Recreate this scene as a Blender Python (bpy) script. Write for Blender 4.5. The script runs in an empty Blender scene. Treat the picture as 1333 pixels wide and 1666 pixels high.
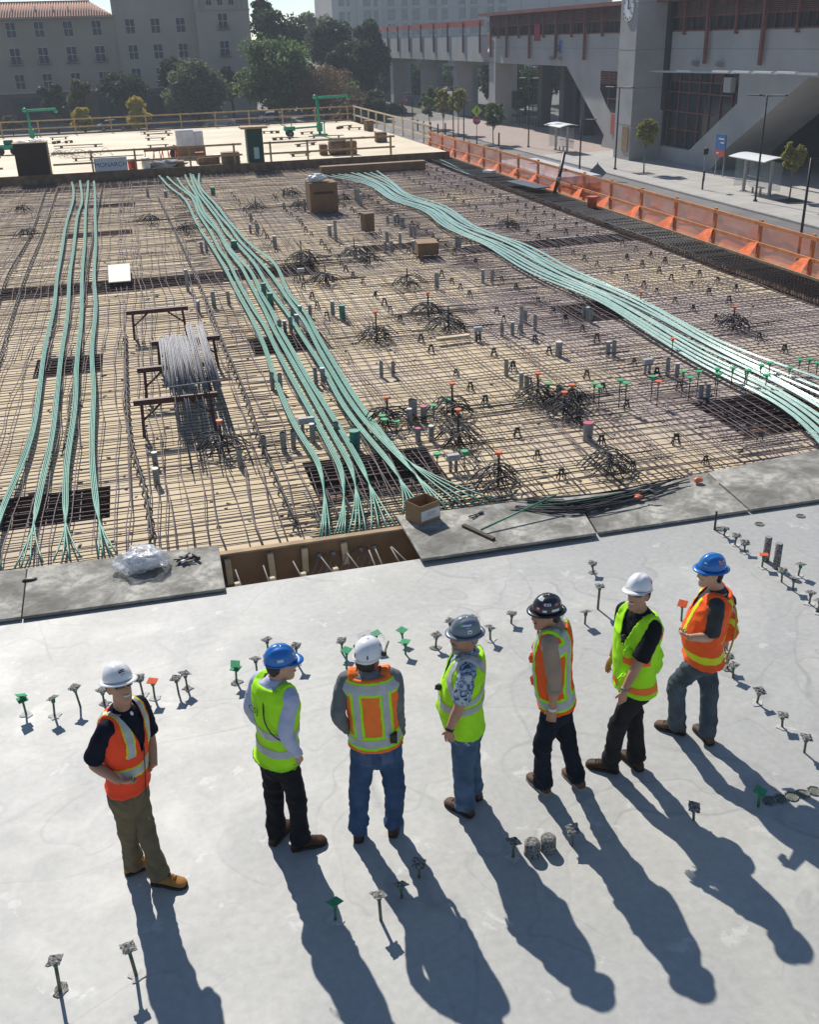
import bpy, bmesh, math, random
import numpy as np
from mathutils import Vector, Matrix, noise
random.seed(7); np.random.seed(7)
SC = bpy.context.scene
COL = SC.collection
# ---------------------------------------------------------------- camera
CAM_H = 5.75
YAW, PITCH, ROLL = math.radians(14.05), math.radians(25.4), math.radians(1.8)
FPX = 1625.0                       # focal length in photograph pixels (1333 wide)
def cam_axes():
    cy, sy, cp, sp = math.cos(YAW), math.sin(YAW), math.cos(PITCH), math.sin(PITCH)
    fwd = Vector((sy*cp, cy*cp, -sp)); right = Vector((cy, -sy, 0)); down = fwd.cross(right)
    c, s = math.cos(ROLL), math.sin(ROLL)
    return c*right + s*down, -s*right + c*down, fwd
AX, AD, AF = cam_axes()
cam_d = bpy.data.cameras.new('camera'); cam = bpy.data.objects.new('camera', cam_d); COL.objects.link(cam)
cam_d.sensor_fit = 'HORIZONTAL'; cam_d.sensor_width = 36.0; cam_d.lens = FPX/1333*36.0
cam_d.clip_start = 0.1; cam_d.clip_end = 5000
cam.matrix_world = Matrix((( AX.x, -AD.x, -AF.x, 0), (AX.y, -AD.y, -AF.y, 0), (AX.z, -AD.z, -AF.z, CAM_H), (0, 0, 0, 1)))
SC.camera = cam
# ---------------------------------------------------------------- sky, sun, exposure
SUN_AZ, SUN_EL = math.radians(-8.0), math.radians(41.0)     # azimuth from +Y towards +X
W = bpy.data.worlds.new('World'); SC.world = W; W.use_nodes = True
nt = W.node_tree; nt.nodes.clear()
sky = nt.nodes.new('ShaderNodeTexSky'); sky.sky_type = 'NISHITA'; sky.sun_disc = False
sky.sun_elevation = SUN_EL; sky.sun_rotation = SUN_AZ
sky.altitude = 1200; sky.air_density = 0.9; sky.dust_density = 0.05; sky.ozone_density = 2.0
bg = nt.nodes.new('ShaderNodeBackground'); bg.inputs['Strength'].default_value = 0.1
wo = nt.nodes.new('ShaderNodeOutputWorld')
nt.links.new(sky.outputs[0], bg.inputs[0]); nt.links.new(bg.outputs[0], wo.inputs[0])
sd = bpy.data.lights.new('sun', 'SUN'); sun = bpy.data.objects.new('sun', sd); COL.objects.link(sun)
sd.energy = 5.0; sd.angle = math.radians(0.55); sd.color = (1.0, 0.955, 0.89)
SUNV = Vector((math.sin(SUN_AZ)*math.cos(SUN_EL), math.cos(SUN_AZ)*math.cos(SUN_EL), math.sin(SUN_EL)))
sun.rotation_euler = SUNV.to_track_quat('Z', 'Y').to_euler()
SC.view_settings.view_transform = 'Standard'; SC.view_settings.look = 'None'
SC.view_settings.gamma = 1.0; SC.view_settings.use_curve_mapping = False
SC.view_settings.exposure = 0.12
SC.render.engine = 'CYCLES'
SC.cycles.max_bounces = 6; SC.cycles.diffuse_bounces = 3; SC.cycles.glossy_bounces = 3
SC.cycles.transparent_max_bounces = 12; SC.cycles.volume_bounces = 1
SC.cycles.use_denoising = True
SC.cycles.caustics_reflective = False; SC.cycles.caustics_refractive = False

# ---------------------------------------------------------------- survey: photograph pixel -> point on a known plane of the place
def _ray(px, py):
    return AX*((px-666.5)/FPX) + AD*((py-833.0)/FPX) + AF
CAMP = Vector((0, 0, CAM_H))
def G(px, py, z=0.0):
    d = _ray(px, py); return CAMP + d*((z-CAM_H)/d.z)
def PY(px, py, Y):
    d = _ray(px, py); return CAMP + d*(Y/d.y)
def PX(px, py, X):
    d = _ray(px, py); return CAMP + d*(X/d.x)
STREET = -5.5      # street level below the slab
DECK = -0.20       # plywood under the rebar
FAR = 0.22         # finished plywood deck beyond
JOINT = 10.42      # pour joint, Y

# ---------------------------------------------------------------- helpers
def tag(o, label=None, cat=None, group=None, kind=None):
    if label: o['label'] = label
    if cat: o['category'] = cat
    if group: o['group'] = group
    if kind: o['kind'] = kind
    return o
def empty(name, loc, rz=0.0, label=None, cat=None, group=None):
    o = bpy.data.objects.new(name, None); COL.objects.link(o)
    o.location = loc; o.rotation_euler = (0, 0, rz); o.empty_display_size = 0.2
    return tag(o, label, cat, group)
def link_mesh(name, me, mat=None, parent=None, loc=None):
    o = bpy.data.objects.new(name, me); COL.objects.link(o)
    if mat is not None and not me.materials: me.materials.append(mat)
    if parent is not None: o.parent = parent
    if loc is not None: o.location = loc
    return o
def np_mesh(name, V, F, smooth=False):
    """V (n,3) array, F (m,k) array of faces with equal size k"""
    V = np.asarray(V, dtype=np.float32); F = np.asarray(F, dtype=np.int32)
    me = bpy.data.meshes.new(name); k = F.shape[1]
    me.vertices.add(len(V)); me.vertices.foreach_set('co', V.ravel())
    me.loops.add(F.size); me.loops.foreach_set('vertex_index', F.ravel())
    me.polygons.add(len(F)); me.polygons.foreach_set('loop_start', np.arange(0, F.size, k, dtype=np.int32))
    if smooth: me.polygons.foreach_set('use_smooth', np.ones(len(F), dtype=bool))
    me.update(calc_edges=True); me.validate(); return me
class MB:
    """collects simple solids; build() links them as ONE mesh object"""
    def __init__(s): s.v = []; s.f = []; s.sm = []
    def _add(s, vs, fs, smooth=False):
        n = len(s.v); s.v += [tuple(p) for p in vs]
        for f in fs: s.f.append(tuple(i+n for i in f)); s.sm.append(smooth)
    def box(s, x0, x1, y0, y1, z0, z1):
        s._add([(x0,y0,z0),(x1,y0,z0),(x1,y1,z0),(x0,y1,z0),(x0,y0,z1),(x1,y0,z1),(x1,y1,z1),(x0,y1,z1)],
               [(3,2,1,0),(4,5,6,7),(0,1,5,4),(1,2,6,5),(2,3,7,6),(3,0,4,7)]); return s
    def cbox(s, c, size, rz=0.0, rx=0.0, ry=0.0):
        M = Matrix.Translation(Vector(c)) @ Matrix.Rotation(rz, 4, 'Z') @ Matrix.Rotation(ry, 4, 'Y') @ Matrix.Rotation(rx, 4, 'X')
        h = [a/2 for a in size]
        vs = [M @ Vector((sx*h[0], sy*h[1], sz*h[2])) for sz in (-1,1) for sx, sy in ((-1,-1),(1,-1),(1,1),(-1,1))]
        s._add(vs, [(3,2,1,0),(4,5,6,7),(0,1,5,4),(1,2,6,5),(2,3,7,6),(3,0,4,7)]); return s
    def bar(s, a, b, w, h=None, up=(0,0,1)):
        """rectangular bar from a to b"""
        a, b = Vector(a), Vector(b); h = h or w
        d = (b-a).normalized(); u = Vector(up)
        if abs(d.dot(u)) > 0.98: u = Vector((0,1,0))
        r = d.cross(u).normalized(); u = r.cross(d)
        vs = []
        for p in (a, b):
            for i, j in ((-1,-1),(1,-1),(1,1),(-1,1)): vs.append(p + r*(i*w/2) + u*(j*h/2))
        s._add(vs, [(0,1,2,3),(7,6,5,4),(0,4,5,1),(1,5,6,2),(2,6,7,3),(3,7,4,0)]); return s
    def tube(s, pts, r, n=6, cap=True, smooth=True, closed=False):
        pts = [Vector(p) for p in pts]; m = len(pts)
        rr = r if hasattr(r, '__len__') else [r]*m
        base = len(s.v); prev = None; vs = []
        for i, p in enumerate(pts):
            if closed: d = pts[(i+1) % m]-pts[i-1]
            else: d = pts[min(i+1, m-1)]-pts[max(i-1, 0)]
            d = d.normalized() if d.length > 1e-9 else Vector((0,0,1))
            if prev is None:
                u = Vector((0,0,1)) if abs(d.z) < 0.9 else Vector((1,0,0))
            else: u = prev
            x = u - d*u.dot(d)
            x = x.normalized() if x.length > 1e-6 else d.orthogonal().normalized()
            prev = x; y = d.cross(x)
            for k in range(n):
                a = 2*math.pi*(k+0.5)/n
                vs.append(p + x*(rr[i]*math.cos(a)) + y*(rr[i]*math.sin(a)))
        fs = []
        for i in range(m if closed else m-1):
            j = (i+1) % m
            for k in range(n):
                k2 = (k+1) % n; fs.append((i*n+k, i*n+k2, j*n+k2, j*n+k))
        s._add(vs, fs, smooth)
        if cap and not closed:
            s.f.append(tuple(base+k for k in reversed(range(n)))); s.sm.append(False)
            s.f.append(tuple(base+(m-1)*n+k for k in range(n))); s.sm.append(False)
        return s
    def cyl(s, c, r, h, n=12, r2=None, smooth=True):
        c = Vector(c); return s.tube([c, c+Vector((0,0,h))], [r, r if r2 is None else r2], n, smooth=smooth)
    def prism(s, poly, z0, z1):
        n = len(poly); vs = [(x,y,z0) for x,y in poly]+[(x,y,z1) for x,y in poly]
        fs = [tuple(reversed(range(n))), tuple(range(n,2*n))]+[(i,(i+1)%n,n+(i+1)%n,n+i) for i in range(n)]
        s._add(vs, fs); return s
    def slab(s, poly3, off):
        """polygon of 3D points extruded by vector off"""
        off = Vector(off); n = len(poly3); vs = [Vector(p) for p in poly3]+[Vector(p)+off for p in poly3]
        fs = [tuple(reversed(range(n))), tuple(range(n,2*n))]+[(i,(i+1)%n,n+(i+1)%n,n+i) for i in range(n)]
        s._add(vs, fs); return s
    def quad(s, *p): s._add(p, [tuple(range(len(p)))]); return s
    def lathe(s, c, prof, n=16, smooth=True):
        c = Vector(c); vs = []; m = len(prof)
        for r, z in prof:
            for k in range(n):
                a = 2*math.pi*k/n; vs.append(c+Vector((r*math.cos(a), r*math.sin(a), z)))
        fs = [(i*n+k, i*n+(k+1)%n, (i+1)*n+(k+1)%n, (i+1)*n+k) for i in range(m-1) for k in range(n)]
        b = len(s.v); s._add(vs, fs, smooth)
        s.f.append(tuple(b+k for k in reversed(range(n)))); s.sm.append(False)
        s.f.append(tuple(b+(m-1)*n+k for k in range(n))); s.sm.append(False); return s
    def mesh(s, name, bevel=0.0, recalc=True):
        me = bpy.data.meshes.new(name); me.from_pydata(s.v, [], s.f); me.update()
        me.polygons.foreach_set('use_smooth', s.sm)
        if recalc or bevel:
            bm = bmesh.new(); bm.from_mesh(me)
            bmesh.ops.recalc_face_normals(bm, faces=bm.faces)
            if bevel: bmesh.ops.bevel(bm, geom=bm.edges[:]+bm.verts[:], offset=bevel, segments=1, affect='EDGES', clamp_overlap=True)
            bm.to_mesh(me); bm.free()
        return me
    def build(s, name, mat=None, parent=None, loc=None, bevel=0.0):
        return link_mesh(name, s.mesh(name, bevel), mat, parent, loc)
def copy_tree(o, parent=None):
    c = o.copy(); COL.objects.link(c)
    if parent is not None: c.parent = parent
    for ch in [q for q in o.children]: copy_tree(ch, c)
    return c
_U = ['first','second','third','fourth','fifth','sixth','seventh','eighth','ninth','tenth','eleventh','twelfth','thirteenth','fourteenth','fifteenth','sixteenth','seventeenth','eighteenth','nineteenth']
ORD = _U+[('twentieth','thirtieth','fortieth','fiftieth')[t-2] if u == 0 else ('twenty','thirty','forty','fifty')[t-2]+' '+_U[u-1] for t in (2,3,4,5) for u in range(10)]
def ordn(i): return 'nearest' if i == 0 else ORD[i]+' nearest'
def catmull(P, n):
    """resample polyline P (list of Vectors) with a Catmull-Rom spline to n points, even in parameter length"""
    P = [Vector(p) for p in P]; L = [0.0]
    for a, b in zip(P, P[1:]): L.append(L[-1]+(b-a).length)
    out = []
    for i in range(n):
        t = L[-1]*i/(n-1); k = 0
        while k < len(P)-2 and L[k+1] < t: k += 1
        u = (t-L[k])/max(1e-9, L[k+1]-L[k])
        p0, p1, p2, p3 = P[max(k-1,0)], P[k], P[k+1], P[min(k+2,len(P)-1)]
        out.append(0.5*((2*p1)+(p2-p0)*u+(2*p0-5*p1+4*p2-p3)*u*u+(3*p1-p0-3*p2+p3)*u**3))
    return out

# ---------------------------------------------------------------- materials
MATS = {}
def mat(name, col, rough=0.7, var=0.0, scale=3.0, bump=0.0, bscale=40.0, metal=0.0, spec=0.5, col2=None, detail=4.0, coat=0.0, sheen=0.0):
    """principled material; var: value variation by noise; col2: second colour mixed by large noise; bump: fine relief"""
    if name in MATS: return MATS[name]
    m = bpy.data.materials.new(name); m.use_nodes = True; t = m.node_tree; N, Lk = t.nodes, t.links
    b = N['Principled BSDF']; b.inputs['Roughness'].default_value = rough; b.inputs['Metallic'].default_value = metal
    b.inputs['Specular IOR Level'].default_value = spec
    if coat: b.inputs['Coat Weight'].default_value = coat; b.inputs['Coat Roughness'].default_value = 0.15
    if sheen: b.inputs['Sheen Weight'].default_value = sheen
    c4 = (*col, 1)
    if var or col2 or bump:
        tc = N.new('ShaderNodeTexCoord')
        if var or col2:
            nz = N.new('ShaderNodeTexNoise'); nz.inputs['Scale'].default_value = scale; nz.inputs['Detail'].default_value = detail
            Lk.new(tc.outputs['Object'], nz.inputs['Vector'])
            mr = N.new('ShaderNodeMapRange'); mr.inputs['From Min'].default_value = 0.3; mr.inputs['From Max'].default_value = 0.7
            Lk.new(nz.outputs['Fac'], mr.inputs['Value'])
            mx = N.new('ShaderNodeMix'); mx.data_type = 'RGBA'
            a = tuple(max(0, x*(1-var)) for x in col); q = col2 if col2 else tuple(min(1, x*(1+var)) for x in col)
            mx.inputs['A'].default_value = (*a, 1); mx.inputs['B'].default_value = (*q, 1)
            Lk.new(mr.outputs[0], mx.inputs['Factor']); Lk.new(mx.outputs['Result'], b.inputs['Base Color'])
        else: b.inputs['Base Color'].default_value = c4
        if bump:
            n2 = N.new('ShaderNodeTexNoise'); n2.inputs['Scale'].default_value = bscale; n2.inputs['Detail'].default_value = 5
            Lk.new(tc.outputs['Object'], n2.inputs['Vector'])
            bp = N.new('ShaderNodeBump'); bp.inputs['Strength'].default_value = bump; bp.inputs['Distance'].default_value = 0.02
            Lk.new(n2.outputs['Fac'], bp.inputs['Height']); Lk.new(bp.outputs[0], b.inputs['Normal'])
    else: b.inputs['Base Color'].default_value = c4
    MATS[name] = m; return m
class NT:
    """short-hand for building a node material"""
    def __init__(s, name):
        s.m = bpy.data.materials.new(name); s.m.use_nodes = True; s.t = s.m.node_tree; s.b = s.t.nodes['Principled BSDF']; MATS[name] = s.m
        s.tc = s.t.nodes.new('ShaderNodeTexCoord')
    def n(s, kind, **kw):
        q = s.t.nodes.new('ShaderNode'+kind)
        for k, v in kw.items(): setattr(q, k, v)
        return q
    def l(s, a, b): s.t.links.new(a, b)
    def noise(s, scale, detail=4.0, rough=0.55, dist=0.0, vec=None, sc3=None):
        q = s.n('TexNoise'); q.inputs['Scale'].default_value = scale; q.inputs['Detail'].default_value = detail
        q.inputs['Roughness'].default_value = rough; q.inputs['Distortion'].default_value = dist
        v = vec if vec is not None else s.tc.outputs['Object']
        if sc3:
            mp = s.n('Mapping'); mp.inputs['Scale'].default_value = sc3; s.l(v, mp.inputs['Vector']); v = mp.outputs[0]
        s.l(v, q.inputs['Vector']); return q.outputs['Fac']
    def ramp(s, fac, *stops):
        q = s.n('ValToRGB'); e = q.color_ramp.elements
        while len(e) < len(stops): e.new(0.5)
        for el, (p, c) in zip(e, stops): el.position = p; el.color = (*c, 1) if len(c) == 3 else c
        s.l(fac, q.inputs[0]); return q.outputs[0]
    def mix(s, fac, a, b, blend='MIX'):
        q = s.n('Mix'); q.data_type = 'RGBA'; q.blend_type = blend
        for sock, v in (('Factor', fac), ('A', a), ('B', b)):
            if isinstance(v, (int, float)): q.inputs[sock].default_value = v
            elif isinstance(v, tuple): q.inputs[sock].default_value = (*v, 1)
            else: s.l(v, q.inputs[sock])
        return q.outputs['Result']
    def math(s, op, a, b=None, c=None):
        q = s.n('Math', operation=op)
        for i, v in enumerate((a, b, c)):
            if v is None: continue
            if isinstance(v, (int, float)): q.inputs[i].default_value = v
            else: s.l(v, q.inputs[i])
        return q.outputs[0]
    def bump(s, h, strength=0.3, dist=0.02, normal=None):
        q = s.n('Bump'); q.inputs['Strength'].default_value = strength; q.inputs['Distance'].default_value = dist
        s.l(h, q.inputs['Height'])
        if normal is not None: s.l(normal, q.inputs['Normal'])
        return q.outputs[0]
# ================================================================ surfaces
def concrete_slab_mat():
    q = NT('cured_concrete')
    big = q.noise(0.35, 5, 0.55, 1.2); mid = q.noise(1.3, 6, 0.6, 0.8); fine = q.noise(14, 6, 0.6)
    c = q.ramp(big, (0.30, (0.375, 0.362, 0.318)), (0.5, (0.455, 0.442, 0.392)), (0.68, (0.55, 0.536, 0.476)))
    c = q.mix(q.ramp(mid, (0.40, (0, 0, 0)), (0.62, (0.8, 0.8, 0.8))), c, (0.37, 0.362, 0.328))
    # drying tide marks: soft-edged pale and dark pools with a thin darker rim
    edge = q.noise(0.30, 2.5, 0.45, 0.7); edge2 = q.noise(0.75, 2, 0.4, 0.5)
    for e_, lv, w, amt in ((edge, 0.47, 0.0070, 1.0), (edge2, 0.55, 0.0080, 0.85), (edge2, 0.43, 0.0065, 0.75)):
        d = q.math('ABSOLUTE', q.math('SUBTRACT', e_, lv))
        ln = q.n('MapRange'); ln.inputs['From Min'].default_value = 0.0; ln.inputs['From Max'].default_value = w; ln.inputs['To Min'].default_value = 1.0; ln.inputs['To Max'].default_value = 0.0
        q.l(d, ln.inputs['Value'])
        brk = q.ramp(q.noise(0.8, 4), (0.42, (0, 0, 0)), (0.54, (1, 1, 1)))
        c = q.mix(q.math('MULTIPLY', q.math('MULTIPLY', ln.outputs[0], brk), amt), c, (0.27, 0.265, 0.25))
        st = q.ramp(e_, (lv-0.004, (0, 0, 0)), (lv+0.006, (1, 1, 1)))
        c = q.mix(q.math('MULTIPLY', st, 0.30), c, (0.345,0.345,0.328))
    # trowel arcs
    vo = q.n('TexVoronoi', feature='F1'); vo.inputs['Scale'].default_value = 0.33; q.l(q.tc.outputs['Object'], vo.inputs['Vector'])
    ring = q.n('Math', operation='SINE'); q.l(q.math('MULTIPLY', vo.outputs['Distance'], 30.0), ring.inputs[0])
    sw = q.math('MULTIPLY', q.ramp(ring.outputs[0], (0.80, (0, 0, 0)), (0.97, (1, 1, 1))), q.ramp(q.noise(0.6, 3), (0.46, (0, 0, 0)), (0.62, (1, 1, 1))))
    c = q.mix(q.math('MULTIPLY', sw, 0.38), c, (0.34, 0.34, 0.33))
    c = q.mix(0.14, c, q.ramp(fine, (0.3, (0.30, 0.30, 0.29)), (0.7, (0.85, 0.85, 0.82))))
    # pale laitance splashes
    sp = q.ramp(q.noise(2.2, 7, 0.65, 0.4), (0.62, (0, 0, 0)), (0.66, (1, 1, 1)))
    c = q.mix(q.math('MULTIPLY', sp, 0.5), c, (0.62, 0.61, 0.58))
    # small dirt specks
    dk = q.ramp(q.noise(23, 2, 0.5), (0.74, (0, 0, 0)), (0.77, (1, 1, 1)))
    c = q.mix(q.math('MULTIPLY', dk, 0.35), c, (0.25, 0.24, 0.22))
    q.l(c, q.b.inputs['Base Color'])
    q.l(q.ramp(mid, (0.3, (0.54,)*3), (0.7, (0.62,)*3)), q.b.inputs['Roughness'])
    q.b.inputs['Specular IOR Level'].default_value = 0.5
    h = q.math('ADD', q.math('MULTIPLY', q.noise(7.0, 3), 0.10), q.math('MULTIPLY', fine, 0.12))
    q.l(q.bump(h, 0.16, 0.02), q.b.inputs['Normal']); return q.m
def ply_deck_mat():
    q = NT('dusty_plywood')
    br = q.n('TexBrick'); br.offset = 0.5; br.inputs['Scale'].default_value = 1.0
    br.inputs['Brick Width'].default_value = 2.44; br.inputs['Row Height'].default_value = 1.22
    br.inputs['Mortar Size'].default_value = 0.008; br.inputs['Mortar Smooth'].default_value = 0.1
    br.inputs['Color1'].default_value = (0.68, 0.545, 0.35, 1); br.inputs['Color2'].default_value = (0.75, 0.62, 0.42, 1); br.inputs['Mortar'].default_value = (0.22, 0.17, 0.11, 1)
    q.l(q.tc.outputs['Object'], br.inputs['Vector'])
    grain = q.noise(2.0, 5, 0.6, 0.3, sc3=(0.6, 9, 1))
    c = q.mix(0.25, br.outputs['Color'], q.ramp(grain, (0.3, (0.36, 0.25, 0.13)), (0.7, (0.78, 0.66, 0.46))))
    # cement dust and rust bloom, patchy
    sx = q.n('SeparateXYZ'); q.l(q.tc.outputs['Object'], sx.inputs[0])
    bx = q.n('MapRange'); bx.inputs['From Min'].default_value = 3.0; bx.inputs['From Max'].default_value = 11.0; bx.inputs['To Min'].default_value = -0.10; bx.inputs['To Max'].default_value = 0.07; q.l(sx.outputs['X'], bx.inputs['Value'])
    dust = q.ramp(q.math('ADD', q.noise(0.15, 5, 0.6, 0.6), bx.outputs[0]), (0.43, (0, 0, 0)), (0.62, (1, 1, 1)))
    c = q.mix(q.math('MULTIPLY', dust, 0.8), c, (0.43, 0.36, 0.345))
    st = q.ramp(q.noise(1.4, 6, 0.65), (0.56, (0, 0, 0)), (0.7, (1, 1, 1)))
    c = q.mix(q.math('MULTIPLY', st, 0.4), c, (0.34, 0.25, 0.17))
    q.l(c, q.b.inputs['Base Color']); q.b.inputs['Roughness'].default_value = 0.8; q.b.inputs['Specular IOR Level'].default_value = 0.2
    return q.m
M_SLAB = concrete_slab_mat(); M_PLY = ply_deck_mat()
M_FARPLY = mat('clean_plywood', (0.72, 0.60, 0.41), 0.75, 0.12, 0.35, col2=(0.80, 0.70, 0.52), spec=0.25)
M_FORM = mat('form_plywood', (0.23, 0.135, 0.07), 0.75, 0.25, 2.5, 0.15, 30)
M_TIMBER = mat('timber', (0.40, 0.27, 0.15), 0.8, 0.25, 5.0, 0.2, 60)
M_TIMBER_DK = mat('weathered_timber', (0.20, 0.13, 0.08), 0.85, 0.3, 4.0, 0.2, 60)
M_TIMBER_LT = mat('pale_timber', (0.62, 0.50, 0.33), 0.8, 0.18, 5.0, 0.2, 60)
M_CONC = mat('old_concrete', (0.30, 0.30, 0.29), 0.9, 0.12, 0.7, 0.2, 25)
def board_mat():
    q = NT('cement_smeared_plywood')
    a = q.noise(1.6, 7, 0.66, 0.5); b = q.noise(6, 6, 0.65)
    c = q.ramp(a, (0.40, (0.15, 0.142, 0.118)), (0.50, (0.31, 0.295, 0.255)), (0.60, (0.50, 0.475, 0.41)))
    c = q.mix(q.ramp(b, (0.45, (0, 0, 0)), (0.60, (0.75, 0.75, 0.75))), c, (0.20, 0.195, 0.175))
    q.l(c, q.b.inputs['Base Color']); q.b.inputs['Roughness'].default_value = 0.9
    q.l(q.bump(b, 0.6, 0.02), q.b.inputs['Normal']); return q.m
M_BOARD = board_mat()
M_ASPHALT = mat('sunbleached_asphalt', (0.17, 0.16, 0.155), 0.9, 0.14, 0.25, 0.3, 40, col2=(0.22, 0.205, 0.195))
M_PAVE = mat('sidewalk_concrete', (0.44, 0.42, 0.385), 0.9, 0.10, 0.5, 0.2, 25)
M_EARTH = mat('dry_ground', (0.15, 0.14, 0.115), 1.0, 0.3, 0.03, col2=(0.19, 0.17, 0.13))
def brick_pave_mat():
    q = NT('plaza_brick'); br = q.n('TexBrick'); br.inputs['Scale'].default_value = 1.0
    br.inputs['Brick Width'].default_value = 0.6; br.inputs['Row Height'].default_value = 0.3; br.inputs['Mortar Size'].default_value = 0.012
    br.inputs['Color1'].default_value = (0.36, 0.27, 0.235, 1); br.inputs['Color2'].default_value = (0.41, 0.32, 0.28, 1); br.inputs['Mortar'].default_value = (0.28, 0.24, 0.21, 1)
    q.l(q.tc.outputs['Object'], br.inputs['Vector'])
    q.l(q.mix(0.25, br.outputs['Color'], q.ramp(q.noise(0.4, 4), (0.3, (0.30, 0.23, 0.20)), (0.7, (0.48, 0.40, 0.36)))), q.b.inputs['Base Color'])
    q.b.inputs['Roughness'].default_value = 0.9; return q.m
M_BRICKPAVE = brick_pave_mat()

# ================================================================ ground, streets
def sheet(name, x0, x1, y0, y1, z, m):
    return tag(MB().quad((x0,y0,z),(x1,y0,z),(x1,y1,z),(x0,y1,z)).build(name, m), kind='structure')
sheet('ground', -2500, 2500, -400, 4000, STREET-0.02, M_EARTH)
sheet('road', 17.6, 39.6, -60, 149.9, STREET-0.006, M_ASPHALT)
sheet('cross_street', -90, 95, 150, 168, STREET-0.006, M_ASPHALT)
tag(MB().box(39.6, 39.9, -60, 118, STREET-0.02, STREET+0.13).build('kerb', mat('kerb_concrete', (0.36, 0.35, 0.33), 0.9, 0.15, 2)), kind='structure')
tag(MB().box(39.9, 62, -60, 99.9, STREET-0.02, STREET+0.125).build('pavement', M_PAVE), kind='structure')
tag(MB().box(39.9, 75, 99.9, 150, STREET-0.02, STREET+0.121).build('plaza_pavement', M_BRICKPAVE), kind='structure')
tag(MB().box(-90, 39.5, 168, 300, STREET-0.02, STREET+0.12).build('far_pavement', mat('shaded_pavement', (0.17,0.16,0.145), 0.9, 0.15, 0.3)), kind='structure')  # tree shade is put into this darker pavement colour
sheet('parking_lot', 50, 110, 150.5, 290, STREET+0.0, mat('car_park_asphalt', (0.13, 0.127, 0.12), 0.9, 0.15, 0.1))
# pavement scoring near the bus stops
pv = MB()
for k in range(24): pv.box(39.9, 46.5, 58+k*1.8, 58+k*1.8+0.03, STREET+0.12, STREET+0.1275)
for x in (41.7, 43.5, 45.2): pv.box(x, x+0.03, 56, 99, STREET+0.12, STREET+0.1272)
tag(pv.build('pavement_joint', mat('joint_grey', (0.26, 0.25, 0.23), 0.95)), kind='structure')
ln = MB()
for k in range(14): ln.quad((33.6,40+k*9,STREET-0.002),(33.72,40+k*9,STREET-0.002),(33.72,43+k*9,STREET-0.002),(33.6,43+k*9,STREET-0.002))
tag(ln.build('lane_marking', mat('road_paint', (0.62, 0.60, 0.55), 0.8)), kind='structure')

# ================================================================ the building under construction
tag(MB().box(-30, 16.9, -14, 78.9, STREET-0.01, -0.95).build('parking_structure', M_CONC),
    'grey concrete storeys of the unfinished building below the deck', 'building')
slab = MB(); slab.box(-16, 17.2, -9, JOINT, -0.6, 0.0)
tag(slab.build('concrete_slab', M_SLAB), kind='structure')
BULK = 11.22
HOLES = [(-14, 4.7, 28.0, 29.5), (9.4, 14.9, 29.1, 30.1), (-3.3, -1.0, 13.3, 14.45), (-2.55, -1.2, 20.5, 21.9), (1.9, 3.9, 12.75, 14.4),
         (1.9, 3.55, 20.55, 21.95), (9.2, 11.0, 20.6, 22.2), (8.9, 10.9, 13.1, 14.9), (14.9, 16.1, BULK, 53.2), (-2.6, -0.2, 44.2, 45.2), (-2.6, -0.4, 37.2, 38.2),
         (6.6, 8.6, 30.6, 31.6), (-13, 2.0, 50.6, 51.8)]
xs = sorted({-14.0, 16.1, *[h[0] for h in HOLES], *[h[1] for h in HOLES]}); ys = sorted({BULK+0.02, 53.2, *[h[2] for h in HOLES if h[2] > BULK+0.1], *[h[3] for h in HOLES]})
dk = MB()
for x0, x1 in zip(xs, xs[1:]):
    for y0, y1 in zip(ys, ys[1:]):
        cx, cy = (x0+x1)/2, (y0+y1)/2
        if any(a < cx < b and c < cy < d for a, b, c, d in HOLES): continue
        dk.quad((x0,y0,DECK),(x1,y0,DECK),(x1,y1,DECK),(x0,y1,DECK))
deck = tag(dk.build('formwork_deck', M_PLY), kind='structure')
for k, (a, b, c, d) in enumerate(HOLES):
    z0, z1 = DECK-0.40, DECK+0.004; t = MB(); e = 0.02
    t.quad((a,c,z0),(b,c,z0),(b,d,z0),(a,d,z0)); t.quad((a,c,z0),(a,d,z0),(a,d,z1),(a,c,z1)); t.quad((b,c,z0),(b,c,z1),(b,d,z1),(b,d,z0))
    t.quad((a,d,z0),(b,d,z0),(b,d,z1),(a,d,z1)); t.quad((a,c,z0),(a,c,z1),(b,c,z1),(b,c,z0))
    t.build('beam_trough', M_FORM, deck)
# pour-joint bulkhead and the open pit in front of it
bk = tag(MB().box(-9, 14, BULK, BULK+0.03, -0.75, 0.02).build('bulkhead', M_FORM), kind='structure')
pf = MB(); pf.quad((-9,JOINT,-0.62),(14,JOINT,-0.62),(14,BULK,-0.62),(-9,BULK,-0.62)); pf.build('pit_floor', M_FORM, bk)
MB().box(-9, 14, BULK-0.02, BULK+0.07, 0.021, 0.045).build('cap_strip', M_TIMBER, bk)
M_WOODBLK = M_TIMBER_LT
for px, h in ((372, .34), (446, .40), (505, .33), (577, .30)):
    p = G(px, 918); MB().cbox((p.x, BULK-0.05, -0.02-h/2), (0.075, 0.05, h), rz=0.1, ry=random.uniform(-.06, .06)).build('stud', M_WOODBLK, bk)
for px in (377, 436, 489, 545):
    p = G(px, 940); MB().cbox((p.x+0.05, JOINT+0.07, -0.1), (0.06, 0.05, 0.22), rz=0.2).build('stud', M_WOODBLK, bk)
M_ROD = mat('galvanised_rod', (0.26, 0.25, 0.235), 0.7, 0.2, 9, metal=0.2)
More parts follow.
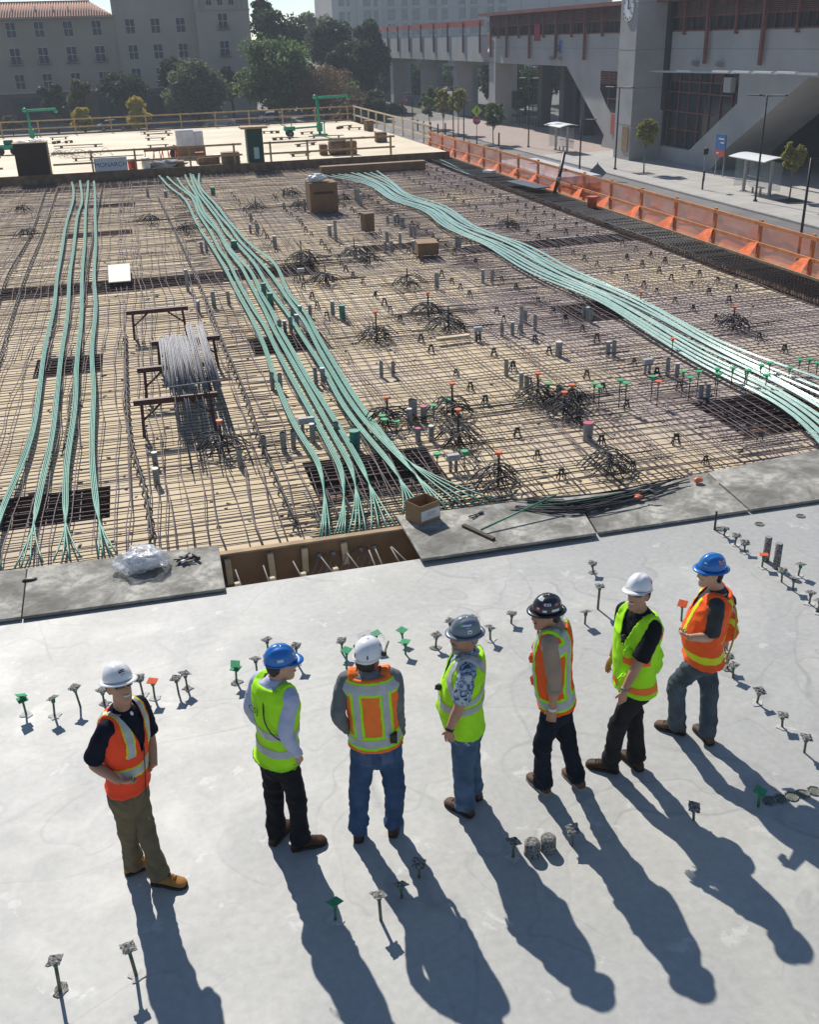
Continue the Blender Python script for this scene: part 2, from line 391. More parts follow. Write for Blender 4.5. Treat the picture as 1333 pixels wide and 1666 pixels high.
for px, py, dx in ((385, 935, -.06), (430, 925, -.05), (480, 922, -.10), (522, 905, -.16), (565, 900, -.16), (602, 898, -.05), (613, 897, -.06), (632, 880, -.22), (640, 898, -.1)):
    p = G(px, py); MB().tube([(p.x, JOINT+0.42, 0.0), (p.x-dx*1.4, JOINT+0.02, -0.30)], 0.009, 6).build('dowel', M_ROD, bk)
for k in range(9):
    x = 1.35+k*0.09; pts = [(x+0.25, BULK-0.01, -0.16), (x+0.15, BULK-0.25, -0.22), (x-0.05, BULK-0.45, -0.33), (x-0.35, BULK-0.62, -0.47)]
    MB().tube(catmull(pts, 8), 0.007, 5).build('strand', M_ROD, bk)
    if k % 2 == 0: MB().tube([(x+0.25, BULK-0.05, -0.16), (x+0.25, BULK-0.002, -0.16)], 0.03, 8).build('pocket', mat('grey_plastic', (0.25, 0.26, 0.27), 0.5), bk)

# walkway boards over the joint
def board(px, z, label, th=0.035):
    P = [G(x, y, z) for x, y in px]; c = sum(P, Vector())/len(P)
    o = MB().slab([p-c for p in P], (0, 0, -th)).build('walkway_board', M_BOARD, bevel=0.006); o.location = c
    return tag(o, label, 'board', 'cement smeared boards along the pour joint')
board([(-90,1020),(34,1003.5),(43,924),(-90,938)], 0.05, 'grey cement smeared board at the far left of the pour joint')
board([(36,1003.5),(367,957),(355,886),(45,923.5)], 0.052, 'grey cement smeared board under the clear plastic bag')
board([(645,839),(687,909.5),(971,867),(950,832),(905,805),(820,818),(716,831)], 0.075, 'grey cement smeared board carrying the open carton and broom')
board([(974,866.5),(1219,829.5),(1149,768.5),(1000,800),(908,806),(953,833)], 0.05, 'grey cement smeared board beneath the end of the cable pile')
board([(1221.5,829),(1420,800),(1420,713),(1152,768)], 0.052, 'grey cement smeared board at the far right of the pour joint')
dark = MB().box(8.6, 14, JOINT, BULK, -0.05, -0.02); 
# finished plywood deck beyond, with its front fascia board
FY = 53.2
fd = tag(MB().box(-14, 16.1, FY, 78.9, DECK-0.3, FAR).build('far_plywood_deck', M_FARPLY), kind='structure')
MB().box(-14, 16.1, FY-0.05, FY-0.003, DECK-0.02, FAR+0.06).build('fascia_board', M_TIMBER_DK, fd)
MB().box(-14, 16.4, 78.9, 78.96, DECK-0.4, FAR+0.10).build('edge_board', M_TIMBER_DK, fd)
# edge form and outer ledge along the street side
ef = tag(MB().box(16.14, 16.18, -9, 78.9, -0.95, 0.0).build('edge_form', M_TIMBER), kind='structure')
MB().box(16.18, 17.3, BULK, 78.9, -0.34, -0.30).build('ledge', M_TIMBER, ef)
# ================================================================ reinforcement
M_REBAR = mat('rebar_steel', (0.125, 0.088, 0.092), 0.65, 0.4, 6.0, metal=0.3)
M_REBAR_DK = mat('dark_rebar', (0.035, 0.032, 0.035), 0.6, 0.4, 8.0, metal=0.3)
M_BLACKP = mat('black_plastic', (0.012, 0.012, 0.014), 0.5)
R1 = random.Random(11)
def bar_mesh(L, seed, amp=0.05, r=0.0085):
    rr = random.Random(seed); n = max(6, int(L*1.1)); ph = [rr.uniform(0, 6.28) for _ in range(4)]
    pts = []
    for i in range(n+1):
        t = i/n; x = (t-0.5)*L
        y = amp*(0.5*math.sin(2.1*t*6.28*L/14+ph[0])+0.35*math.sin(4.7*t*6.28*L/14+ph[1]))
        z = 0.008*math.sin(5*t*6.28+ph[2])
        pts.append((x, y, z))
    return MB().tube(pts, r, 5).mesh('rebar', recalc=False)
mat_root = empty('rebar_mat', (0, BULK+0.3, DECK), 0, 'brown steel rebar mat tied across the plywood formwork deck', 'rebar')
LEN = {'L': 15.6, 'M': 8.0, 'R': 6.5, 'Y': 11.5}
BARM = {k: [bar_mesh(L, i*7+len(k)+ord(k), 0.03 if k != 'Y' else 0.07) for i in range(4)] for k, L in LEN.items()}
for v in BARM.values():
    for m_ in v: m_.materials.append(M_REBAR)
bars = []
def lay(zone, xc, y0, y1, step, z):
    y = y0
    while y < y1:
        bars.append((zone, Vector((xc+R1.uniform(-.3, .3), y+R1.uniform(-.025, .025), z+R1.uniform(-.006, .006))), R1.gauss(0, 0.004)))
        y += step*R1.choice((1, 1, 1, 1.0, 0.55, 1.45))
lay('L', -5.9, BULK+0.12, 52.8, 0.170, DECK+0.075)
lay('M', 5.4, BULK+0.15, 52.8, 0.185, DECK+0.075)
lay('R', 11.75, BULK+0.15, 52.8, 0.155, DECK+0.085)
def laylong(x, z, ya, yb):
    y = ya
    while y < yb:
        L = LEN['Y']; yc = min(y+L/2, yb-L/2+1.0)
        bars.append(('Y', Vector((x+R1.uniform(-.05, .05), yc, z)), math.pi/2+R1.gauss(0, 0.006))); y += L-1.1
x = -13.0
while x < 14.7:
    laylong(x, DECK+0.097, BULK+0.05+R1.uniform(0, .6), 52.9)
    x += R1.choice((0.26, 0.20, 0.32, 0.08)) if x < 1.5 else R1.choice((0.22, 0.18, 0.26, 0.08)) if x < 9 else R1.choice((0.17, 0.20, 0.15))
def bar_key(b):
    p = b[1]; return (Vector((min(max(2.5, p.x-4), p.x+4), p.y, 0))-CAMP).length if b[0] != 'Y' else (Vector((p.x, p.y-LEN['Y']/2, 0))-CAMP).length
bars.sort(key=bar_key)
restV, restF, nv = [], [], 0
for i, (zn, p, rz) in enumerate(bars):
    me = BARM[zn][i % 4]
    if i < 298:
        o = bpy.data.objects.new('rebar', me); COL.objects.link(o); o.parent = mat_root
        o.location = p-mat_root.location; o.rotation_euler = (0, 0, rz)
    else:
        co = np.empty(len(me.vertices)*3, np.float32); me.vertices.foreach_get('co', co); co = co.reshape(-1, 3)
        c, s = math.cos(rz), math.sin(rz); q = p-mat_root.location
        restV.append(np.c_[co[:,0]*c-co[:,1]*s+q.x, co[:,0]*s+co[:,1]*c+q.y, co[:,2]+q.z])
        f = np.array([pl.vertices[:] for pl in me.polygons if len(pl.vertices) == 4], np.int32); restF.append(f+nv); nv += len(co)
o = link_mesh('rebar', np_mesh('rebar', np.vstack(restV), np.vstack(restF), True), M_REBAR, mat_root); o['kind'] = 'stuff'

# ---- tendon bundles: traced from the survey on the slab plane
def tendon_mat(name, base, rough):
    q = NT(name); c = q.ramp(q.noise(9, 4), (0.3, tuple(x*0.8 for x in base)), (0.7, tuple(min(1, x*1.15) for x in base)))
    q.l(c, q.b.inputs['Base Color']); q.b.inputs['Roughness'].default_value = rough; q.b.inputs['Specular IOR Level'].default_value = 0.6; return q.m
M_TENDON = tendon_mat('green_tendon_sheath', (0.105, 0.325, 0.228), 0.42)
M_TENDON_GLARE = tendon_mat('glare_green_tendon_sheath', (0.36, 0.56, 0.47), 0.24)  # sun glare is put into this paler base colour
def zA(pts, ox, oy, s): return [(ox+x/s, oy+y/s) for x, y in pts]
def bundle(px, label, ends=None, n=4, z0=0.0, m=M_TENDON, pitch=0.021, group=None, wob=0.0, r=0.0105, cuts=90, smooth=7):
    path = [G(x, y, z0) for x, y in px]; path = catmull(path, cuts)
    for _ in range(smooth): path = [path[0]]+[path[i-1]*0.25+path[i]*0.5+path[i+1]*0.25 for i in range(1, len(path)-1)]+[path[-1]]
    c0 = path[len(path)//2].copy(); c0.z = DECK
    root = empty('tendon_bundle', c0, 0, label, 'tendons', group)
    rr = random.Random(int(px[0][0]*31+px[0][1]*7))
    # sideways vector
    side = []
    for i in range(len(path)):
        d = path[min(i+1, len(path)-1)]-path[max(i-1, 0)]; s = Vector((d.y, -d.x, 0)); side.append(s.normalized() if s.length > 0 else Vector((1,0,0)))
    ph = rr.uniform(0, 6)
    for k in range(n):
        off = (k-(n-1)/2)*pitch; pts = []
        for i, p in enumerate(path):
            q = p+side[i]*(off*(1+0.06*math.sin(i*0.21+k))); q.z = z0-0.035+0.03*math.sin(p.y*0.55+ph)+0.004*math.sin(i*.4+k*2)
            pts.append(q)
        if ends:
            e = ends[min(k, len(ends)-1)]; E_ = G(e[0], e[1], -0.06); last = pts[-1]
            d0 = (pts[-1]-pts[-3]).normalized()*min(1.0, (E_-last).length*0.45)
            ctrl = last+d0
            for u in (0.12, 0.25, 0.4, 0.55, 0.7, 0.85, 1.0):
                q = last*(1-u)**2+ctrl*(2*u*(1-u))+E_*u*u; pts.append(q)
        MB().tube([q-c0 for q in pts], r, 5).build('tendon', m, root)
    return root
S1 = 2.962
LEFTB = [
 zA([(345,100),(355,180),(320,290),(300,420),(272,560),(265,660),(250,760),(215,900),(192,1050)],0,260,S1)+zA([(185,220),(155,420),(95,590),(30,740)],0,560,S1),
 zA([(385,100),(395,190),(375,260),(352,420),(335,560),(330,660),(318,780),(295,900),(280,1050)],0,260,S1)+zA([(275,230),(250,470),(205,620),(182,735)],0,560,S1),
 zA([(425,100),(418,180),(410,290),(405,420),(395,560),(392,660),(388,790),(375,900),(365,1050)],0,260,S1)+zA([(367,260),(338,450),(308,600),(312,730)],0,560,S1),
 zA([(452,100),(458,190),(458,290),(460,420),(452,560),(460,680),(452,790),(440,900),(448,1050)],0,260,S1)+zA([(455,180),(440,430),(440,580),(455,700)],0,560,S1)]
LEFTE = [[(-22,932),(-12,931),(-4,929),(3,927)], [(23,926),(34,924),(49,918),(70,915)], [(87,913),(102,911),(113,910),(132,907)], [(160,905),(168,904),(181,903),(190,901)]]
for k, (p, e) in enumerate(zip(LEFTB, LEFTE)):
    bundle(p, f"flat green tendon bundle, {['leftmost','second from left','third from left','rightmost'][k]} of the four on the left", e, 4, group='left green tendon bundles', pitch=0.0235, r=0.0122)
A_ = (240,270,4.76); B_ = (380,520,4.76)
MIDB = [
 zA([(90,75),(165,150),(240,205),(300,270),(360,390),(420,500),(480,590),(540,690),(610,800),(700,970),(800,1150)],*A_)+zA([(165,30),(250,220),(285,350),(350,520),(400,650),(450,770),(530,890),(610,1000)],*B_),
 zA([(150,80),(190,120),(320,210),(360,270),(390,360),(440,430),(500,520),(560,650),(630,740),(680,850),(760,990),(850,1140)],*A_)+zA([(230,0),(330,220),(440,430),(560,640),(680,840),(750,960),(795,1050)],*B_),
 zA([(230,90),(280,160),(370,240),(400,330),(470,420),(540,490),(590,590),(640,680),(720,760),(770,850),(850,990),(930,1140)],*A_)+zA([(275,0),(380,190),(500,400),(610,580),(700,740),(790,890),(870,1030)],*B_),
 zA([(290,60),(330,150),(400,260),(440,350),(510,430),(560,520),(620,620),(700,700),(790,780),(840,870),(870,970),(930,1060),(990,1170)],*A_)+zA([(340,60),(430,180),(540,380),(670,570),(770,730),(860,870),(920,980),(965,1070)],*B_),
 zA([(330,60),(370,170),(430,260),(500,350),(560,420),(600,500),(670,570),(740,650),(820,740),(880,830),(940,930),(1030,1050),(1110,1150)],*A_)+zA([(460,0),(560,170),(690,360),(770,510),(850,670),(960,800),(1080,920),(1160,1020)],*B_),
 zA([(350,60),(370,120),(420,210),(490,290),(560,390),(640,470),(700,560),(790,640),(880,740),(960,840),(1030,940),(1110,1060),(1190,1150)],*A_)+zA([(560,0),(640,170),(760,380),(850,540),(940,690),(1040,820),(1150,930),(1240,1010)],*B_),
 zA([(400,60),(400,140),(460,220),(540,310),(620,410),(700,490),(780,590),(880,670),(990,750),(1040,850),(1075,950),(1150,1040),(1240,1120)],*A_)+zA([(600,20),(700,200),(820,400),(920,570),(1040,720),(1130,850),(1215,940)],*B_)]
MIDE = [[(519,880),(524,879),(530,878),(538,877)], [(543,876),(549,876),(555,875),(561,874)], [(566,873),(576,872),(586,871),(597,869)], [(604,868),(618,866),(632,864),(646,860)],
        [(656,838),(668,837),(680,836),(692,834)], [(708,833),(718,831),(728,829),(738,828)], [(756,825),(775,823),(795,821),(818,818)]]
for k, (p, e) in enumerate(zip(MIDB, MIDE)):
    bundle(p, f"flat green tendon bundle, {['leftmost','second from left','third from left','fourth from left','fifth from left','sixth from left','rightmost'][k]} of the middle seven", e, 4, group='middle green tendon bundles', pitch=0.0245, r=0.0128)
LO = zA([(0,150),(180,190),(320,225),(430,300),(540,350),(650,370),(750,430),(850,530),(1000,590),(1150,640)],530,250,4.443)+zA([(150,340),(280,420),(420,490),(560,550),(700,600),(860,670),(1000,760),(1150,860)],800,350,4.76)+zA([(200,340),(350,430),(550,540),(750,630),(950,720),(1100,810),(1250,920),(1350,1060),(1440,1200),(1530,1340)],1040,480,4.55)
HI = zA([(370,125),(420,160),(500,210),(570,270),(680,320),(770,340),(870,380),(960,440),(1050,500),(1170,550)],530,250,4.443)+zA([(200,190),(330,250),(450,320),(600,410),(760,480),(900,535),(1050,590),(1200,660)],800,350,4.76)+zA([(200,110),(400,220),(600,330),(800,420),(1000,500),(1200,570),(1340,612),(1560,690),(1760,770)],1040,480,4.55)
loW = catmull([G(x, y) for x, y in LO], 60); hiW = catmull([G(x, y) for x, y in HI], 60)
def backpx(p):
    d = p-CAMP; return (666.5+FPX*d.dot(AX)/d.dot(AF), 833+FPX*d.dot(AD)/d.dot(AF))
for k in range(9):
    u = k/8; pts = [backpx(a*(1-u)+b*u) for a, b in zip(loW, hiW)]
    bundle(pts[::3]+[pts[-1]], f"green tendon bundle paled by painted glare, {(ORD[k] if k else 'first')} of the right ribbon from its lower edge", None, 4, m=M_TENDON_GLARE, pitch=0.0225, r=0.0118, group='right green tendon bundles', z0=0.02)
for k in range(2):
    bundle([(690+k*6,250),(718+k*9,264),(742+k*9,276),(765+k*9,284)], f"thin green tendon pair paled by painted glare near the orange fence, {'lower' if k == 0 else 'upper'} one", None, 2, m=M_TENDON_GLARE, group='short tendons by the fence', cuts=20)
midW = [catmull([G(x, y) for x, y in p], 40) for p in (MIDB[0], MIDB[6])]
def x_at(path, Y):
    b = min(path, key=lambda p: abs(p.y-Y)); return b.x
def zone(p):
    a, b = x_at(midW[0], p.y), x_at(midW[1], p.y); r0 = x_at(loW, p.y)
    if p.x < a-0.12: return 'left of the middle green tendons'
    if p.x <= b+0.12: return 'among the middle green tendons'
    if p.x < r0: return 'between the middle and right tendon ribbons'
    return 'beyond the right tendon ribbon'

# ---- hooped bar clusters over the columns, with their marker posts
ARC = []
for i in range(5):
    rr = random.Random(i); L = rr.uniform(0.24, 0.40); hh = rr.uniform(0.15, 0.25)
    pts = [(-L, 0, 0.0), (-L*0.82, 0.01, 0.05), (-L*0.5, 0, hh*0.8), (-L*0.2, 0, hh), (L*0.2, 0.01, hh), (L*0.5, 0, hh*0.8), (L*0.82, 0, 0.05), (L, 0, 0.0)]
    m_ = MB().tube(catmull(pts, 14), 0.010, 5).mesh('hooped_bar', recalc=False); m_.materials.append(M_REBAR_DK); ARC.append(m_)
M_ORANGECAP = mat('orange_cap', (0.75, 0.16, 0.06), 0.5)
M_GREENCAP = mat('green_cap', (0.05, 0.42, 0.16), 0.45)
FLATB = MB().tube([(-0.95,0,0),(0.95,0.01,0)], 0.009, 5).mesh('flat_bar', recalc=False); FLATB.materials.append(M_REBAR_DK)
CAGES = [(363,738,686,1),(613,556,508,1),(663,470,437,0),(697,517,477,1),(730,541,500,0),(491,426,392,0),(505,434,406,0),(530,464,430,0),(577,420,388,0),(598,432,402,0),(417,344,320,0),
         (826,373,350,0),(486,341,322,0),(476,321,303,0),(874,656,609,1),(917,680,640,1),(930,662,628,1),(990,768,0,0),(631,694,648,1),(736,678,625,1),(746,726,668,1),(811,792,738,1),(1192,537,500,1),
         (39,347,332,0),(246,364,345,0),(46,387,372,0),(304,380,360,0),(560,330,312,0)]
cg = [(G(x, y, DECK), y, t, cap) for x, y, t, cap in CAGES]
byz = {}
for p, y, t, cap in sorted(cg, key=lambda q: q[0].y): byz.setdefault(zone(p), []).append((p, y, t, cap))
for zn, lst in byz.items():
    for i, (p, y, t, cap) in enumerate(lst):
        root = empty('rebar_cluster', p, 0, f"dark hooped rebar hump {zn}, {ordn(i)}", 'rebar', 'hooped rebar clusters over columns')
        rr = random.Random(i*13+len(zn)); big = 1.0
        for k in range(18):
            a = (0 if k < 13 else math.pi/2)+rr.gauss(0, 0.13); o = bpy.data.objects.new('hooped_bar', ARC[rr.randrange(5)]); COL.objects.link(o); o.parent = root
            o.location = (rr.gauss(0, .09), (k/12-.5)*.52+rr.gauss(0, .03) if k < 13 else rr.gauss(0, .1), 0.09+rr.uniform(0, .05)-abs(k/12-.5)*.10*(k < 13)); o.rotation_euler = (rr.gauss(0, .12), 0, a); sc = rr.uniform(0.8, 1.15); o.scale = (sc, 1, sc*0.85)
        for k in range(6):
            o = bpy.data.objects.new('flat_bar', FLATB); COL.objects.link(o); o.parent = root
            o.location = (rr.gauss(0, .2), rr.gauss(0, .25), 0.12); o.rotation_euler = (0, 0, rr.choice((0.0, math.pi/2))+rr.gauss(0, .05))
        if t:
            d = (Vector((p.x, p.y, 0))-CAMP).length; hgt = 0.0
            h = 0.2
            while backpx(p+Vector((0,0,h)))[1] > t and h < 1.6: h += 0.01
            MB().tube([(0,0,0),(0.004,0,h)], 0.017, 6).build('post', M_BLACKP, root)
            if cap:
                c = MB(); c.cyl((0,0,h), 0.055, 0.022, 8); c.cyl((0,0,h-0.06), 0.026, 0.06, 8); c.build('post_cap', M_ORANGECAP, root)
        elif zn: pass
# ---- small black bar chairs standing in rows
ch = MB()
for s in (-1, 1):
    ch.tube([(s*0.055, -0.045, 0), (s*0.02, 0, 0.14)], 0.011, 5); ch.tube([(s*0.055, 0.045, 0), (s*0.02, 0, 0.14)], 0.011, 5)
ch.cbox((0, 0, 0.145), (0.075, 0.03, 0.035)); ch.cbox((0, 0, 0.07), (0.08, 0.02, 0.015))
CHM = ch.mesh('bar_chair'); CHM.materials.append(M_BLACKP)
rows = [(5.45, 12.6, 44, 0.86), (7.73, 12.4, 42, 0.88), (9.02, 13.0, 46, 0.86), (12.15, 17, 50, 0.9), (13.25, 21, 50, 0.9), (14.1, 22, 52, 0.92), (10.6, 15.5, 19.5, 0.95), (3.9, 23, 46, 1.1), (6.6, 12.5, 22, 1.05)]
cnt = 0; krow = {}; RN = sorted(range(len(rows)), key=lambda i: rows[i][0])
for X, ya, yb, st in rows:
    y = ya
    while y < yb and cnt < 296:
        if R1.random() > 0.12:
            nrow = rows.index((X, ya, yb, st)); krow[nrow] = krow.get(nrow, -1)+1
            o = bpy.data.objects.new('bar_chair', CHM); COL.objects.link(o); o.location = (X+R1.gauss(0, .03), y+R1.gauss(0, .05), DECK+0.004); o.rotation_euler = (0, 0, R1.gauss(0, .25)); s = R1.uniform(.85, 1.15); o.scale = (s, s, s)
            tag(o, f"small black bar chair, {ordn(krow[nrow])} to the slab in the {ORD[RN.index(nrow)]} row from left", 'bar chair', 'black bar chairs in rows under the rebar'); cnt += 1
        y += st
# ---- zig-zag bolsters under the left mat
def bolster(pts, label):
    W_ = catmull([Vector((x, y, DECK+0.13)) for x, y in pts], 60); c = W_[0].copy(); c.z = DECK
    root = empty('bar_bolster', c, 0, label, 'bolster', 'zigzag bolsters under the left rebar')
    MB().tube([p-c for p in W_], 0.012, 5).build('top_wire', M_REBAR_DK, root)
    legs = MB(); 
    W2 = catmull(W_, int((W_[-1]-W_[0]).length/0.20)*2)
    zz = []
    for i, p in enumerate(W2): q = p-c; zz.append((q.x+(0.05 if i % 4 < 2 else -0.05)*(1-(i % 2)), q.y, 0.135 if i % 2 else 0.006))
    legs.tube(zz, 0.011, 4).build('zigzag_legs', M_REBAR_DK, root)
bolster([(-4.1, 50), (-3.85, 38), (-3.95, 30), (-3.5, 20)], 'dark zigzag bolster chain farthest left on the deck')
bolster([(-3.6, 51), (-3.45, 38), (-3.45, 30), (-3.3, 22), (-3.1, 16)], 'dark zigzag bolster chain just left of the four left tendons')
bolster([(0.8, 46), (1.15, 33), (1.29, 26), (1.33, 21.7), (1.4, 18), (1.38, 15.2), (1.45, 12)], 'dark zigzag bolster chain running right of the pipe rack')
bolster([(-0.72, 23), (-0.7, 16.8), (-0.5, 14), (-0.43, 12.2)], 'dark zigzag bolster chain in line with the pipe rack legs')
bolster([(-1.6, 50), (-1.7, 38), (-1.75, 30), (-1.7, 23), (-1.72, 16)], 'dark zigzag bolster chain between the left green tendons')
# ---- beam cages in the troughs
M_STIR = mat('rusty_black_steel', (0.05, 0.042, 0.042), 0.6, 0.4, 8.0, metal=0.3)
def cage(name, a, b, w, h, step, label, grp='beam cages', nlong=5, m=None):
    M_STIR = m or MATS['rusty_black_steel']
    a, b = Vector(a), Vector(b); L = (b-a).length; d = (b-a).normalized(); s = Vector((d.y, -d.x, 0))
    root = empty(name, a, 0, label, 'rebar cage', grp)
    st = MB(); ring = [s*(-w/2), s*(w/2), s*(w/2)+Vector((0,0,h)), s*(-w/2)+Vector((0,0,h))]
    sm = MB().tube(ring, 0.010, 5, closed=True).mesh('stirrup', recalc=False); sm.materials.append(M_STIR)
    n = int(L/step)
    for i in range(n):
        o = bpy.data.objects.new('stirrup', sm); COL.objects.link(o); o.parent = root; o.location = d*(i*step)+Vector((0,0,R1.uniform(-.02, .02))); o.rotation_euler = (0, 0, R1.gauss(0, .03))
    for k in range(nlong):
        u = -w/2+w*k/(nlong-1)
        for z in (0.0, h): MB().tube([s*u+Vector((0,0,z)), d*L+s*u+Vector((0,0,z))], 0.014, 5).build('long_bar', M_STIR, root)
cage('beam_cage', (15.5, BULK+0.4, DECK-0.36), (15.5, 52.8, DECK-0.36), 1.0, 0.53, 0.145, 'black rebar beam cage running along the street side edge', nlong=11, m=mat('black_cage_steel', (0.018, 0.017, 0.019), 0.45, 0.4, 8.0, metal=0.4))
cage('beam_cage', (-12, 28.75, DECK-0.36), (4.5, 28.75, DECK-0.36), 0.9, 0.32, 0.4, 'dark rebar cage sunk in the long cross trough on the left', nlong=4)
cage('beam_cage', (9.5, 29.6, DECK-0.36), (14.8, 29.6, DECK-0.36), 0.8, 0.42, 0.18, 'dark rebar cage in the short cross trough on the right', nlong=7)
for (x0, x1, y0, y1), lab in (((-3.25,-1.05,13.85,13.85), 'dense dark rebar in the opening under the left tendon fans'), ((1.95,3.85,13.6,13.6), 'dense dark rebar in the opening under the middle tendon fans'), ((8.95,10.85,14.0,14.0), 'dense dark rebar in the opening at the right tendon end'),
                              ((-2.5,-1.25,21.2,21.2), 'dark rebar in the opening beneath the left tendon bundles'), ((1.95,3.5,21.25,21.25), 'dark rebar in the opening beside the pipe sleeves'), ((9.25,10.95,21.4,21.4), 'dark rebar in the opening under the right tendon ribbon')):
    cage('beam_cage', (x0, y0, DECK-0.34), (x1, y1, DECK-0.34), 1.05, 0.34, 0.23, lab, nlong=5)
# ---- front fringe of tightly tied bars where the fans reach the joint
fr = empty('lap_bars', (2.6, 11.9, DECK), 0, 'dark tied lap bars under the middle tendon fan by the joint', 'rebar')
for k in range(16):
    MB().tube([(-0.9+R1.gauss(0,.1), -0.55+k*0.085, 0.10), (1.6+R1.gauss(0,.2), -0.6+k*0.085, 0.11)], 0.009, 5).build('bar', M_REBAR_DK, fr)
for k in range(10):
    x_ = -0.8+k*0.24; MB().tube([(x_, -0.62, 0.12), (x_+R1.gauss(0,.05), 1.1, 0.12)], 0.009, 5).build('bar', M_REBAR_DK, fr)
# ================================================================ things standing in the rebar
M_PIPE = mat('grey_pipe', (0.27, 0.275, 0.265), 0.55, 0.18, 7.0, spec=0.4)
M_PIPE_TOP = mat('white_pipe_cap', (0.72, 0.72, 0.70), 0.5)
M_PINK = mat('pink_pipe_cap', (0.62, 0.10, 0.18), 0.5)
M_TEAL = mat('teal_pipe', (0.05, 0.20, 0.155), 0.5, 0.2, 7.0)
M_BOXG = mat('grey_junction_box', (0.42, 0.43, 0.42), 0.5, 0.12, 5)
M_BORESHADE = mat('pipe_inner_shade', (0.02, 0.02, 0.02), 0.9)
def h_from(p, y):
    h = 0.04
    while backpx(p+Vector((0,0,h)))[1] > y and h < 2.2: h += 0.005
    return h
# base x, base y, top y, radius, kind
SL = [(254,760,736,.045,'g'),(256,790,762,.05,'g'),(431,737,710,.045,'g'),(392,761,728,.042,'g'),(444,634,607,.042,'g'),(457,637,608,.042,'g'),(515,628,600,.038,'g'),(526,628,599,.045,'g'),(621,614,589,.038,'g'),(640,612,589,.04,'g'),
 (463,736,704,.048,'g'),(478,730,702,.042,'g'),(509,719,690,.045,'g'),(548,709,687,.045,'g'),(578,733,701,.085,'t'),(672,686,651,.075,'g'),(667,696,665,.045,'g'),(690,688,661,.055,'p'),(681,722,697,.045,'p'),(702,717,693,.045,'g'),
 (738,767,739,.05,'b'),(824,612,586,.042,'g'),(848,632,606,.042,'g'),(857,639,614,.048,'g'),(909,580,556,.07,'g'),(989,580,556,.045,'g'),(999,580,555,.045,'g'),(1053,610,584,.05,'b'),(1086,612,583,.042,'g'),(1101,616,591,.042,'g'),(1140,654,628,.042,'g'),(1151,653,628,.042,'g'),
 (956,717,688,.08,'p'),(910,646,628,.06,'g'),(817,548,526,.042,'g'),(834,546,524,.042,'g'),(848,545,500,.042,'g'),(855,526,506,.045,'g'),(871,538,514,.042,'g'),(950,521,498,.042,'g'),(956,523,500,.042,'g'),(962,527,504,.042,'g'),
 (409,362,348,.05,'g'),(408,380,365,.045,'g'),(419,382,365,.06,'g'),(448,404,384,.065,'g'),(491,457,437,.05,'b'),(542,515,490,.05,'g'),(558,522,497,.07,'t'),(430,484,461,.065,'t'),(441,499,477,.075,'t'),(477,524,504,.045,'g'),(489,517,498,.045,'g'),(505,517,498,.042,'g'),
 (456,544,522,.05,'g'),(465,544,522,.04,'g'),(474,541,517,.045,'g'),(484,534,512,.05,'g'),(537,386,367,.065,'g'),(547,393,360,.055,'g'),(630,394,379,.06,'g'),(627,412,395,.05,'g'),(638,412,394,.05,'g'),(652,409,379,.045,'g'),(669,385,370,.06,'g'),(675,387,372,.06,'g'),(673,411,392,.05,'g'),
 (655,373,360,.08,'g'),(631,366,352,.05,'g'),(643,366,350,.05,'g'),(649,366,352,.05,'g'),(584,335,308,.055,'g'),(580,331,311,.055,'g'),(588,338,316,.05,'g'),(462,321,308,.06,'g'),(496,345,326,.05,'g'),(743,407,387,.055,'g'),(748,408,388,.055,'g'),(786,461,439,.045,'g'),(801,461,441,.045,'g'),(711,471,446,.06,'g'),
 (778,555,532,.05,'b'),(349,501,476,.055,'g'),(373,497,476,.045,'g'),(324,511,490,.04,'g'),(306,474,439,.045,'g'),(329,412,395,.05,'g'),(337,412,393,.045,'g'),(241,321,307,.06,'g'),(270,321,311,.07,'g'),(382,408,392,.1,'t'),(347,318,305,.10,'t')]
sl = [(G(x, y, DECK), t, r, k) for x, y, t, r, k in SL]; byz = {}
for q in sorted(sl, key=lambda q: q[0].y): byz.setdefault((zone(q[0]), q[3]), []).append(q)
KN = {'g': 'grey pipe sleeve', 't': 'thick teal pipe sleeve', 'p': 'pink capped grey pipe sleeve', 'b': 'boxed conduit stub'}
ZS = {'left of the middle green tendons': 'left of the middle tendons', 'among the middle green tendons': 'among the middle tendons', 'between the middle and right tendon ribbons': 'between middle and right tendons', 'beyond the right tendon ribbon': 'beyond the right tendons'}
for (zn, k), lst in byz.items():
    for i, (p, t, r, _) in enumerate(lst):
        h = h_from(p, t); w = f", {ordn(i)} to the slab" if len(lst) > 1 else ''
        root = empty('pipe_sleeve' if k != 'b' else 'junction_box', p, 0, f"{KN[k]} {ZS[zn]}{w}", 'pipe' if k != 'b' else 'junction box', 'pipe sleeves rising from the deck')
        m_ = M_TEAL if k == 't' else M_PIPE
        if k == 'b':
            for s in (-1, 1): MB().cyl((s*0.045, 0, 0), 0.026, h-0.08, 8).build('conduit', m_, root)
            MB().cbox((0, 0, h-0.05), (0.19, 0.11, 0.09)).build('box', M_BOXG, root, bevel=0.006)
            continue
        c = MB(); n = 12
        c.tube([(0,0,0), (R1.uniform(-.01,.01), R1.uniform(-.01,.01), h)], r, n, cap=False); c.tube([(0,0,h-0.004),(0,0,h)], r*1.02, n, cap=False)
        c.build('pipe', m_, root)
        if k == 'p' or (k == 'g' and i % 3 == 0) or k == 't': MB().cyl((0, 0, h-0.012), r*1.03, 0.014, n).build('cap', M_PINK if k == 'p' else (M_PIPE_TOP if k == 'g' else M_TENDON), root)
        else: MB().cyl((0, 0, h-0.03), r*0.9, 0.01, n).build('bore_shade', M_BORESHADE, root)  # disc coloured dark to stand in for shade down the open pipe
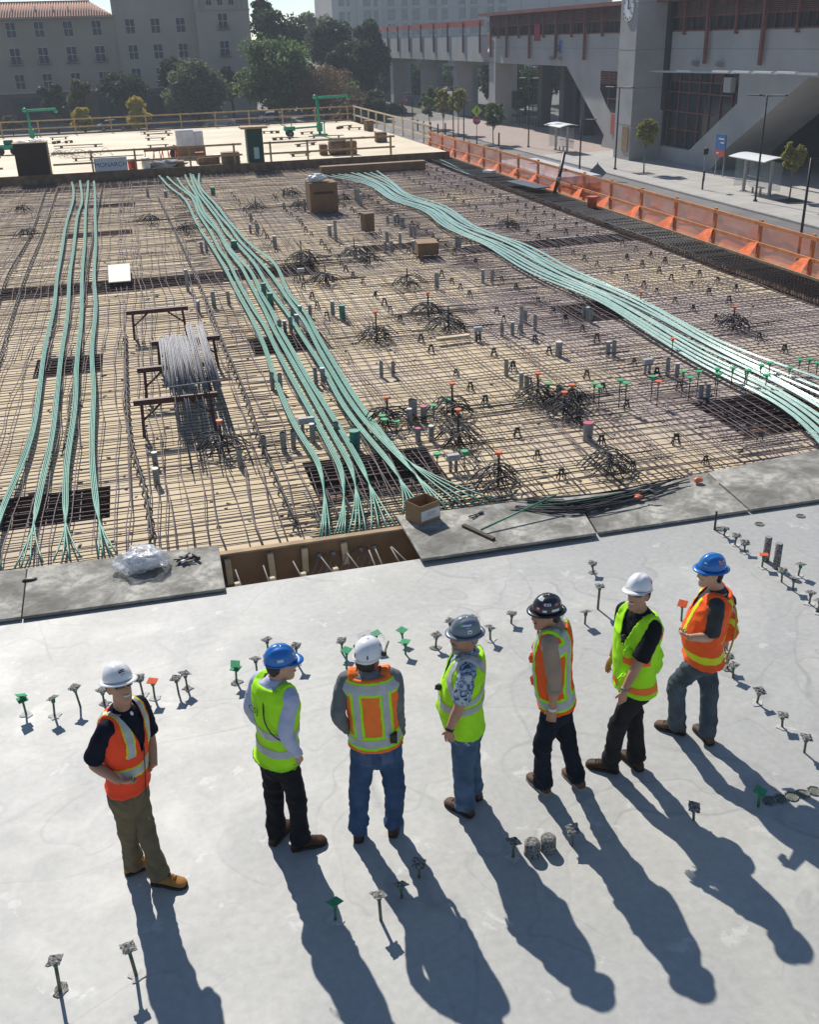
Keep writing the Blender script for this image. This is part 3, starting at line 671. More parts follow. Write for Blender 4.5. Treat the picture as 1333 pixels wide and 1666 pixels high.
# wide junction box amid the middle tendons
p = G(500, 705, DECK); h = h_from(p, 684)
root = empty('junction_box', p, 0, 'wide grey box on two conduits among the middle tendons', 'junction box')
for s in (-1, 1): MB().cyl((s*0.07, 0, 0), 0.03, h-0.05, 8).build('conduit', M_PIPE, root)
MB().cbox((0, 0, h), (0.27, 0.09, 0.10)).build('box', M_BOXG, root, bevel=0.006)
# green and orange capped hanger stakes in the rebar
stake_head = MB(); stake_head.cyl((0,0,0), 0.02, 0.05, 8); stake_head.lathe((0,0,0.05), [(0.02,0),(0.055,0.012),(0.055,0.024)], 8)
SH = {}
for nm, mm in (('g', M_GREENCAP), ('o', M_ORANGECAP)):
    me = stake_head.mesh('head'); me.materials.append(mm); SH[nm] = me
STK = [(892,626,650,'g'),(966,626,657,'g'),(974,631,670,'g'),(1007,620,664,'g'),(1017,625,668,'g'),(1059,614,655,'g'),(1069,622,660,'o'),(1109,606,645,'g'),(1120,616,655,'g'),(1134,606,642,'g'),(1163,602,640,'g'),(1165,610,650,'g'),(1189,600,634,'g'),(1213,604,640,'g'),(1235,596,625,'g'),(1244,612,645,'g'),(1250,592,620,'g'),
       (1282,600,625,'g'),(1299,587,608,'g'),(1315,586,606,'g'),(1328,592,612,'g'),(623,678,700,'g'),(627,684,706,'g'),(646,687,706,'g'),(706,661,688,'g'),(728,652,676,'g'),(712,740,768,'g'),(756,736,764,'g'),(1042,476,503,'o'),(1093,552,580,'o')]
st = sorted([(G(x, b, DECK), y, c) for x, y, b, c in STK], key=lambda q: q[0].x); cnts = {'g': 0, 'o': 0}
for p, y, c in st:
    h = h_from(p, y); i = cnts[c]; cnts[c] += 1
    root = empty('hanger_stake', p, 0, f"thin stake with {'green' if c == 'g' else 'orange'} cap in the rebar, {'leftmost' if i == 0 else ORD[i]+' from left'}", 'stake', 'capped stakes standing in the rebar')
    MB().cyl((0,0,0), 0.009, h-0.04, 6).build('stem', M_REBAR_DK, root)
    o = bpy.data.objects.new('head', SH[c]); COL.objects.link(o); o.parent = root; o.location = (0,0,h-0.06); s = 1.15; o.scale = (s, s, s)

# ================================================================ cast-in hangers sticking out of the finished slab
def crust_mat():
    q = NT('cement_crust'); a = q.noise(60, 4, 0.7); c = q.ramp(a, (0.42, (0.06, 0.06, 0.055)), (0.52, (0.26, 0.25, 0.235)), (0.66, (0.42, 0.41, 0.38)))
    q.l(c, q.b.inputs['Base Color']); q.b.inputs['Roughness'].default_value = 0.95; q.l(q.bump(a, 0.8, 0.02), q.b.inputs['Normal']); return q.m
M_CRUST = crust_mat(); M_STEM = mat('cement_splashed_stem', (0.11, 0.12, 0.09), 0.7, 0.5, 40); M_STEMG = mat('green_stem', (0.03, 0.16, 0.07), 0.6, 0.4, 40)
def plate_mesh(seed, crust=True):
    rr = random.Random(seed); n = 7; L = 0.092; V = []; F = []
    for lay_ in (0, 1):
        for j in range(n):
            for i in range(n):
                x, y = (i/(n-1)-.5)*L, (j/(n-1)-.5)*L
                edge = i in (0, n-1) or j in (0, n-1)
                z = 0.006*(lay_*2-1)*0.5+((rr.uniform(0, .014)) if (crust and lay_ and not edge) else 0)
                V.append((x+(rr.gauss(0, .0035) if crust and edge else 0), y+(rr.gauss(0, .0035) if crust and edge else 0), z))
    N = n*n
    for j in range(n-1):
        for i in range(n-1):
            a = j*n+i; F.append((a, a+n, a+n+1, a+1)); F.append((N+a, N+a+1, N+a+n+1, N+a+n))
    ring = [i for i in range(n)]+[j*n+n-1 for j in range(1, n)]+[(n-1)*n+i for i in range(n-2, -1, -1)]+[j*n for j in range(n-2, 0, -1)]
    for k in range(len(ring)): a, b = ring[k], ring[(k+1) % len(ring)]; F.append((a, b, N+b, N+a))
    me = bpy.data.meshes.new('plate'); me.from_pydata(V, [], F); me.update(); return me
PLC = [plate_mesh(i) for i in range(4)]; PLG = [plate_mesh(9, False)]
for m_ in PLC: m_.materials.append(M_CRUST)
PGR = PLG[0]; PGR.materials.append(mat('green_hanger_plastic', (0.06, 0.31, 0.14), 0.8, 0.2, 30, spec=0.15)); PRED = PGR.copy(); PRED.materials.clear(); PRED.materials.append(mat('orange_hanger_plastic', (0.62, 0.10, 0.035), 0.8, 0.15, 30, spec=0.15))
# plate px, base px, kind (c crusted, g clean green, o orange), size
IN = [(38,1132,43,1163,'g2'),(82,1136,89,1165,'c'),(126,1118,131,1150,'c'),(165,1123,170,1145,'c'),(229,1104,233,1131,'c'),(248,1109,252,1136,'o'),(286,1103,291,1129,'c'),(302,1094,305,1120,'c'),(382,1080,385,1110,'g2'),(415,1071,419,1099,'c'),
      (433,1040,437,1066,'c'),(482,1050,484,1080,'c'),(554,1040,557,1062,'c'),(560,1058,564,1088,'g'),(611,1030,613,1052,'g'),(653,1025,656,1044,'g'),(657,1044,660,1064,'g'),(708,1034,709,1054,'c'),(730,1009,732,1030,'c'),(767,1004,769,1022,'c'),(796,1020,798,1041,'c'),(829,998,832,1014,'c'),
      (89,1562,98,1612,'c'),(214,1538,222,1587,'c'),(547,1468,546,1497,'g'),(613,1456,620,1497,'c'),(653,1439,654,1460,'c'),(681,1404,682,1427,'c'),(836,1368,835,1395,'c'),(927,1350,931,1375,'c'),(1132,1312,1129,1334,'c'),(1238,1288,1234,1312,'g'),
      (967,916,966,932,'c'),(973,954,973,991,'c'),(953,995,952,1015,'c'),(1110,981,1109,1010,'o'),(1197,870,1196,887,'c'),(1213,883,1212,899,'c'),(1239,903,1240,923,'o'),(1271,928,1272,947,'c'),(1291,942,1290,961,'c'),(1302,918,1299,937,'c'),(1319,964,1317,983,'c'),(1333,976,1331,996,'c'),
      (1185,1068,1184,1088,'c'),(1193,1083,1193,1103,'c'),(1235,1124,1232,1144,'c'),(1277,1164,1273,1183,'c'),(1310,1199,1309,1224,'c'),(1179,858,1178,872,'c'),(1032,972,1031,990,'c')]
nz = {}
rows_ = lambda x, y: ('behind the workers' if y < 1200 and x < 860 else 'in the front row' if y > 1260 else 'right of the workers' if x > 1170 else 'behind the dark hat')
items = [(G(bx, by), px, py, k, rows_(bx, by)) for px, py, bx, by, k in IN]
items.sort(key=lambda q: (q[4], q[0].x if 'right of' not in q[4] else -q[0].y))
for p, px, py, k, rw in items:
    h = h_from(p, py); key = (rw, k[0]); i = nz.get(key, 0); nz[key] = i+1
    word = {'c': 'cement crusted hanger plate', 'g': 'bright green hanger plate', 'o': 'orange hanger plate'}[k[0]]
    side = 'from the back' if 'right of' in rw else 'from left'
    root = empty('slab_hanger', p, 0, f"{word} {rw}, {ORD[i] if i else 'first'} {side}", 'hanger', 'hangers sticking out of the finished slab')
    rr = random.Random(int(px*7+py)); lx, ly = rr.gauss(0, .008), rr.gauss(0, .008)
    tall = h > 0.24
    MB().tube([(0,0,-0.002),(lx,ly,h-0.035)], 0.011 if not tall else 0.013, 6).build('stem', M_STEM if k == 'c' else M_STEMG, root)
    MB().lathe((lx,ly,h-0.06), [(0.011,0),(0.019,0.012),(0.022,0.05)], 8).build('collar', M_STEMG if rr.random() < .75 else M_STEM, root)
    for q_ in range(2 if k == 'g2' else 1):
        o = bpy.data.objects.new('plate', PLC[rr.randrange(4)] if k == 'c' else (PGR if k[0] == 'g' else PRED)); COL.objects.link(o); o.parent = root
        o.location = (lx, ly, h-0.05*q_*1.0-(0.0)); o.rotation_euler = (rr.gauss(0, .16), rr.gauss(0, .16), rr.uniform(0, 1.57)); s = 1.0 if py > 1000 else 1.05; o.scale = (s, s, s)
    if rr.random() < 0.6:
        sp = MB(); n = 11; a0 = rr.uniform(0, 6)
        ring = [(0.05*math.cos(a0+6.283*i/n)*rr.uniform(.6, 1.5), 0.05*math.sin(a0+6.283*i/n)*rr.uniform(.6, 1.5)) for i in range(n)]
        sp.prism(ring, 0.001, 0.007); sp.build('cement_splatter', M_CRUST if rr.random() < .4 else mat('pale_splatter', (0.5, 0.49, 0.46), 0.9, 0.15, 30), root)
# concrete stubs, plain rod and two slab pipes, flush cans
for i, (x, y, s) in enumerate(((866,1388,1), (892,1381,1))):
    p = G(x, y); r_ = 0.062; c = MB(); c.lathe((0,0,-0.002), [(r_*1.08,0),(r_,0.02),(r_*0.97,0.115),(r_*0.8,0.128),(0.02,0.13)], 14)
    o = tag(c.build('concrete_stub', M_CRUST), f"short rough concrete stub in the front row, {'left' if i == 0 else 'right'} of two", 'stub', 'concrete stubs on the slab'); o.location = p; o.rotation_euler = (0, 0, i*2.0)
for i, (x, y, t) in enumerate(((1246,912,874), (1263,924,884))):
    p = G(x, y); h = h_from(p, t); r_ = root = empty('slab_pipe', p, 0, f"grey cement splashed pipe behind the right hand worker, {'left' if i == 0 else 'right'} of two", 'pipe', 'pipes standing on the slab')
    MB().cyl((0,0,-0.002), 0.042, h, 12).build('pipe', M_CRUST, root); MB().cyl((0,0,h-0.003), 0.038, 0.006, 12).build('plug', M_PIPE, root)
p = G(1163, 862); tag(MB().cyl((0,0,-0.002), 0.014, h_from(p, 832), 7).build('steel_rod', mat('dark_rod', (0.03, 0.028, 0.026), 0.6), loc=p), 'dark steel rod standing upright near the right hand boards', 'rod')
for i, (x, y) in enumerate(((1252,1303),(1270,1300),(1288,1296),(1306,1292),(1325,1287),(1303,840),(1236,853),(1172,861))):
    p = G(x, y); c = MB(); c.tube([Vector((0.055*math.cos(a*0.5236), 0.055*math.sin(a*0.5236), 0.004)) for a in range(12)], 0.007, 5, closed=True)
    root = empty('flush_can', p, 0, f"round flush cement ring in the slab, {'first' if i == 0 else ORD[i]} {'from left in the front group' if i < 5 else 'counting on towards the boards'}", 'ring', 'flush rings in the slab')
    c.build('rim', M_CRUST, root); MB().cyl((0,0,0.0005), 0.049, 0.003, 12).build('lid', M_STEM, root)

# ================================================================ loose things on the deck
M_CARD = mat('cardboard', (0.30, 0.185, 0.095), 0.85, 0.12, 3, 0.1, 60)
M_CARD_DK = mat('brown_cardboard', (0.21, 0.125, 0.065), 0.85, 0.15, 3)
M_PAPER = mat('white_label', (0.72, 0.72, 0.70), 0.7, 0.06, 20)
def plastic_mat(name, col, alpha):
    q = NT(name); q.b.inputs['Base Color'].default_value = (*col, 1); q.b.inputs['Roughness'].default_value = 0.22
    tr = q.n('BsdfTransparent'); mx = q.n('MixShader'); fr = q.ramp(q.noise(14, 5, 0.7, 1.0), (0.35, (alpha-.25,)*3), (0.65, (min(1, alpha+.25),)*3))
    q.l(fr, mx.inputs[0]); q.l(tr.outputs[0], mx.inputs[1]); q.l(q.b.outputs[0], mx.inputs[2]); q.l(mx.outputs[0], q.t.nodes['Material Output'].inputs[0])
    q.l(q.bump(q.noise(7, 2, 0.5, 1.6), 0.5, 0.05), q.b.inputs['Normal']); return q.m
M_CLEAR = plastic_mat('clear_plastic', (0.85, 0.87, 0.90), 0.45)
def carton(name, px0, px1, ybase, ytop, z, depth, label, m=M_CARD, rz=0.0):
    a, b = G(px0, ybase, z), G(px1, ybase, z); c = (a+b)/2; w = (b-a).length; h = h_from(c, ytop)
    root = empty(name, (c.x, c.y+depth/2, z), rz, label, 'box')
    MB().box(-w/2, w/2, -depth/2, depth/2, 0.003, h).build('carton', m, root, bevel=0.01); return root, w, h
root, w, h = carton('cardboard_box', 507, 551, 345, 298, DECK+0.1, 1.0, 'tall brown carton with white bag on top, mid deck', M_CARD_DK)
MB().box(-w*0.36, w*0.36, -0.512, -0.503, h*0.62, h*0.70).build('print_band', mat('brown_print', (0.07, 0.04, 0.025), 0.8), root)
MB().box(-w/2, -w/2+0.42, -0.2, 0.5, h, h+0.02).build('flap', M_CARD_DK, root); MB().box(-w*0.4, w*0.4, -0.45, 0.45, -0.10, -0.002).build('pallet', M_TIMBER, root)
def blob(c, r, seed, sub=3, amp=0.35, freq=2.2, flat=1.0):
    bm = bmesh.new(); bmesh.ops.create_icosphere(bm, subdivisions=sub, radius=1.0)
    for v in bm.verts:
        n = v.co.normalized(); k = 1+amp*noise.noise(n*freq+Vector((seed*3.1, 0, 0)))+amp*0.5*noise.noise(n*freq*2.7+Vector((0, seed*5.7, 0)))
        v.co = Vector((n.x*r[0]*k, n.y*r[1]*k, n.z*r[2]*k)); v.co.z = max(v.co.z, -r[2]*flat)
    me = bpy.data.meshes.new('blob'); bm.to_mesh(me); bm.free()
    me.transform(Matrix.Translation(Vector(c))); return me
wb = link_mesh('plastic_bag', blob((0,0,0), (0.36, 0.25, 0.16), 3), mat('white_bag', (0.75, 0.74, 0.72), 0.5)); tag(wb, 'white plastic bag lying on top of the tall carton', 'bag'); wb.location = Vector(root.location)+Vector((-0.15, -0.1, h+0.14))
root, w, h = carton('cardboard_box', 593, 609, 378, 348, DECK+0.1, 0.4, 'small upright brown carton standing between pipe sleeves', M_CARD_DK, 0.2)
root, w, h = carton('cardboard_box', 683, 716, 416, 397, DECK+0.12, 0.75, 'flat brown carton with pale lid and blue end', M_CARD_DK, -0.12)
MB().box(-w/2-.01, w/2+.01, -0.385, 0.385, h+0.004, h+0.02).build('lid', M_CARD, root); MB().box(w/2+0.004, w/2+0.02, -0.36, 0.36, 0.02, h-0.02).build('blue_end', mat('blue_print', (0.03, 0.06, 0.30), 0.6), root)
# open carton on the boards
bz = 0.075; a, b = G(668, 852, bz), G(700, 857, bz); c3 = (G(662,845,bz)+G(716,845,bz))/2
root = empty('cardboard_box', (c3.x, c3.y+0.02, bz), 0.42, 'open brown carton with white label by the broom', 'box')
W2, D2, H2, t = 0.34, 0.30, 0.27, 0.007; c = MB()
c.box(-W2/2, W2/2, -D2/2, D2/2, 0.002, 0.012); c.box(-W2/2, W2/2, -D2/2, -D2/2+t, 0.012, H2); c.box(-W2/2, W2/2, D2/2-t, D2/2, 0.012, H2)
c.box(-W2/2, -W2/2+t, -D2/2+t, D2/2-t, 0.012, H2); c.box(W2/2-t, W2/2, -D2/2+t, D2/2-t, 0.012, H2); c.build('carton', M_CARD, root)
MB().box(-W2/2+.02, W2/2-.005, -D2/2-0.003, -D2/2-0.0005, 0.05, 0.19).build('label', M_PAPER, root)
tx = MB(); [tx.box(-0.05, 0.07+0.02*((k*7) % 3), -D2/2-0.0045, -D2/2-0.0032, 0.155-k*0.016, 0.159-k*0.016) for k in range(4)]; tx.build('label_print', mat('grey_print', (0.25, 0.25, 0.26), 0.8), root)
# clear plastic bag with contents and tools beside it
p = G(234, 925, 0.05); bag = link_mesh('plastic_bag', blob((0,0,0.12), (0.30, 0.22, 0.14), 5, 4, 0.42, 1.7, 0.75), M_CLEAR); bag.location = p; bag.data.polygons.foreach_set('use_smooth', [True]*len(bag.data.polygons))
tag(bag, 'crumpled clear plastic bag lying on the left board', 'bag')
inn = link_mesh('bag_contents', blob((0,0.02,0.10), (0.2, 0.14, 0.10), 8, 3, 0.3), mat('white_contents', (0.55, 0.56, 0.58), 0.6), bag)
root = empty('tie_tools', G(300, 915, 0.052), 0.3, 'black wire tools heaped beside the clear plastic bag', 'tools')
for k in range(7): MB().tube([(R1.uniform(-.12,.0), R1.uniform(-.06,.06), R1.uniform(.01,.07)), (R1.uniform(0,.14), R1.uniform(-.06,.06), R1.uniform(.01,.09))], 0.010, 5).build('handle', M_BLACKP, root)
MB().cbox((0.15, -0.02, 0.045), (0.03, 0.14, 0.05), 0.2).build('jaw', M_REBAR_DK, root); MB().cbox((-0.02, -0.04, 0.05), (0.06, 0.03, 0.02), 0.4).build('tag', M_PAPER, root)
p = G(48, 944, 0.052); tag(link_mesh('glove', blob((0,0,0.012), (0.085, 0.035, 0.02), 4, 2, 0.3), M_BLACKP, loc=p), 'small dark glove lying on the left board', 'glove')
# wire ties and bits of debris dropped on the boards
root = empty('wire_pliers', G(777, 838, 0.078), 0.5, 'dark pliers lying on the board above the broom', 'pliers')
for s in (-1, 1): MB().tube([(-0.13, s*0.035, 0.012), (-0.03, s*0.012, 0.014), (0.05, -s*0.012, 0.016)], 0.010, 5).build('handle', M_BLACKP, root)
MB().cbox((0.075, 0, 0.016), (0.06, 0.04, 0.02)).build('jaw', M_REBAR_DK, root)
# broom
a, b = G(754, 855, 0.085), G(804, 878, 0.085); h0, h1 = G(783, 862, 0.12), G(905, 805, 0.28)
cb = (a+b)/2; root = empty('push_broom', cb, 0, 'push broom with dark head and green handle on the board', 'broom')
MB().bar(a-cb, b-cb, 0.06, 0.045).build('head', mat('broom_wood', (0.07,0.05,0.03), .8), root, bevel=0.004); MB().bar(a-cb-Vector((0,0,.03)), b-cb-Vector((0,0,.03)), 0.045, 0.03).build('bristles', M_BLACKP, root)
MB().tube([h0-cb, h1-cb], 0.013, 7).build('handle', mat('green_handle', (0.04, 0.22, 0.14), 0.5), root)
# pile of cut green and black cables
root = empty('cable_pile', G(985, 808, 0.06), 0, 'tangled pile of green and black cut cables on the boards', 'cables'); o0 = root.location
for k in range(34):
    u = R1.random(); xa, ya = R1.uniform(828, 905), R1.uniform(812, 832); xb, yb = R1.uniform(985, 1128), 0
    yb = 818-(xb-985)*0.27+R1.uniform(-10, 12); mid = ((xa+xb)/2+R1.uniform(-15, 15), (ya+yb)/2+R1.uniform(2, 14))
    pts = [G(xa, ya, 0.07+R1.uniform(0, .03)), G(*mid, 0.09+R1.uniform(0, .05)), G(xb, yb, 0.07+R1.uniform(0, .06))]
    MB().tube([q-o0 for q in catmull(pts, 9)], 0.010, 5).build('cable', R1.choice((M_BLACKP, M_BLACKP, M_BLACKP, mat('green_cable', (0.015, 0.10, 0.055), 0.6), M_REBAR_DK, M_REBAR_DK)), root)
for x, y in ((1039,809), (1136,781)): q = G(x, y, 0.10); link_mesh('orange_tip', blob((0,0,0), (0.07, 0.05, 0.04), x, 2, .3), M_ORANGECAP, root).location = q-o0
for k in range(3): q = G(1050+k*4, 790+k*10, 0.12); MB().tube([(-.06,0.03,0),(.02,0,.03),(.09,-.05,0)], 0.014, 6).build('clamp', M_ROD, root).location = q-o0
# pale plywood panel left of the rack, loose planks
p0, p1, p2, p3 = [G(x, y, 0.0) for x, y in ((177,461),(213,458),(211,430),(176,433))]; c = (p0+p1+p2+p3)/4
tag(MB().slab([q-c for q in (p0,p1,p2,p3)], (0,0,.025)).build('plywood_panel', mat('white_ply', (0.78, 0.73, 0.63), 0.8, 0.05, 2), loc=c), 'pale plywood panel lying above the long cross trough', 'panel')
p = G(737, 551, DECK+0.1); tag(MB().cbox((0,0,0.03), (0.75, 0.14, 0.05), 0.08).build('timber_plank', M_TIMBER_LT, loc=p), 'short pale plank by the hooped rebar mid deck', 'plank')
p = G(590, 274, FAR-0.1); tag(MB().box(-2.6, 2.6, -0.25, 0.25, 0, 0.42).build('beam_form', M_FORM, loc=(p.x+0.6, 49.9, DECK+0.05)), 'long dark beam form across the head of the right tendons', 'beam form')
# sawhorses with a bundle of grey rods
M_SAW = mat('red_oxide_steel', (0.075, 0.022, 0.018), 0.6, 0.3, 8)
for (xa, xb, y, lab) in ((-0.62, 0.72, 22.65, 'farthest from the slab'), (-0.16, 1.18, 19.9, 'second farthest, mostly under the rods'), (-0.46, 0.9, 18.15, 'second nearest the slab, behind the rods'), (-0.55, 0.82, 16.3, 'nearest the slab')):
    zt = 0.74-DECK; root = empty('sawhorse', ((xa+xb)/2, y, DECK+0.09), 0, f"dark red steel sawhorse of the rod rack, {lab}", 'sawhorse', 'sawhorses of the rod rack'); w = xb-xa; zt = 0.60
    MB().box(-w/2, w/2, -0.045, 0.045, zt-0.09, zt).build('top_beam', M_SAW, root)
    for s in (-1, 1):
        MB().bar((s*(w/2-0.13), -0.02, zt-0.09), (s*(w/2-0.10), -0.22, 0), 0.045).build('leg', M_SAW, root); MB().bar((s*(w/2-0.13), 0.02, zt-0.09), (s*(w/2-0.10), 0.22, 0), 0.045).build('leg', M_SAW, root)
        MB().bar((s*(w/2-0.45), 0, zt-0.09), (s*(w/2-0.12), -0.10, 0.27), 0.03).build('brace', M_SAW, root)
rods = empty('rod_bundle', (0.55, 18.2, DECK+0.70), 0, 'bundle of grey galvanised rods lying across the sawhorses', 'rods')
M_RODG = mat('grey_rod', (0.20, 0.20, 0.21), 0.6, 0.3, 20, metal=0.2)
for k in range(130):
    x = R1.uniform(-0.56, 0.42); long_ = R1.random() < .09; ya = R1.uniform(-1.95, -1.0) if not long_ else R1.uniform(-3.4, -2.5); yb = 1.75+R1.uniform(-.45, .2)+(0.75 if x > 0.02 else 0.0); z = R1.uniform(0.0, 0.06); sk = R1.gauss(0, .012)
    MB().tube([(x-sk, ya, z+0.012-(.10 if long_ else 0)), (x+sk, yb, z+0.012)], 0.0105, 5).build('rod', M_RODG, rods)
MB().tube([(-0.5,-1.75,0.10),(0.55,-1.70,0.12)], 0.012, 5).build('tie_rod', M_ROD, rods)
# drips of debris on the formwork: small offcuts that nobody could count
V, F = [], []; n = 0
for k in range(1500):
    x, y = R1.uniform(-12, 14.6), BULK+0.2+(R1.random()**1.6)*40; s = R1.uniform(0.006, 0.022); a = R1.uniform(0, 3); l = s*R1.uniform(1, 3.5); z = DECK+0.004
    c_, s_ = math.cos(a), math.sin(a)
    pts = [(-l,-s,0),(l,-s,0),(l,s,0),(-l,s,0),(-l,-s,s*.8),(l,-s,s*.8),(l,s,s*.8),(-l,s,s*.8)]
    V += [(x+px_*c_-py_*s_, y+px_*s_+py_*c_, z+pz_) for px_, py_, pz_ in pts]; F += [tuple(n+i for i in f) for f in ((4,5,6,7),(0,1,5,4),(1,2,6,5),(2,3,7,6),(3,0,4,7))]; n += 8
o = link_mesh('offcuts', np_mesh('offcuts', V, F), mat('mixed_offcuts', (0.08, 0.065, 0.055), 0.8, 0.8, 1.2, col2=(0.55, 0.5, 0.45))); tag(o, 'tiny offcuts and ties littering the formwork deck', 'debris', kind='stuff')
# ================================================================ people
def remeshed(mb, voxel, smooth=4, name='m', decimate=None):
    me = mb.mesh(name, recalc=True); ob = bpy.data.objects.new('tmp', me); COL.objects.link(ob)
    r = ob.modifiers.new('r', 'REMESH'); r.mode = 'VOXEL'; r.voxel_size = voxel; r.use_smooth_shade = True
    if smooth: s = ob.modifiers.new('s', 'SMOOTH'); s.factor = 0.5; s.iterations = smooth
    if decimate: d = ob.modifiers.new('d', 'DECIMATE'); d.ratio = decimate
    dg = bpy.context.evaluated_depsgraph_get(); out = bpy.data.meshes.new_from_object(ob.evaluated_get(dg)); out.name = name
    bpy.data.objects.remove(ob); bpy.data.meshes.remove(me); return out
def loft(mb, rings, n=18):
    """rings: (centre, x axis, y axis, rx, ry)"""
    vs = []
    for c, ax, ay, rx, ry in rings:
        for k in range(n):
            a = 2*math.pi*k/n; vs.append(c+ax*(rx*math.cos(a))+ay*(ry*math.sin(a)))
    m = len(rings); fs = [(i*n+k, i*n+(k+1) % n, (i+1)*n+(k+1) % n, (i+1)*n+k) for i in range(m-1) for k in range(n)]
    fs += [tuple(reversed(range(n))), tuple((m-1)*n+k for k in range(n))]
    mb._add(vs, fs, True)
def limb(mb, pts, rad, n=12, sub=5):
    P = []; R = []
    for i in range(len(pts)-1):
        for k in range(sub): u = k/sub; P.append(pts[i].lerp(pts[i+1], u)); R.append(rad[i]*(1-u)+rad[i+1]*u)
    P.append(pts[-1]); R.append(rad[-1])
    for _ in range(2): P = [P[0]]+[P[i-1]*.25+P[i]*.5+P[i+1]*.25 for i in range(1, len(P)-1)]+[P[-1]]
    mb.tube(P, R, n)
def wrinkle(me, amp, fx, fz, seed, bias=None):
    n = len(me.vertices); co = np.empty(n*3, np.float32); me.vertices.foreach_get('co', co); no = np.empty(n*3, np.float32); me.vertex_normals.foreach_get('vector', no)
    co = co.reshape(-1, 3); no = no.reshape(-1, 3); d = np.empty(n, np.float32)
    for i in range(n):
        x, y, z = co[i]; k = amp if bias is None else amp*bias(x, y, z)
        sk = math.sin(seed*2.1+x*9+y*7)*0.5
        a = noise.noise(Vector((x*fx+seed*7.3+z*3, y*fx-z*2, z*fz+seed+sk+x*fx*0.7)))
        b = noise.noise(Vector((x*fx*2.3, y*fx*2.3+seed, z*fz*1.9+3)))
        d[i] = k*((1-abs(a)*2.2)*0.7+b*0.45)
    co += no*d[:, None]; me.vertices.foreach_set('co', co.ravel()); me.update()
class Fig: pass
M_SKIN = [mat('skin_tan', (0.47, 0.25, 0.155), 0.55, 0.12, 9, spec=0.35), mat('skin_fair', (0.56, 0.33, 0.23), 0.55, 0.12, 9, spec=0.35), mat('skin_brown', (0.36, 0.19, 0.115), 0.55, 0.12, 9, spec=0.35)]
M_GLASSDK = mat('sunglass_lens', (0.008, 0.008, 0.010), 0.12, spec=0.6)
M_TAPE = mat('silver_reflective_tape', (0.44, 0.46, 0.47), 0.42, 0.10, 15, spec=0.6)
M_LIME = mat('lime_fabric', (0.43, 0.90, 0.025), 0.7, 0.06, 12, 0.15, 90, spec=0.12)
M_YEL = mat('yellow_trim', (0.72, 0.75, 0.03), 0.65, 0.05, 15, spec=0.12)
M_ORG = mat('orange_fabric', (0.98, 0.125, 0.028), 0.7, 0.07, 12, 0.15, 90, spec=0.12)
M_ORG2 = mat('orange_trim', (0.95, 0.21, 0.04), 0.65, 0.05, 15, spec=0.12)
M_BLK = mat('black_cloth', (0.010, 0.011, 0.014), 0.8, 0.25, 14, spec=0.12)
M_NAVY = mat('navy_knit', (0.008, 0.010, 0.022), 0.85, 0.25, 14, spec=0.12)
M_DENIM = mat('blue_denim', (0.045, 0.085, 0.165), 0.85, 0.28, 7, 0.2, 160, spec=0.12)
M_DENIM2 = mat('faded_denim', (0.075, 0.125, 0.20), 0.85, 0.30, 7, 0.2, 160, spec=0.12)
M_DENIMG = mat('grey_denim', (0.075, 0.095, 0.115), 0.85, 0.32, 7, 0.2, 160, spec=0.12)
M_DENIMDK = mat('dark_denim', (0.010, 0.014, 0.024), 0.85, 0.3, 8, 0.2, 160, spec=0.12)
M_KHAKI = mat('khaki_twill', (0.15, 0.12, 0.072), 0.85, 0.15, 9, 0.15, 140, spec=0.12)
M_CHAR = mat('charcoal_cloth', (0.022, 0.021, 0.021), 0.85, 0.3, 8, 0.15, 140, spec=0.12)
M_LEATHER = mat('brown_leather', (0.060, 0.030, 0.016), 0.55, 0.3, 12, 0.1, 60, spec=0.12)
M_LEATHER2 = mat('worn_brown_leather', (0.115, 0.068, 0.045), 0.6, 0.3, 12, 0.1, 60, spec=0.12)
M_NUBUCK = mat('wheat_nubuck', (0.36, 0.17, 0.05), 0.8, 0.18, 10, 0.1, 60, spec=0.12)
M_SOLE = mat('dark_sole', (0.015, 0.013, 0.011), 0.8); M_SOLEW = mat('pale_sole', (0.34, 0.30, 0.25), 0.8)
M_HAIRDK = mat('dark_hair', (0.010, 0.008, 0.007), 0.6, 0.3, 40); M_HAIRGR = mat('grey_hair', (0.28, 0.26, 0.24), 0.75, 0.25, 40); M_HAIRBR = mat('brown_hair', (0.035, 0.022, 0.014), 0.65, 0.3, 40)
M_TEETH = mat('teeth', (0.75, 0.72, 0.66), 0.4); M_LIP = mat('lip', (0.25, 0.09, 0.07), 0.5)
def floral():
    q = NT('blue_floral_cotton'); a = q.noise(22, 3, 0.6, 1.4)
    q.l(q.ramp(a, (0.42, (0.035, 0.065, 0.12)), (0.50, (0.20, 0.30, 0.42)), (0.60, (0.55, 0.58, 0.60))), q.b.inputs['Base Color']); q.b.inputs['Roughness'].default_value = 0.85; return q.m
M_FLORAL = floral(); M_SHIRTBL = mat('pale_blue_cotton', (0.46, 0.50, 0.66), 0.8, 0.06, 9, 0.1, 120, spec=0.12); M_GREYKN = mat('grey_knit', (0.155, 0.165, 0.175), 0.9, 0.18, 12, 0.2, 120, spec=0.12); M_TAN = mat('tan_work_cotton', (0.35, 0.265, 0.20), 0.85, 0.1, 10, 0.1, 120, spec=0.12); M_GREYPOLO = mat('dark_grey_polo', (0.045, 0.048, 0.055), 0.8, 0.2, 12, spec=0.12)
def plastic(name, col): return mat(name, col, 0.32, 0.04, 20, spec=0.5, coat=0.25)
M_HATW = plastic('white_hat_shell', (0.80, 0.80, 0.80)); M_HATB = plastic('blue_hat_shell', (0.015, 0.165, 0.52)); M_HATG = plastic('slate_hat_shell', (0.16, 0.20, 0.24)); M_HATD = plastic('dark_hat_shell', (0.020, 0.022, 0.030))

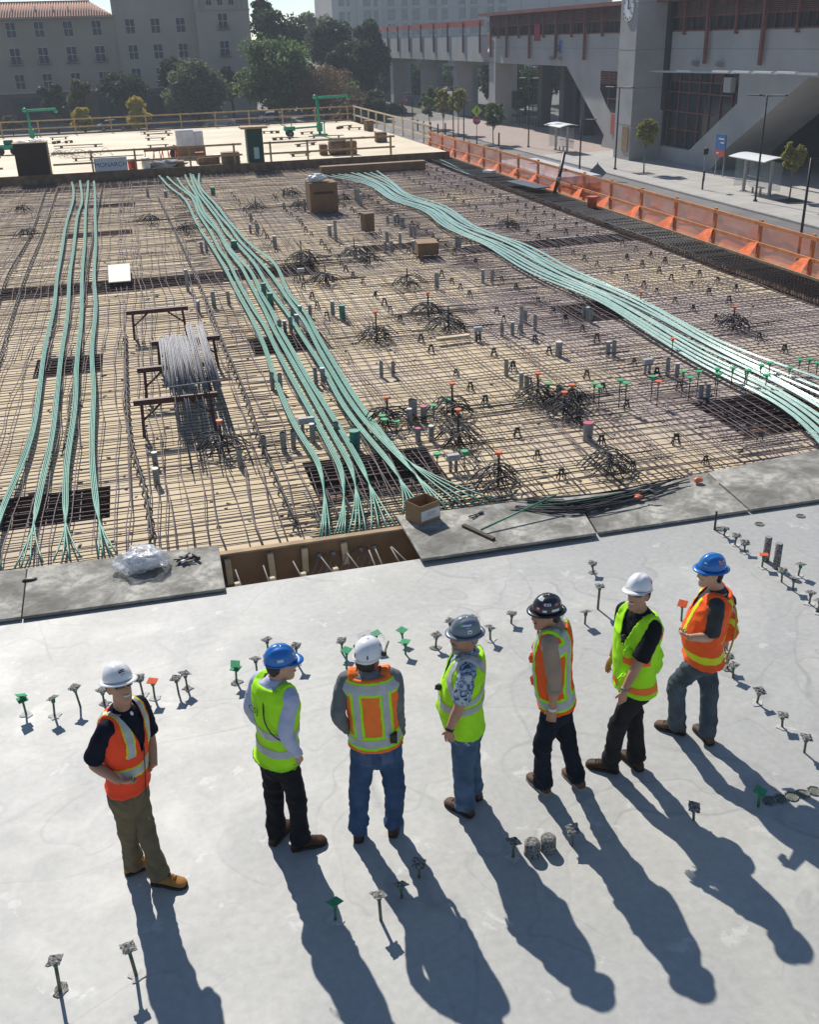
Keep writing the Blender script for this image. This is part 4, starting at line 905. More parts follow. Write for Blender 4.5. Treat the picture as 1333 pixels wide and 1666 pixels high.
def torso_rings(F, tw, infl, t0, t1, belly=0.0, extra=0.0):
    """profile of the trunk between fractions t0 and t1"""
    prof = [(-0.30, .075, .07, 0), (-0.22, .125, .095, 0), (-0.1, .168, .118, -.006), (0.0, .172, .122, -.006), (.12, .163, .117, 0), (.27, .155, .112, .004), (.5, .166, .122, .006), (.72, .187, .126, .004), (.86, .190, .110, -.008), (.95, .150, .088, -.014), (1.01, .085, .070, -.012)]
    out = []
    ts = [t0]+[p[0] for p in prof if t0 < p[0] < t1]+[t1]
    for t in ts:
        for a, b in zip(prof, prof[1:]):
            if a[0] <= t <= b[0]+1e-9:
                u = (t-a[0])/(b[0]-a[0]); w, d, off = [a[i]*(1-u)+b[i]*u for i in (1, 2, 3)]; break
        bl = belly*math.exp(-((t-.30)/.26)**2); s = F.scale
        c = F.pel+F.up*(t*F.TL)+F.fwd_t(t)*(off*s+bl*0.62)
        out.append((c, F.rt_t(t), F.fwd_t(t), w*s*tw+infl+bl*0.35, d*s+infl+bl*0.55+extra))
    return out
def hand(mb, wr, d, pn, sv, curl, s=1.0):
    """wrist, pointing direction, palm normal (curl side), thumb side"""
    d = d.normalized(); sv = (sv-d*sv.dot(d)).normalized(); pn2 = sv.cross(d)
    if pn2.dot(pn) < 0: pn2 = -pn2
    R = [(0.0, .024, .018), (.02, .030, .017), (.05, .040, .0145), (.08, .041, .0125), (.092, .037, .010)]
    loft(mb, [(wr+d*(a*s)+pn2*(0.004*s), sv, pn2, b*s, c*s) for a, b, c in R], 12)
    for i, (o, L) in enumerate(((.030, .066), (.010, .076), (-.010, .071), (-.029, .055))):
        p = wr+d*(.084*s)+sv*(o*s); dd = d.copy(); pts = [p-d*.012]; ang = curl*(0.75+0.12*i)
        pts.append(p)
        for k, f in enumerate((.45, .30, .25)):
            dd = (Matrix.Rotation(ang*(0.55 if k == 0 else 0.9), 3, d.cross(pn2)) @ dd).normalized(); p = p+dd*(L*f*s); pts.append(p)
        mb.tube(pts, [.0095*s, .0095*s, .0088*s, .0080*s, .0062*s], 7)
    p = wr+d*(.028*s)+sv*(.030*s); dd = (d*0.75+sv*0.55+pn2*0.25).normalized(); pts = [p-sv*.012, p]
    for f in (.030, .026): p = p+dd*(f*s); pts.append(p); dd = (dd*0.8+d*0.35+pn2*0.25).normalized()
    mb.tube(pts, [.012*s, .012*s, .0105*s, .008*s], 7)
def shell(me, mask, off, name, mat_, parent):
    """faces of me chosen by mask, lifted off by off: a strip of cloth sewn on"""
    bm = bmesh.new(); bm.from_mesh(me); bm.normal_update()
    kill = [f for f in bm.faces if not mask(f.calc_center_median(), f.normal)]
    bmesh.ops.delete(bm, geom=kill, context='FACES')
    if not bm.faces: bm.free(); return None
    for v in bm.verts: v.co += v.normal*off
    m2 = bpy.data.meshes.new(name); bm.to_mesh(m2); bm.free(); m2.polygons.foreach_set('use_smooth', [True]*len(m2.polygons))
    return link_mesh(name, m2, mat_, parent)
def text_mesh(txt, size, m, parent, loc, right, up, name='lettering', depth=0.0008):
    cu = bpy.data.curves.new('t', 'FONT'); cu.body = txt; cu.size = size; cu.align_x = 'CENTER'; cu.align_y = 'CENTER'; cu.extrude = depth; cu.resolution_u = 3
    ob = bpy.data.objects.new('t', cu); COL.objects.link(ob); dg = bpy.context.evaluated_depsgraph_get(); me = bpy.data.meshes.new_from_object(ob.evaluated_get(dg)); bpy.data.objects.remove(ob); bpy.data.curves.remove(cu)
    r, u = Vector(right).normalized(), Vector(up).normalized(); n = r.cross(u)
    me.transform(Matrix(((r.x,u.x,n.x,loc[0]),(r.y,u.y,n.y,loc[1]),(r.z,u.z,n.z,loc[2]),(0,0,0,1)))); me.materials.clear()
    return link_mesh(name, me, m, parent)

def person(S):
    F = Fig(); lab = S['label']
    la, ra = G(*S['la'], 0.10), G(*S['ra'], 0.10); Yb = (la.y+ra.y)/2
    base = Vector(((la.x+ra.x)/2, Yb, 0.0)); L = lambda v: v-base
    def J(px, dy=0.0): return PY(px[0], px[1], Yb+dy)-base
    root = empty('person', base, 0, lab, 'person', 'workers standing on the slab')
    la, ra = L(la), L(ra)
    F.pel = J((S['pel'][0], S['pel'][1]-12)); F.neck = J(S['neck'])+Vector((0,0,.028)); top = J(S['top'])
    F.up = (F.neck-F.pel).normalized(); F.TL = (F.neck-F.pel).length+0.015; F.scale = S.get('scale', 1.0)
    th, hd, ph = math.radians(S['th']), math.radians(S['hd']), math.radians(S.get('ph', S['th']))
    def frame(a):
        f = Vector((math.sin(a), math.cos(a), 0)); f = (f-F.up*f.dot(F.up)).normalized(); return f, f.cross(F.up).normalized()
    F.fwd, F.rt = frame(th)
    F.fwd_t = lambda t: frame(ph+(th-ph)*min(1, max(0, t*1.4)))[0]; F.rt_t = lambda t: frame(ph+(th-ph)*min(1, max(0, t*1.4)))[1]
    pf, pr = frame(ph)
    s = F.scale; tw = S.get('tw', 1.0); belly = S.get('belly', 0.0)
    hipR, hipL = F.pel+pr*(.088*s), F.pel-pr*(.088*s)
    shR, shL = F.neck+F.rt*(.185*s*tw)-F.up*.045, F.neck-F.rt*(.185*s*tw)-F.up*.045
    kn = {}
    for k, hp, an in (('l', hipL, la), ('r', hipR, ra)):
        q = S[k+'k']; kn[k] = J(q[:2], (hp.y+an.y)/2+(q[2] if len(q) > 2 else 0.0))
    arms = {}
    for k, sh, sg in (('l', shL, -1), ('r', shR, 1)):
        if S.get(k+'e'):
            e = J(S[k+'e'][:2], S[k+'e'][2]); w = J(S[k+'w'][:2], S[k+'w'][2])
        else:
            e = sh-F.up*.27+F.rt*(sg*.05)-F.fwd*.06; w = e-F.up*.22+F.fwd*.10
        e = sh+(e-sh).normalized()*max(.25, min(.33, (e-sh).length)); w = e+(w-e).normalized()*max(.22, min(.285, (w-e).length)); arms[k] = (sh, e, w)
    # ---- body, one continuous skin
    mb = MB()
    loft(mb, torso_rings(F, tw, -.004, -.28, 1.0, belly*0.9))
    hf = Vector((math.sin(hd), math.cos(hd), 0)); pitch = S.get('pitch', 0.1); hu = (Vector((0,0,1))*math.cos(pitch)+hf*math.sin(pitch)); hf = hf*math.cos(pitch)-Vector((0,0,1))*math.sin(pitch); hr = hf.cross(hu)
    tilt = S.get('tilt', 0.0)
    if tilt: hu = (hu*math.cos(tilt)+hr*math.sin(tilt)); hr = hf.cross(hu)
    HC = top-Vector((0,0,.190))+F.fwd*0.0; HC.y += 0.0
    limb(mb, [F.neck-F.up*.04, F.neck+F.up*.03, HC-hu*.06-hf*.015], [.075, .060, .056], 12, 4)
    HP = [(-.120, .018, .080, .030), (-.110, .034, .090, .010), (-.09, .048, .095, -.020), (-.06, .060, .095, -.062), (-.02, .069, .094, -.088), (.02, .074, .093, -.099), (.06, .075, .090, -.100), (.09, .062, .070, -.080), (.112, .035, .035, -.045)]
    loft(mb, [(HC+hu*z+hf*((f+b)/2), hr, hf, w, (f-b)/2) for z, w, f, b in HP], 20)
    limb(mb, [HC+hf*.088+hu*.030, HC+hf*.104+hu*.002, HC+hf*.113-hu*.020, HC+hf*.088-hu*.034], [.008, .011, .0145, .008], 8, 3)
    for sg in (-1, 1): loft(mb, [(HC+hr*(sg*x)+hf*(-.008), hf, hu, a*.017, a*.032) for x, a in ((.062, .8), (.072, 1.0), (.083, .9), (.088, .5))], 10)
    loft(mb, [(HC+hf*(.082+.012*a)-hu*.052, hr, hu, .026*(1-a*.6), .020*(1-a*.5)) for a in (0, .5, 1)], 10)   # lips
    for k in 'lr':
        sh, e, w = arms[k]; limb(mb, [F.neck.lerp(sh, .4)-F.up*.04, sh, sh.lerp(e, .5), e, e.lerp(w, .35), w], [.05*s, .054*s, .047*s, .040*s, .041*s, .0275*s], 12, 4)
    for k, hp, an in (('l', hipL, la), ('r', hipR, ra)):
        limb(mb, [hp, hp.lerp(kn[k], .5), kn[k], kn[k].lerp(an, .35), an], [.088*s, .078*s, .057*s, .058*s, .036*s], 12, 4)
    body = remeshed(mb, .0072, 3, 'body', 0.55); body.materials.append(S['skin'])
    hb = MB()
    for k, sg in (('l', -1), ('r', 1)):
        sh, e, w = arms[k]; d = (w-e).normalized(); q = S.get(k+'f'); dh = (J(q[:2], q[2])-w).normalized() if q else d
        inward = (-F.rt*sg+F.fwd*.35-F.up*.1); thumb = (F.fwd+F.rt*sg*(-.2)+F.up*.2) if not S.get(k+'thumb') else S[k+'thumb'](F)
        hand(hb, w-d*.012, dh, inward, thumb, S.get(k+'c', 0.45), 1.0)
    hm = hb.mesh('hands'); bm = bmesh.new(); bm.from_mesh(body); bm.from_mesh(hm); bm.to_mesh(body); bm.free(); bpy.data.meshes.remove(hm)
    body.polygons.foreach_set('use_smooth', [True]*len(body.polygons)); bo = link_mesh('body', body, None, root)
    # ---- trousers
    mb = MB(); loft(mb, torso_rings(F, tw, .013, -.28, .20, belly*0.8))
    for k, hp, an in (('l', hipL, la), ('r', hipR, ra)):
        hem = an+(kn[k]-an).normalized()*.012; hem.z = max(hem.z-0.04, .055)
        pb = S.get('baggy', 1.0)
        limb(mb, [hp, hp.lerp(kn[k], .5), kn[k], kn[k].lerp(hem, .5), hem], [.100*s, .086*s*pb, .070*s*pb, .067*s*pb, .072*s], 16, 5)
    tr = remeshed(mb, .0095, 3, 'trousers'); kz = (kn['l'].z+kn['r'].z)/2
    wrinkle(tr, .0150, 9.0, 10.0, S['seed'], lambda x, y, z: 0.55+0.8*math.exp(-((z-kz)/.10)**2)+1.0*math.exp(-((z-.13)/.10)**2)+0.4*math.exp(-((z-F.pel.z+.08)/.09)**2))
    link_mesh('trousers', tr, S['trousers'], root)
    bl = MB(); R_ = torso_rings(F, tw, .019, .17, .235, belly*.8); loft(bl, R_, 24); bl.build('belt', S.get('belt', M_LEATHER), root)
    # ---- shirt
    mb = MB(); loft(mb, torso_rings(F, tw, .007, S.get('shirt_lo', .05), .985, belly))
    loft(mb, [(F.neck+F.up*a+F.fwd*(-.012+.02*(a > .03)), F.rt, (F.fwd*1.0-F.up*.25).normalized(), r, r*.95) for a, r in ((-.06, .10), (.0, .082), (.035, .070))], 16)
    slv = S['sleeve']
    for k in 'lr':
        sh, e, w = arms[k]
        if slv == 'short': limb(mb, [F.neck.lerp(sh, .40)-F.up*.040, sh.lerp(F.neck, .06), sh.lerp(e, .45), sh.lerp(e, .88)], [.062*s, .066*s, .067*s, .069*s], 14, 4)
        elif slv == 'rolled': limb(mb, [F.neck.lerp(sh, .40)-F.up*.040, sh.lerp(F.neck, .06), sh.lerp(e, .5), e, e.lerp(w, .30)], [.062*s, .065*s, .062*s, .057*s, .056*s], 14, 4)
        else: limb(mb, [F.neck.lerp(sh, .40)-F.up*.040, sh.lerp(F.neck, .06), sh.lerp(e, .5), e, e.lerp(w, .5), e.lerp(w, .97)], [.062*s, .065*s, .060*s, .055*s, .049*s, .037*s], 14, 4)
    shm = remeshed(mb, .0088, 3, 'shirt'); wrinkle(shm, .0075, 8.0, 12.0, S['seed']+3)
    link_mesh('shirt', shm, S['shirt'], root)
    # ---- vest
    lo = S.get('vest_lo', .04); mb = MB(); ve = S.get('vest_ext', 0.0)
    R_ = torso_rings(F, tw, .024, lo, .975, belly, ve)
    c0 = R_[0]; R_[0] = (c0[0], c0[1], c0[2], c0[3]+S.get('flare', .012), c0[4]+S.get('flare', .012)); loft(mb, R_, 24)
    for k in 'lr':
        sh = arms[k][0]; limb(mb, [F.neck-F.up*.070, sh.lerp(F.neck, .17)-F.up*.004], [.086, .080*s], 14, 4)
    if S.get('bulge'):
        for (u_, w_, v_, r_) in S['bulge']: mb.lathe(F.pel+F.up*(v_*F.TL)+F.rt*u_+F.fwd*w_, [(r_*.3, -r_), (r_*.85, -r_*.5), (r_, 0), (r_*.85, r_*.5), (r_*.3, r_)], 12)
    vm = remeshed(mb, .0072, 4, 'vest'); wrinkle(vm, S.get('vw', .0085), 7.0, 7.0, S['seed']+9)
    def TC(p): q = p-F.pel; return q.dot(F.rt), q.dot(F.fwd), q.dot(F.up)/F.TL
    bm = bmesh.new(); bm.from_mesh(vm); kill = []
    for f in bm.faces:
        u, w, v = TC(f.calc_center_median()); n = f.normal
        vneck = w > -.02 and abs(u) < max(0.0, (v-S.get('vn', .62))*S.get('vs', .19))+ (.012 if v > S.get('vn', .62) else 0)
        if (n.dot(F.up) < -.55 and v < lo+.06) or vneck or (v > .87 and math.hypot(u, w+.002) < .092): kill.append(f)
    bmesh.ops.delete(bm, geom=kill, context='FACES'); bm.to_mesh(vm); bm.free(); vm.update()
    vest = link_mesh('vest', vm, S['vest'], root); so = vest.modifiers.new('cloth thickness', 'SOLIDIFY'); so.thickness = .006; so.offset = -1
    for nm, m_, fn in S['strips']:
        def mask(c, n, fn=fn): u, w, v = TC(c); return fn(u, w, v, math.degrees(math.atan2(u, w)))
        if nm == 'trim': shell(vm, mask, .0022, 'vest_trim', m_, vest)
        else: shell(vm, mask, .0040, 'reflective_tape', m_, vest)
    # ---- boots
    for k, an in (('l', la), ('r', ra)):
        q = S[k+'t']; tp = L(G(q[0], q[1], .02)); d = Vector((tp.x-an.x, tp.y-an.y, 0)).normalized(); sd = Vector((d.y, -d.x, 0)); o = Vector((an.x, an.y, 0))
        mb = MB(); RR = [(-.080, .022, .022, .035), (-.072, .034, .012, .075), (-.04, .041, .012, .115), (.0, .043, .012, .125), (.05, .045, .012, .108), (.09, .048, .012, .085), (.135, .051, .012, .070), (.175, .047, .012, .060), (.198, .033, .014, .046), (.205, .015, .02, .035)]
        loft(mb, [(o+d*a+Vector((0,0,(z0+z1)/2)), sd, Vector((0,0,1)), w*1.04, (z1-z0)/2) for a, w, z0, z1 in RR], 14)
        limb(mb, [o+Vector((0,0,.07)), o+Vector((0,0,.155))], [.047, .050], 12, 3)
        bt = remeshed(mb, .008, 2, 'boot'); bt.materials.append(S['boots']); b = link_mesh('boot', bt, None, root)
        so_ = MB(); pl = [(-.084, 0), (-.075, .034), (-.03, .043), (.03, .040), (.09, .050), (.14, .053), (.18, .046), (.204, .024), (.211, 0)]
        pol = [(a, w) for a, w in pl]+[(a, -w) for a, w in reversed(pl[1:-1])]
        so_.prism([((o+d*a+sd*w).x, (o+d*a+sd*w).y) for a, w in pol], 0.001, .026); so_.build('sole', S.get('sole', M_SOLE), b)
        lc = MB()
        for i_ in range(4): q_ = o+d*(.055+.022*i_)+Vector((0,0,.114-.0125*i_)); lc.tube([q_-sd*.022, q_+Vector((0,0,.006)), q_+sd*.022], .0035, 4)
        lc.build('lace', S.get('lace', M_SOLE), b)
    # ---- head things
    def HPt(x, y, z): return HC+hr*x+hf*y+hu*z
    if S.get('hair'):
        hb = MB(); loft(hb, [(HPt(0, (f+b)/2-.006, z), hr, hf, w+.006, (f-b)/2) for z, w, f, b in ((S.get('hair_lo', -.05), .055, -.03, -.088), (-.02, .071, .005, -.102), (.02, .077, .030, -.110), (.055, .079, .055, -.110))], 18); hb.build('hair', S['hair'], root)
    gl = MB(); W_ = .066
    if S.get('shades', True):
        for sg in (-1, 1):
            pts = [HPt(sg*x, y, .024) for x, y in ((.012, .101), (.034, .099), (.054, .088), (.066, .068))]
            for a, b in zip(pts, pts[1:]): gl._add([a-hu*.017, b-hu*.015, b+hu*.015, a+hu*.015, a-hu*.017-hf*.004, b-hu*.015-hf*.004, b+hu*.015-hf*.004, a+hu*.015-hf*.004], [(0,1,2,3),(7,6,5,4),(0,4,5,1),(2,6,7,3),(1,5,6,2),(3,7,4,0)])
            gl.tube([HPt(sg*.067, .066, .030), HPt(sg*.078, .0, .024)], .0035, 5)
        gl.tube([HPt(-.014, .104, .028), HPt(.014, .104, .028)], .004, 5)
        gl.build('sunglasses', M_GLASSDK, root)
    else:
        for sg in (-1, 1): gl.tube([HPt(sg*.020, .0925, .020), HPt(sg*.042, .086, .020)], .0055, 6)
        gl.build('eyes', M_GLASSDK, root); eb = MB(); [eb.tube([HPt(sg*.016, .099, .036), HPt(sg*.05, .088, .038)], .005, 5) for sg in (-1, 1)]; eb.build('eyebrows', S.get('hair') or M_HAIRBR, root)
    mo = MB(); mo.tube([HPt(-.026, .090, -.047), HPt(-.012, .1005, -.053), HPt(.012, .1005, -.053), HPt(.026, .090, -.047)], .0058, 6); mo.build('mouth', M_TEETH if S.get('smile') else M_LIP, root)
    if S.get('beard'):
        bd = MB(); loft(bd, [(HPt(0, y, z), hr, hf, w, d_) for z, w, d_, y in ((-.128, .026, .026, .068), (-.112, .044, .040, .058), (-.09, .054, .046, .054), (-.072, .058, .044, .054))], 14); bd.tube([HPt(-.034, .083, -.058), HPt(-.015, .103, -.036), HPt(.015, .103, -.036), HPt(.034, .083, -.058)], .008, 6)
        bd.build('beard', S['beard'], root)
    # ---- hard hat
    hat = S['hat']; hp = HPt(0, -.006, .055); hroot = empty('hard_hat', base+hp, 0, S['hatlabel'], 'hard hat', 'hard hats worn by the workers'); C0 = Vector((0,0,0))
    hp0 = hp; HH = lambda x, y, z: hr*x+hf*y+hu*z
    n, m = 40, 11; V = []; Fc = []
    Wd, Dp, Ht = (.099, .120, .118) if hat != 'climb' else (.103, .124, .128)
    for i in range(m+1):
        t = i/m*math.pi/2; rr = math.cos(t)**0.82 if i < m else 0.0; z = math.sin(t)**1.0*Ht
        for j in range(n):
            a = 2*math.pi*j/n; x, y = Wd*rr*math.cos(a), Dp*rr*math.sin(a); dz = 0
            if hat != 'climb' and i > 2: dz = .007*math.exp(-(x/.016)**2)+(.0045*math.exp(-((abs(x)-.045)/.010)**2) if y < .06 else 0)
            zl = z+dz
            if hat == 'climb' and i == 0: zl -= .022*max(0, -math.sin(a))+.012*abs(math.cos(a))
            V.append(HH(x, y, zl))
    Fc = [(i*n+j, i*n+(j+1) % n, (i+1)*n+(j+1) % n, (i+1)*n+j) for i in range(m) for j in range(n)]
    k_ = MB(); k_._add(V, Fc, True); sh_ = k_.build('shell', S['hatmat'], hroot); sm = sh_.modifiers.new('wall', 'SOLIDIFY'); sm.thickness = .004; sm.offset = -1
    V = []; br = MB()
    for q in range(4):
        for j in range(n):
            a = 2*math.pi*j/n; fr_ = max(0, math.sin(a)); bk_ = max(0, -math.sin(a))
            if hat == 'full': ext = .027+.014*fr_**2+.008*bk_**2
            elif hat == 'cap': ext = .005+.048*max(0, fr_-.35)/.65
            else: ext = .004+.012*fr_**3
            k = (0, 1, 1, 0)[q]; z = (-.001, -.001-ext*.30, -.006-ext*.30, -.006)[q]
            dv = Vector((math.cos(a)*Wd, math.sin(a)*Dp)); dn = dv.normalized()
            V.append(HH(dv.x+dn.x*ext*k, dv.y+dn.y*ext*k, z))
    br._add(V, [(q*n+j, q*n+(j+1) % n, ((q+1) % 4)*n+(j+1) % n, ((q+1) % 4)*n+j) for q in range(4) for j in range(n)], True)
    br.build('brim', S['hatmat'], hroot)
    def sticker(azd, eld, w, h, m_, txt=None, tm=None, ts=None, nm='sticker'):
        """thin patch on the shell, azd 0 = front, positive to the wearer's right"""
        a, t = math.radians(90-azd), math.radians(eld); 
        def S_(a, t, o=.0018): rr = math.cos(t)**.82; return HH((Wd*rr+o)*math.cos(a), (Dp*rr+o)*math.sin(a), math.sin(t)*Ht+.0006+o*math.sin(t)+(.006*math.exp(-((Wd*rr*math.cos(a))/.018)**2) if hat != 'climb' else 0))
        k = MB(); na, nt_ = 6, 4; da, dt = w/(.125*math.cos(t)**.82), h/.14; vs = [S_(a+da*(i/na-.5), t+dt*(j/nt_-.5)) for j in range(nt_+1) for i in range(na+1)]
        k._add(vs, [(j*(na+1)+i, j*(na+1)+i+1, (j+1)*(na+1)+i+1, (j+1)*(na+1)+i) for j in range(nt_) for i in range(na)], True)
        k.build(nm, m_, hroot)
        if txt:
            c = S_(a, t, .0045); r_ = (S_(a-.05, t)-S_(a+.05, t)).normalized(); u_ = (S_(a, t+.05)-S_(a, t-.05)).normalized(); text_mesh(txt, ts or h*.7, tm, hroot, c, r_, u_)
    S['stickers'](sticker)
    bd_ = MB(); loft(bd_, [(HPt(0, -.006, z)-hp0, hr, hf, .0775, .1015) for z in (.040, .060)], 20); bd_.build('suspension_band', M_BLK, hroot)
    if S.get('extra'): S['extra'](F, root, hroot, HH, HPt, arms, shell, vm, TC, vest, base)
    if S.get('watch'):
        k, m_ = S['watch']; sh, e, w = arms[k]; d = (w-e).normalized(); MB().tube([w-d*.035, w-d*.012], .0345, 14).build('wrist_band', m_, root)
    return root
M_STKW = mat('white_sticker', (0.75, 0.75, 0.74), 0.5); M_STKK = mat('black_sticker', (0.012, 0.012, 0.014), 0.5); M_STKR = mat('red_sticker', (0.55, 0.04, 0.03), 0.5); M_STKB = mat('navy_sticker', (0.02, 0.035, 0.16), 0.5); M_STKG = mat('green_sticker', (0.22, 0.60, 0.06), 0.5); M_STKO = mat('orange_sticker', (0.72, 0.20, 0.05), 0.5); M_STKL = mat('pale_blue_sticker', (0.30, 0.50, 0.72), 0.5)
def band(a, b): return lambda u, w, v, g: a < v < b
def vbars(a, b, v0=.0, v1=2, front=True, back=True):
    return lambda u, w, v, g: a < abs(u) < b and v0 < v < v1 and ((w > 0 and front) or (w <= 0 and back))
def small(st, *patches):
    for p in patches: st(*p)
# 1 -- orange vest, khaki trousers, white full-brim hat, facing the camera
def st1(st): st(4, 34, .052, .024, M_STKK); st(-2, 33.5, .028, .006, M_STKW); st(12, 35, .010, .008, M_STKW); st(4, 22, .034, .003, M_STKK)
def ex1(F, root, hroot, HH, HPt, arms, shell, vm, TC, vest, base):
    MB().tube([F.pel+F.up*(v*F.TL)+F.fwd*(.155+.02*v) for v in (.0, .2, .4, .6)], .004, 5).build('zip', M_STKK, vest)
    link_mesh('undershirt', blob(F.neck+F.fwd*.072-F.up*.008, (.018, .010, .022), 1, 2, .1), M_STKW, root)
person(dict(label='smiling man in orange vest and khaki trousers facing the camera', hatlabel='white full brim hard hat with small black badge, leftmost worker', seed=1, th=128, ph=112, hd=150, pitch=-.30, tilt=-.10, la=(260,1421), ra=(217,1400), lt=(298,1438), rt=(268,1393), pel=(209,1292), neck=(200,1160), top=(188,1079),
    re=(148,1245,-.10), rw=(196,1272,-.26), rf=(220,1277,-.20), le=(246,1203,.16), lw=(248,1226,.06), lf=(246,1248,.0), lk=(238,1352), rk=(207,1350), rc=.7, lc=.6, skin=M_SKIN[0], hair=M_HAIRBR, smile=True, sleeve='short', shirt=M_NAVY, trousers=M_KHAKI, boots=M_NUBUCK, lace=M_LEATHER, vest=mat('red_orange_fabric', (0.98, 0.085, 0.03), 0.7, 0.07, 12, 0.15, 90, spec=0.12), vest_lo=.06, vn=.55,
    hat='full', hatmat=M_HATW, belt=M_BLK, baggy=.93, stickers=st1, extra=ex1,
    strips=[('trim', M_YEL, band(.275, .425)), ('tape', M_TAPE, band(.30, .40)), ('trim', M_YEL, vbars(.066, .136, .55)), ('tape', M_TAPE, vbars(.078, .124, .55))]))
# 2 -- lime vest, pale blue shirt, black trousers, blue cap hat, facing right
def st2(st): st(95, 22, .050, .030, M_STKL); st(95, 22, .036, .010, M_STKW); st(30, 30, .030, .034, M_STKL)
def ex2(F, root, hroot, HH, HPt, arms, shell, vm, TC, vest, base):
    p = F.pel+F.up*(.70*F.TL)-F.fwd*.166-F.rt*.05
    text_mesh('CSJ', .075, M_STKK, vest, p+F.up*.0-F.fwd*.004, F.rt, F.up)
    pts = [F.neck+F.up*.02-F.fwd*.06-F.rt*.03, F.pel+F.up*(.86*F.TL)-F.fwd*.135+F.rt*.03, F.pel+F.up*(.62*F.TL)-F.fwd*.158+F.rt*.06, F.pel+F.up*(.45*F.TL)-F.fwd*.130+F.rt*.135, F.pel+F.up*(.30*F.TL)-F.fwd*.02+F.rt*.20]
    MB().tube(catmull(pts, 18), .0055, 6).build('shoulder_cord', M_STKK, root)
    lb = MB(); lb.cbox(F.pel-F.fwd*.15-F.up*.012, (.05, .012, .02), -.9); lb.build('care_label', M_STKW, vest)
person(dict(label='man in lime vest, pale blue shirt and blue hard hat facing right', hatlabel='blue peaked hard hat on the worker in the pale blue shirt', seed=2, th=58, ph=64, hd=88, pitch=.02, la=(449,1350), ra=(489,1363), lt=(474,1334), rt=(530,1366), pel=(452,1238), neck=(448,1114), top=(454,1047), re=(463,1192,-.19), rw=(487,1231,-.14), rf=(492,1251,-.10), le=None,
    lk=(446,1288), rk=(482,1292), rc=.6, lc=.5, skin=M_SKIN[1], hair=M_HAIRBR, hair_lo=-.045, shades=False, sleeve='long', shirt=M_SHIRTBL, trousers=M_BLK, boots=M_LEATHER, vest=M_LIME, vest_lo=-.03, vn=.60, flare=.022, hat='cap', hatmat=M_HATB, stickers=st2, extra=ex2,
    strips=[('tape', M_TAPE, band(.355, .445)), ('tape', M_TAPE, band(.13, .22)), ('trim', M_STKK, lambda u, w, v, g: v < -.022)]))
# 3 -- seen from the back
def st3(st): st(-150, 14, .012, .030, M_STKK); st(150, 14, .012, .030, M_STKK); st(70, 34, .014, .026, M_STKK)
def ex3(F, root, hroot, HH, HPt, arms, shell, vm, TC, vest, base):
    for sg in (-1, 1):
        MB().lathe(HH(sg*.114, .03, .012), [(.008, -.016), (.02, -.01), (.021, .01), (.008, .016)], 12).build('visor_pivot', M_STKK, hroot)
        MB().bar(HH(sg*.118, .03, .016), HH(sg*.10, .135, .055), .010, .016).build('visor_arm', M_STKK, hroot)
    V = []; n = 12
    for z, o in ((.040, .150), (.100, .128)):
        for i in range(n+1): a = math.radians(20+140*i/n); V.append(HH(.120*math.cos(a), .01+o*math.sin(a), z+.02*math.sin(a)))
    k = MB(); k._add(V, [(i, i+1, n+2+i, n+1+i) for i in range(n)], True); k.build('visor', M_VISOR, hroot)
    MB().tube([HH(-.08, -.06, -.03), HH(-.075, -.02, -.11), HH(-.05, .03, -.15)], .005, 5).build('chin_strap', M_STKR, hroot); MB().tube([HH(.08, -.06, -.03), HH(.075, -.02, -.11), HH(.05, .03, -.15)], .005, 5).build('chin_strap', M_STKR, hroot)
    MB().cbox(F.pel+F.up*(.18*F.TL)-F.fwd*.10+F.rt*.145, (.05, .05, .075), -.3).build('belt_pouch', M_STKK, root)
    for sg in (-1, 1):
        pk = shell(bpy.data.objects[tr_name(root)].data, lambda c, n, sg=sg: (lambda u, w, v: .035 < u*sg < .125 and -.20 < v < .03 and w < -.03)(*TC(c)), .0022, 'back_pocket', M_DENIMPK, root)
def tr_name(root): return [c.name for c in root.children if c.name.startswith('trousers')][0]
M_DENIMPK = mat('pocket_denim', (0.055, 0.10, 0.19), 0.85, 0.25, 9, 0.2, 160)
M_VISOR = plastic_mat('smoky_visor', (0.55, 0.58, 0.60), 0.35)
def vest3_tape(u, w, v, g): return (.82 < v < .93) or (w <= 0 and .085 < abs(u) < .130 and .2 < v < .84) or (.10 < v < .19)
def vest3_trim(u, w, v, g): return (.785 < v < .955) or (w <= 0 and .065 < abs(u) < .150 and .2 < v < .84) or (.07 < v < .235)
person(dict(label='man in orange and silver vest, grey sleeves and jeans seen from behind', hatlabel='white climbing style helmet with raised visor on worker seen from behind', seed=3, th=14, ph=10, hd=40, pitch=.05, la=(583,1345), ra=(640,1336), lt=(584,1325), rt=(646,1316), pel=(612,1220), neck=(601,1098), top=(598,1037), le=(549,1163,-.02), lw=(568,1192,.10), lf=(576,1206,.14), re=(646,1165,-.03), rw=(655,1207,.06), rf=(655,1222,.10),
    lk=(585,1283), rk=(643,1283), lc=.5, rc=.5, skin=M_SKIN[2], hair=M_HAIRDK, shades=True, sleeve='long', shirt=M_GREYKN, trousers=M_DENIM, boots=M_LEATHER, vest=M_ORG2, vest_lo=.03, vn=.70, tw=1.04, hat='climb', hatmat=M_HATW, stickers=st3, extra=ex3, belt=M_STKK, baggy=1.08,
    strips=[('trim', M_LIME, vest3_trim), ('tape', M_TAPE, vest3_tape)]))
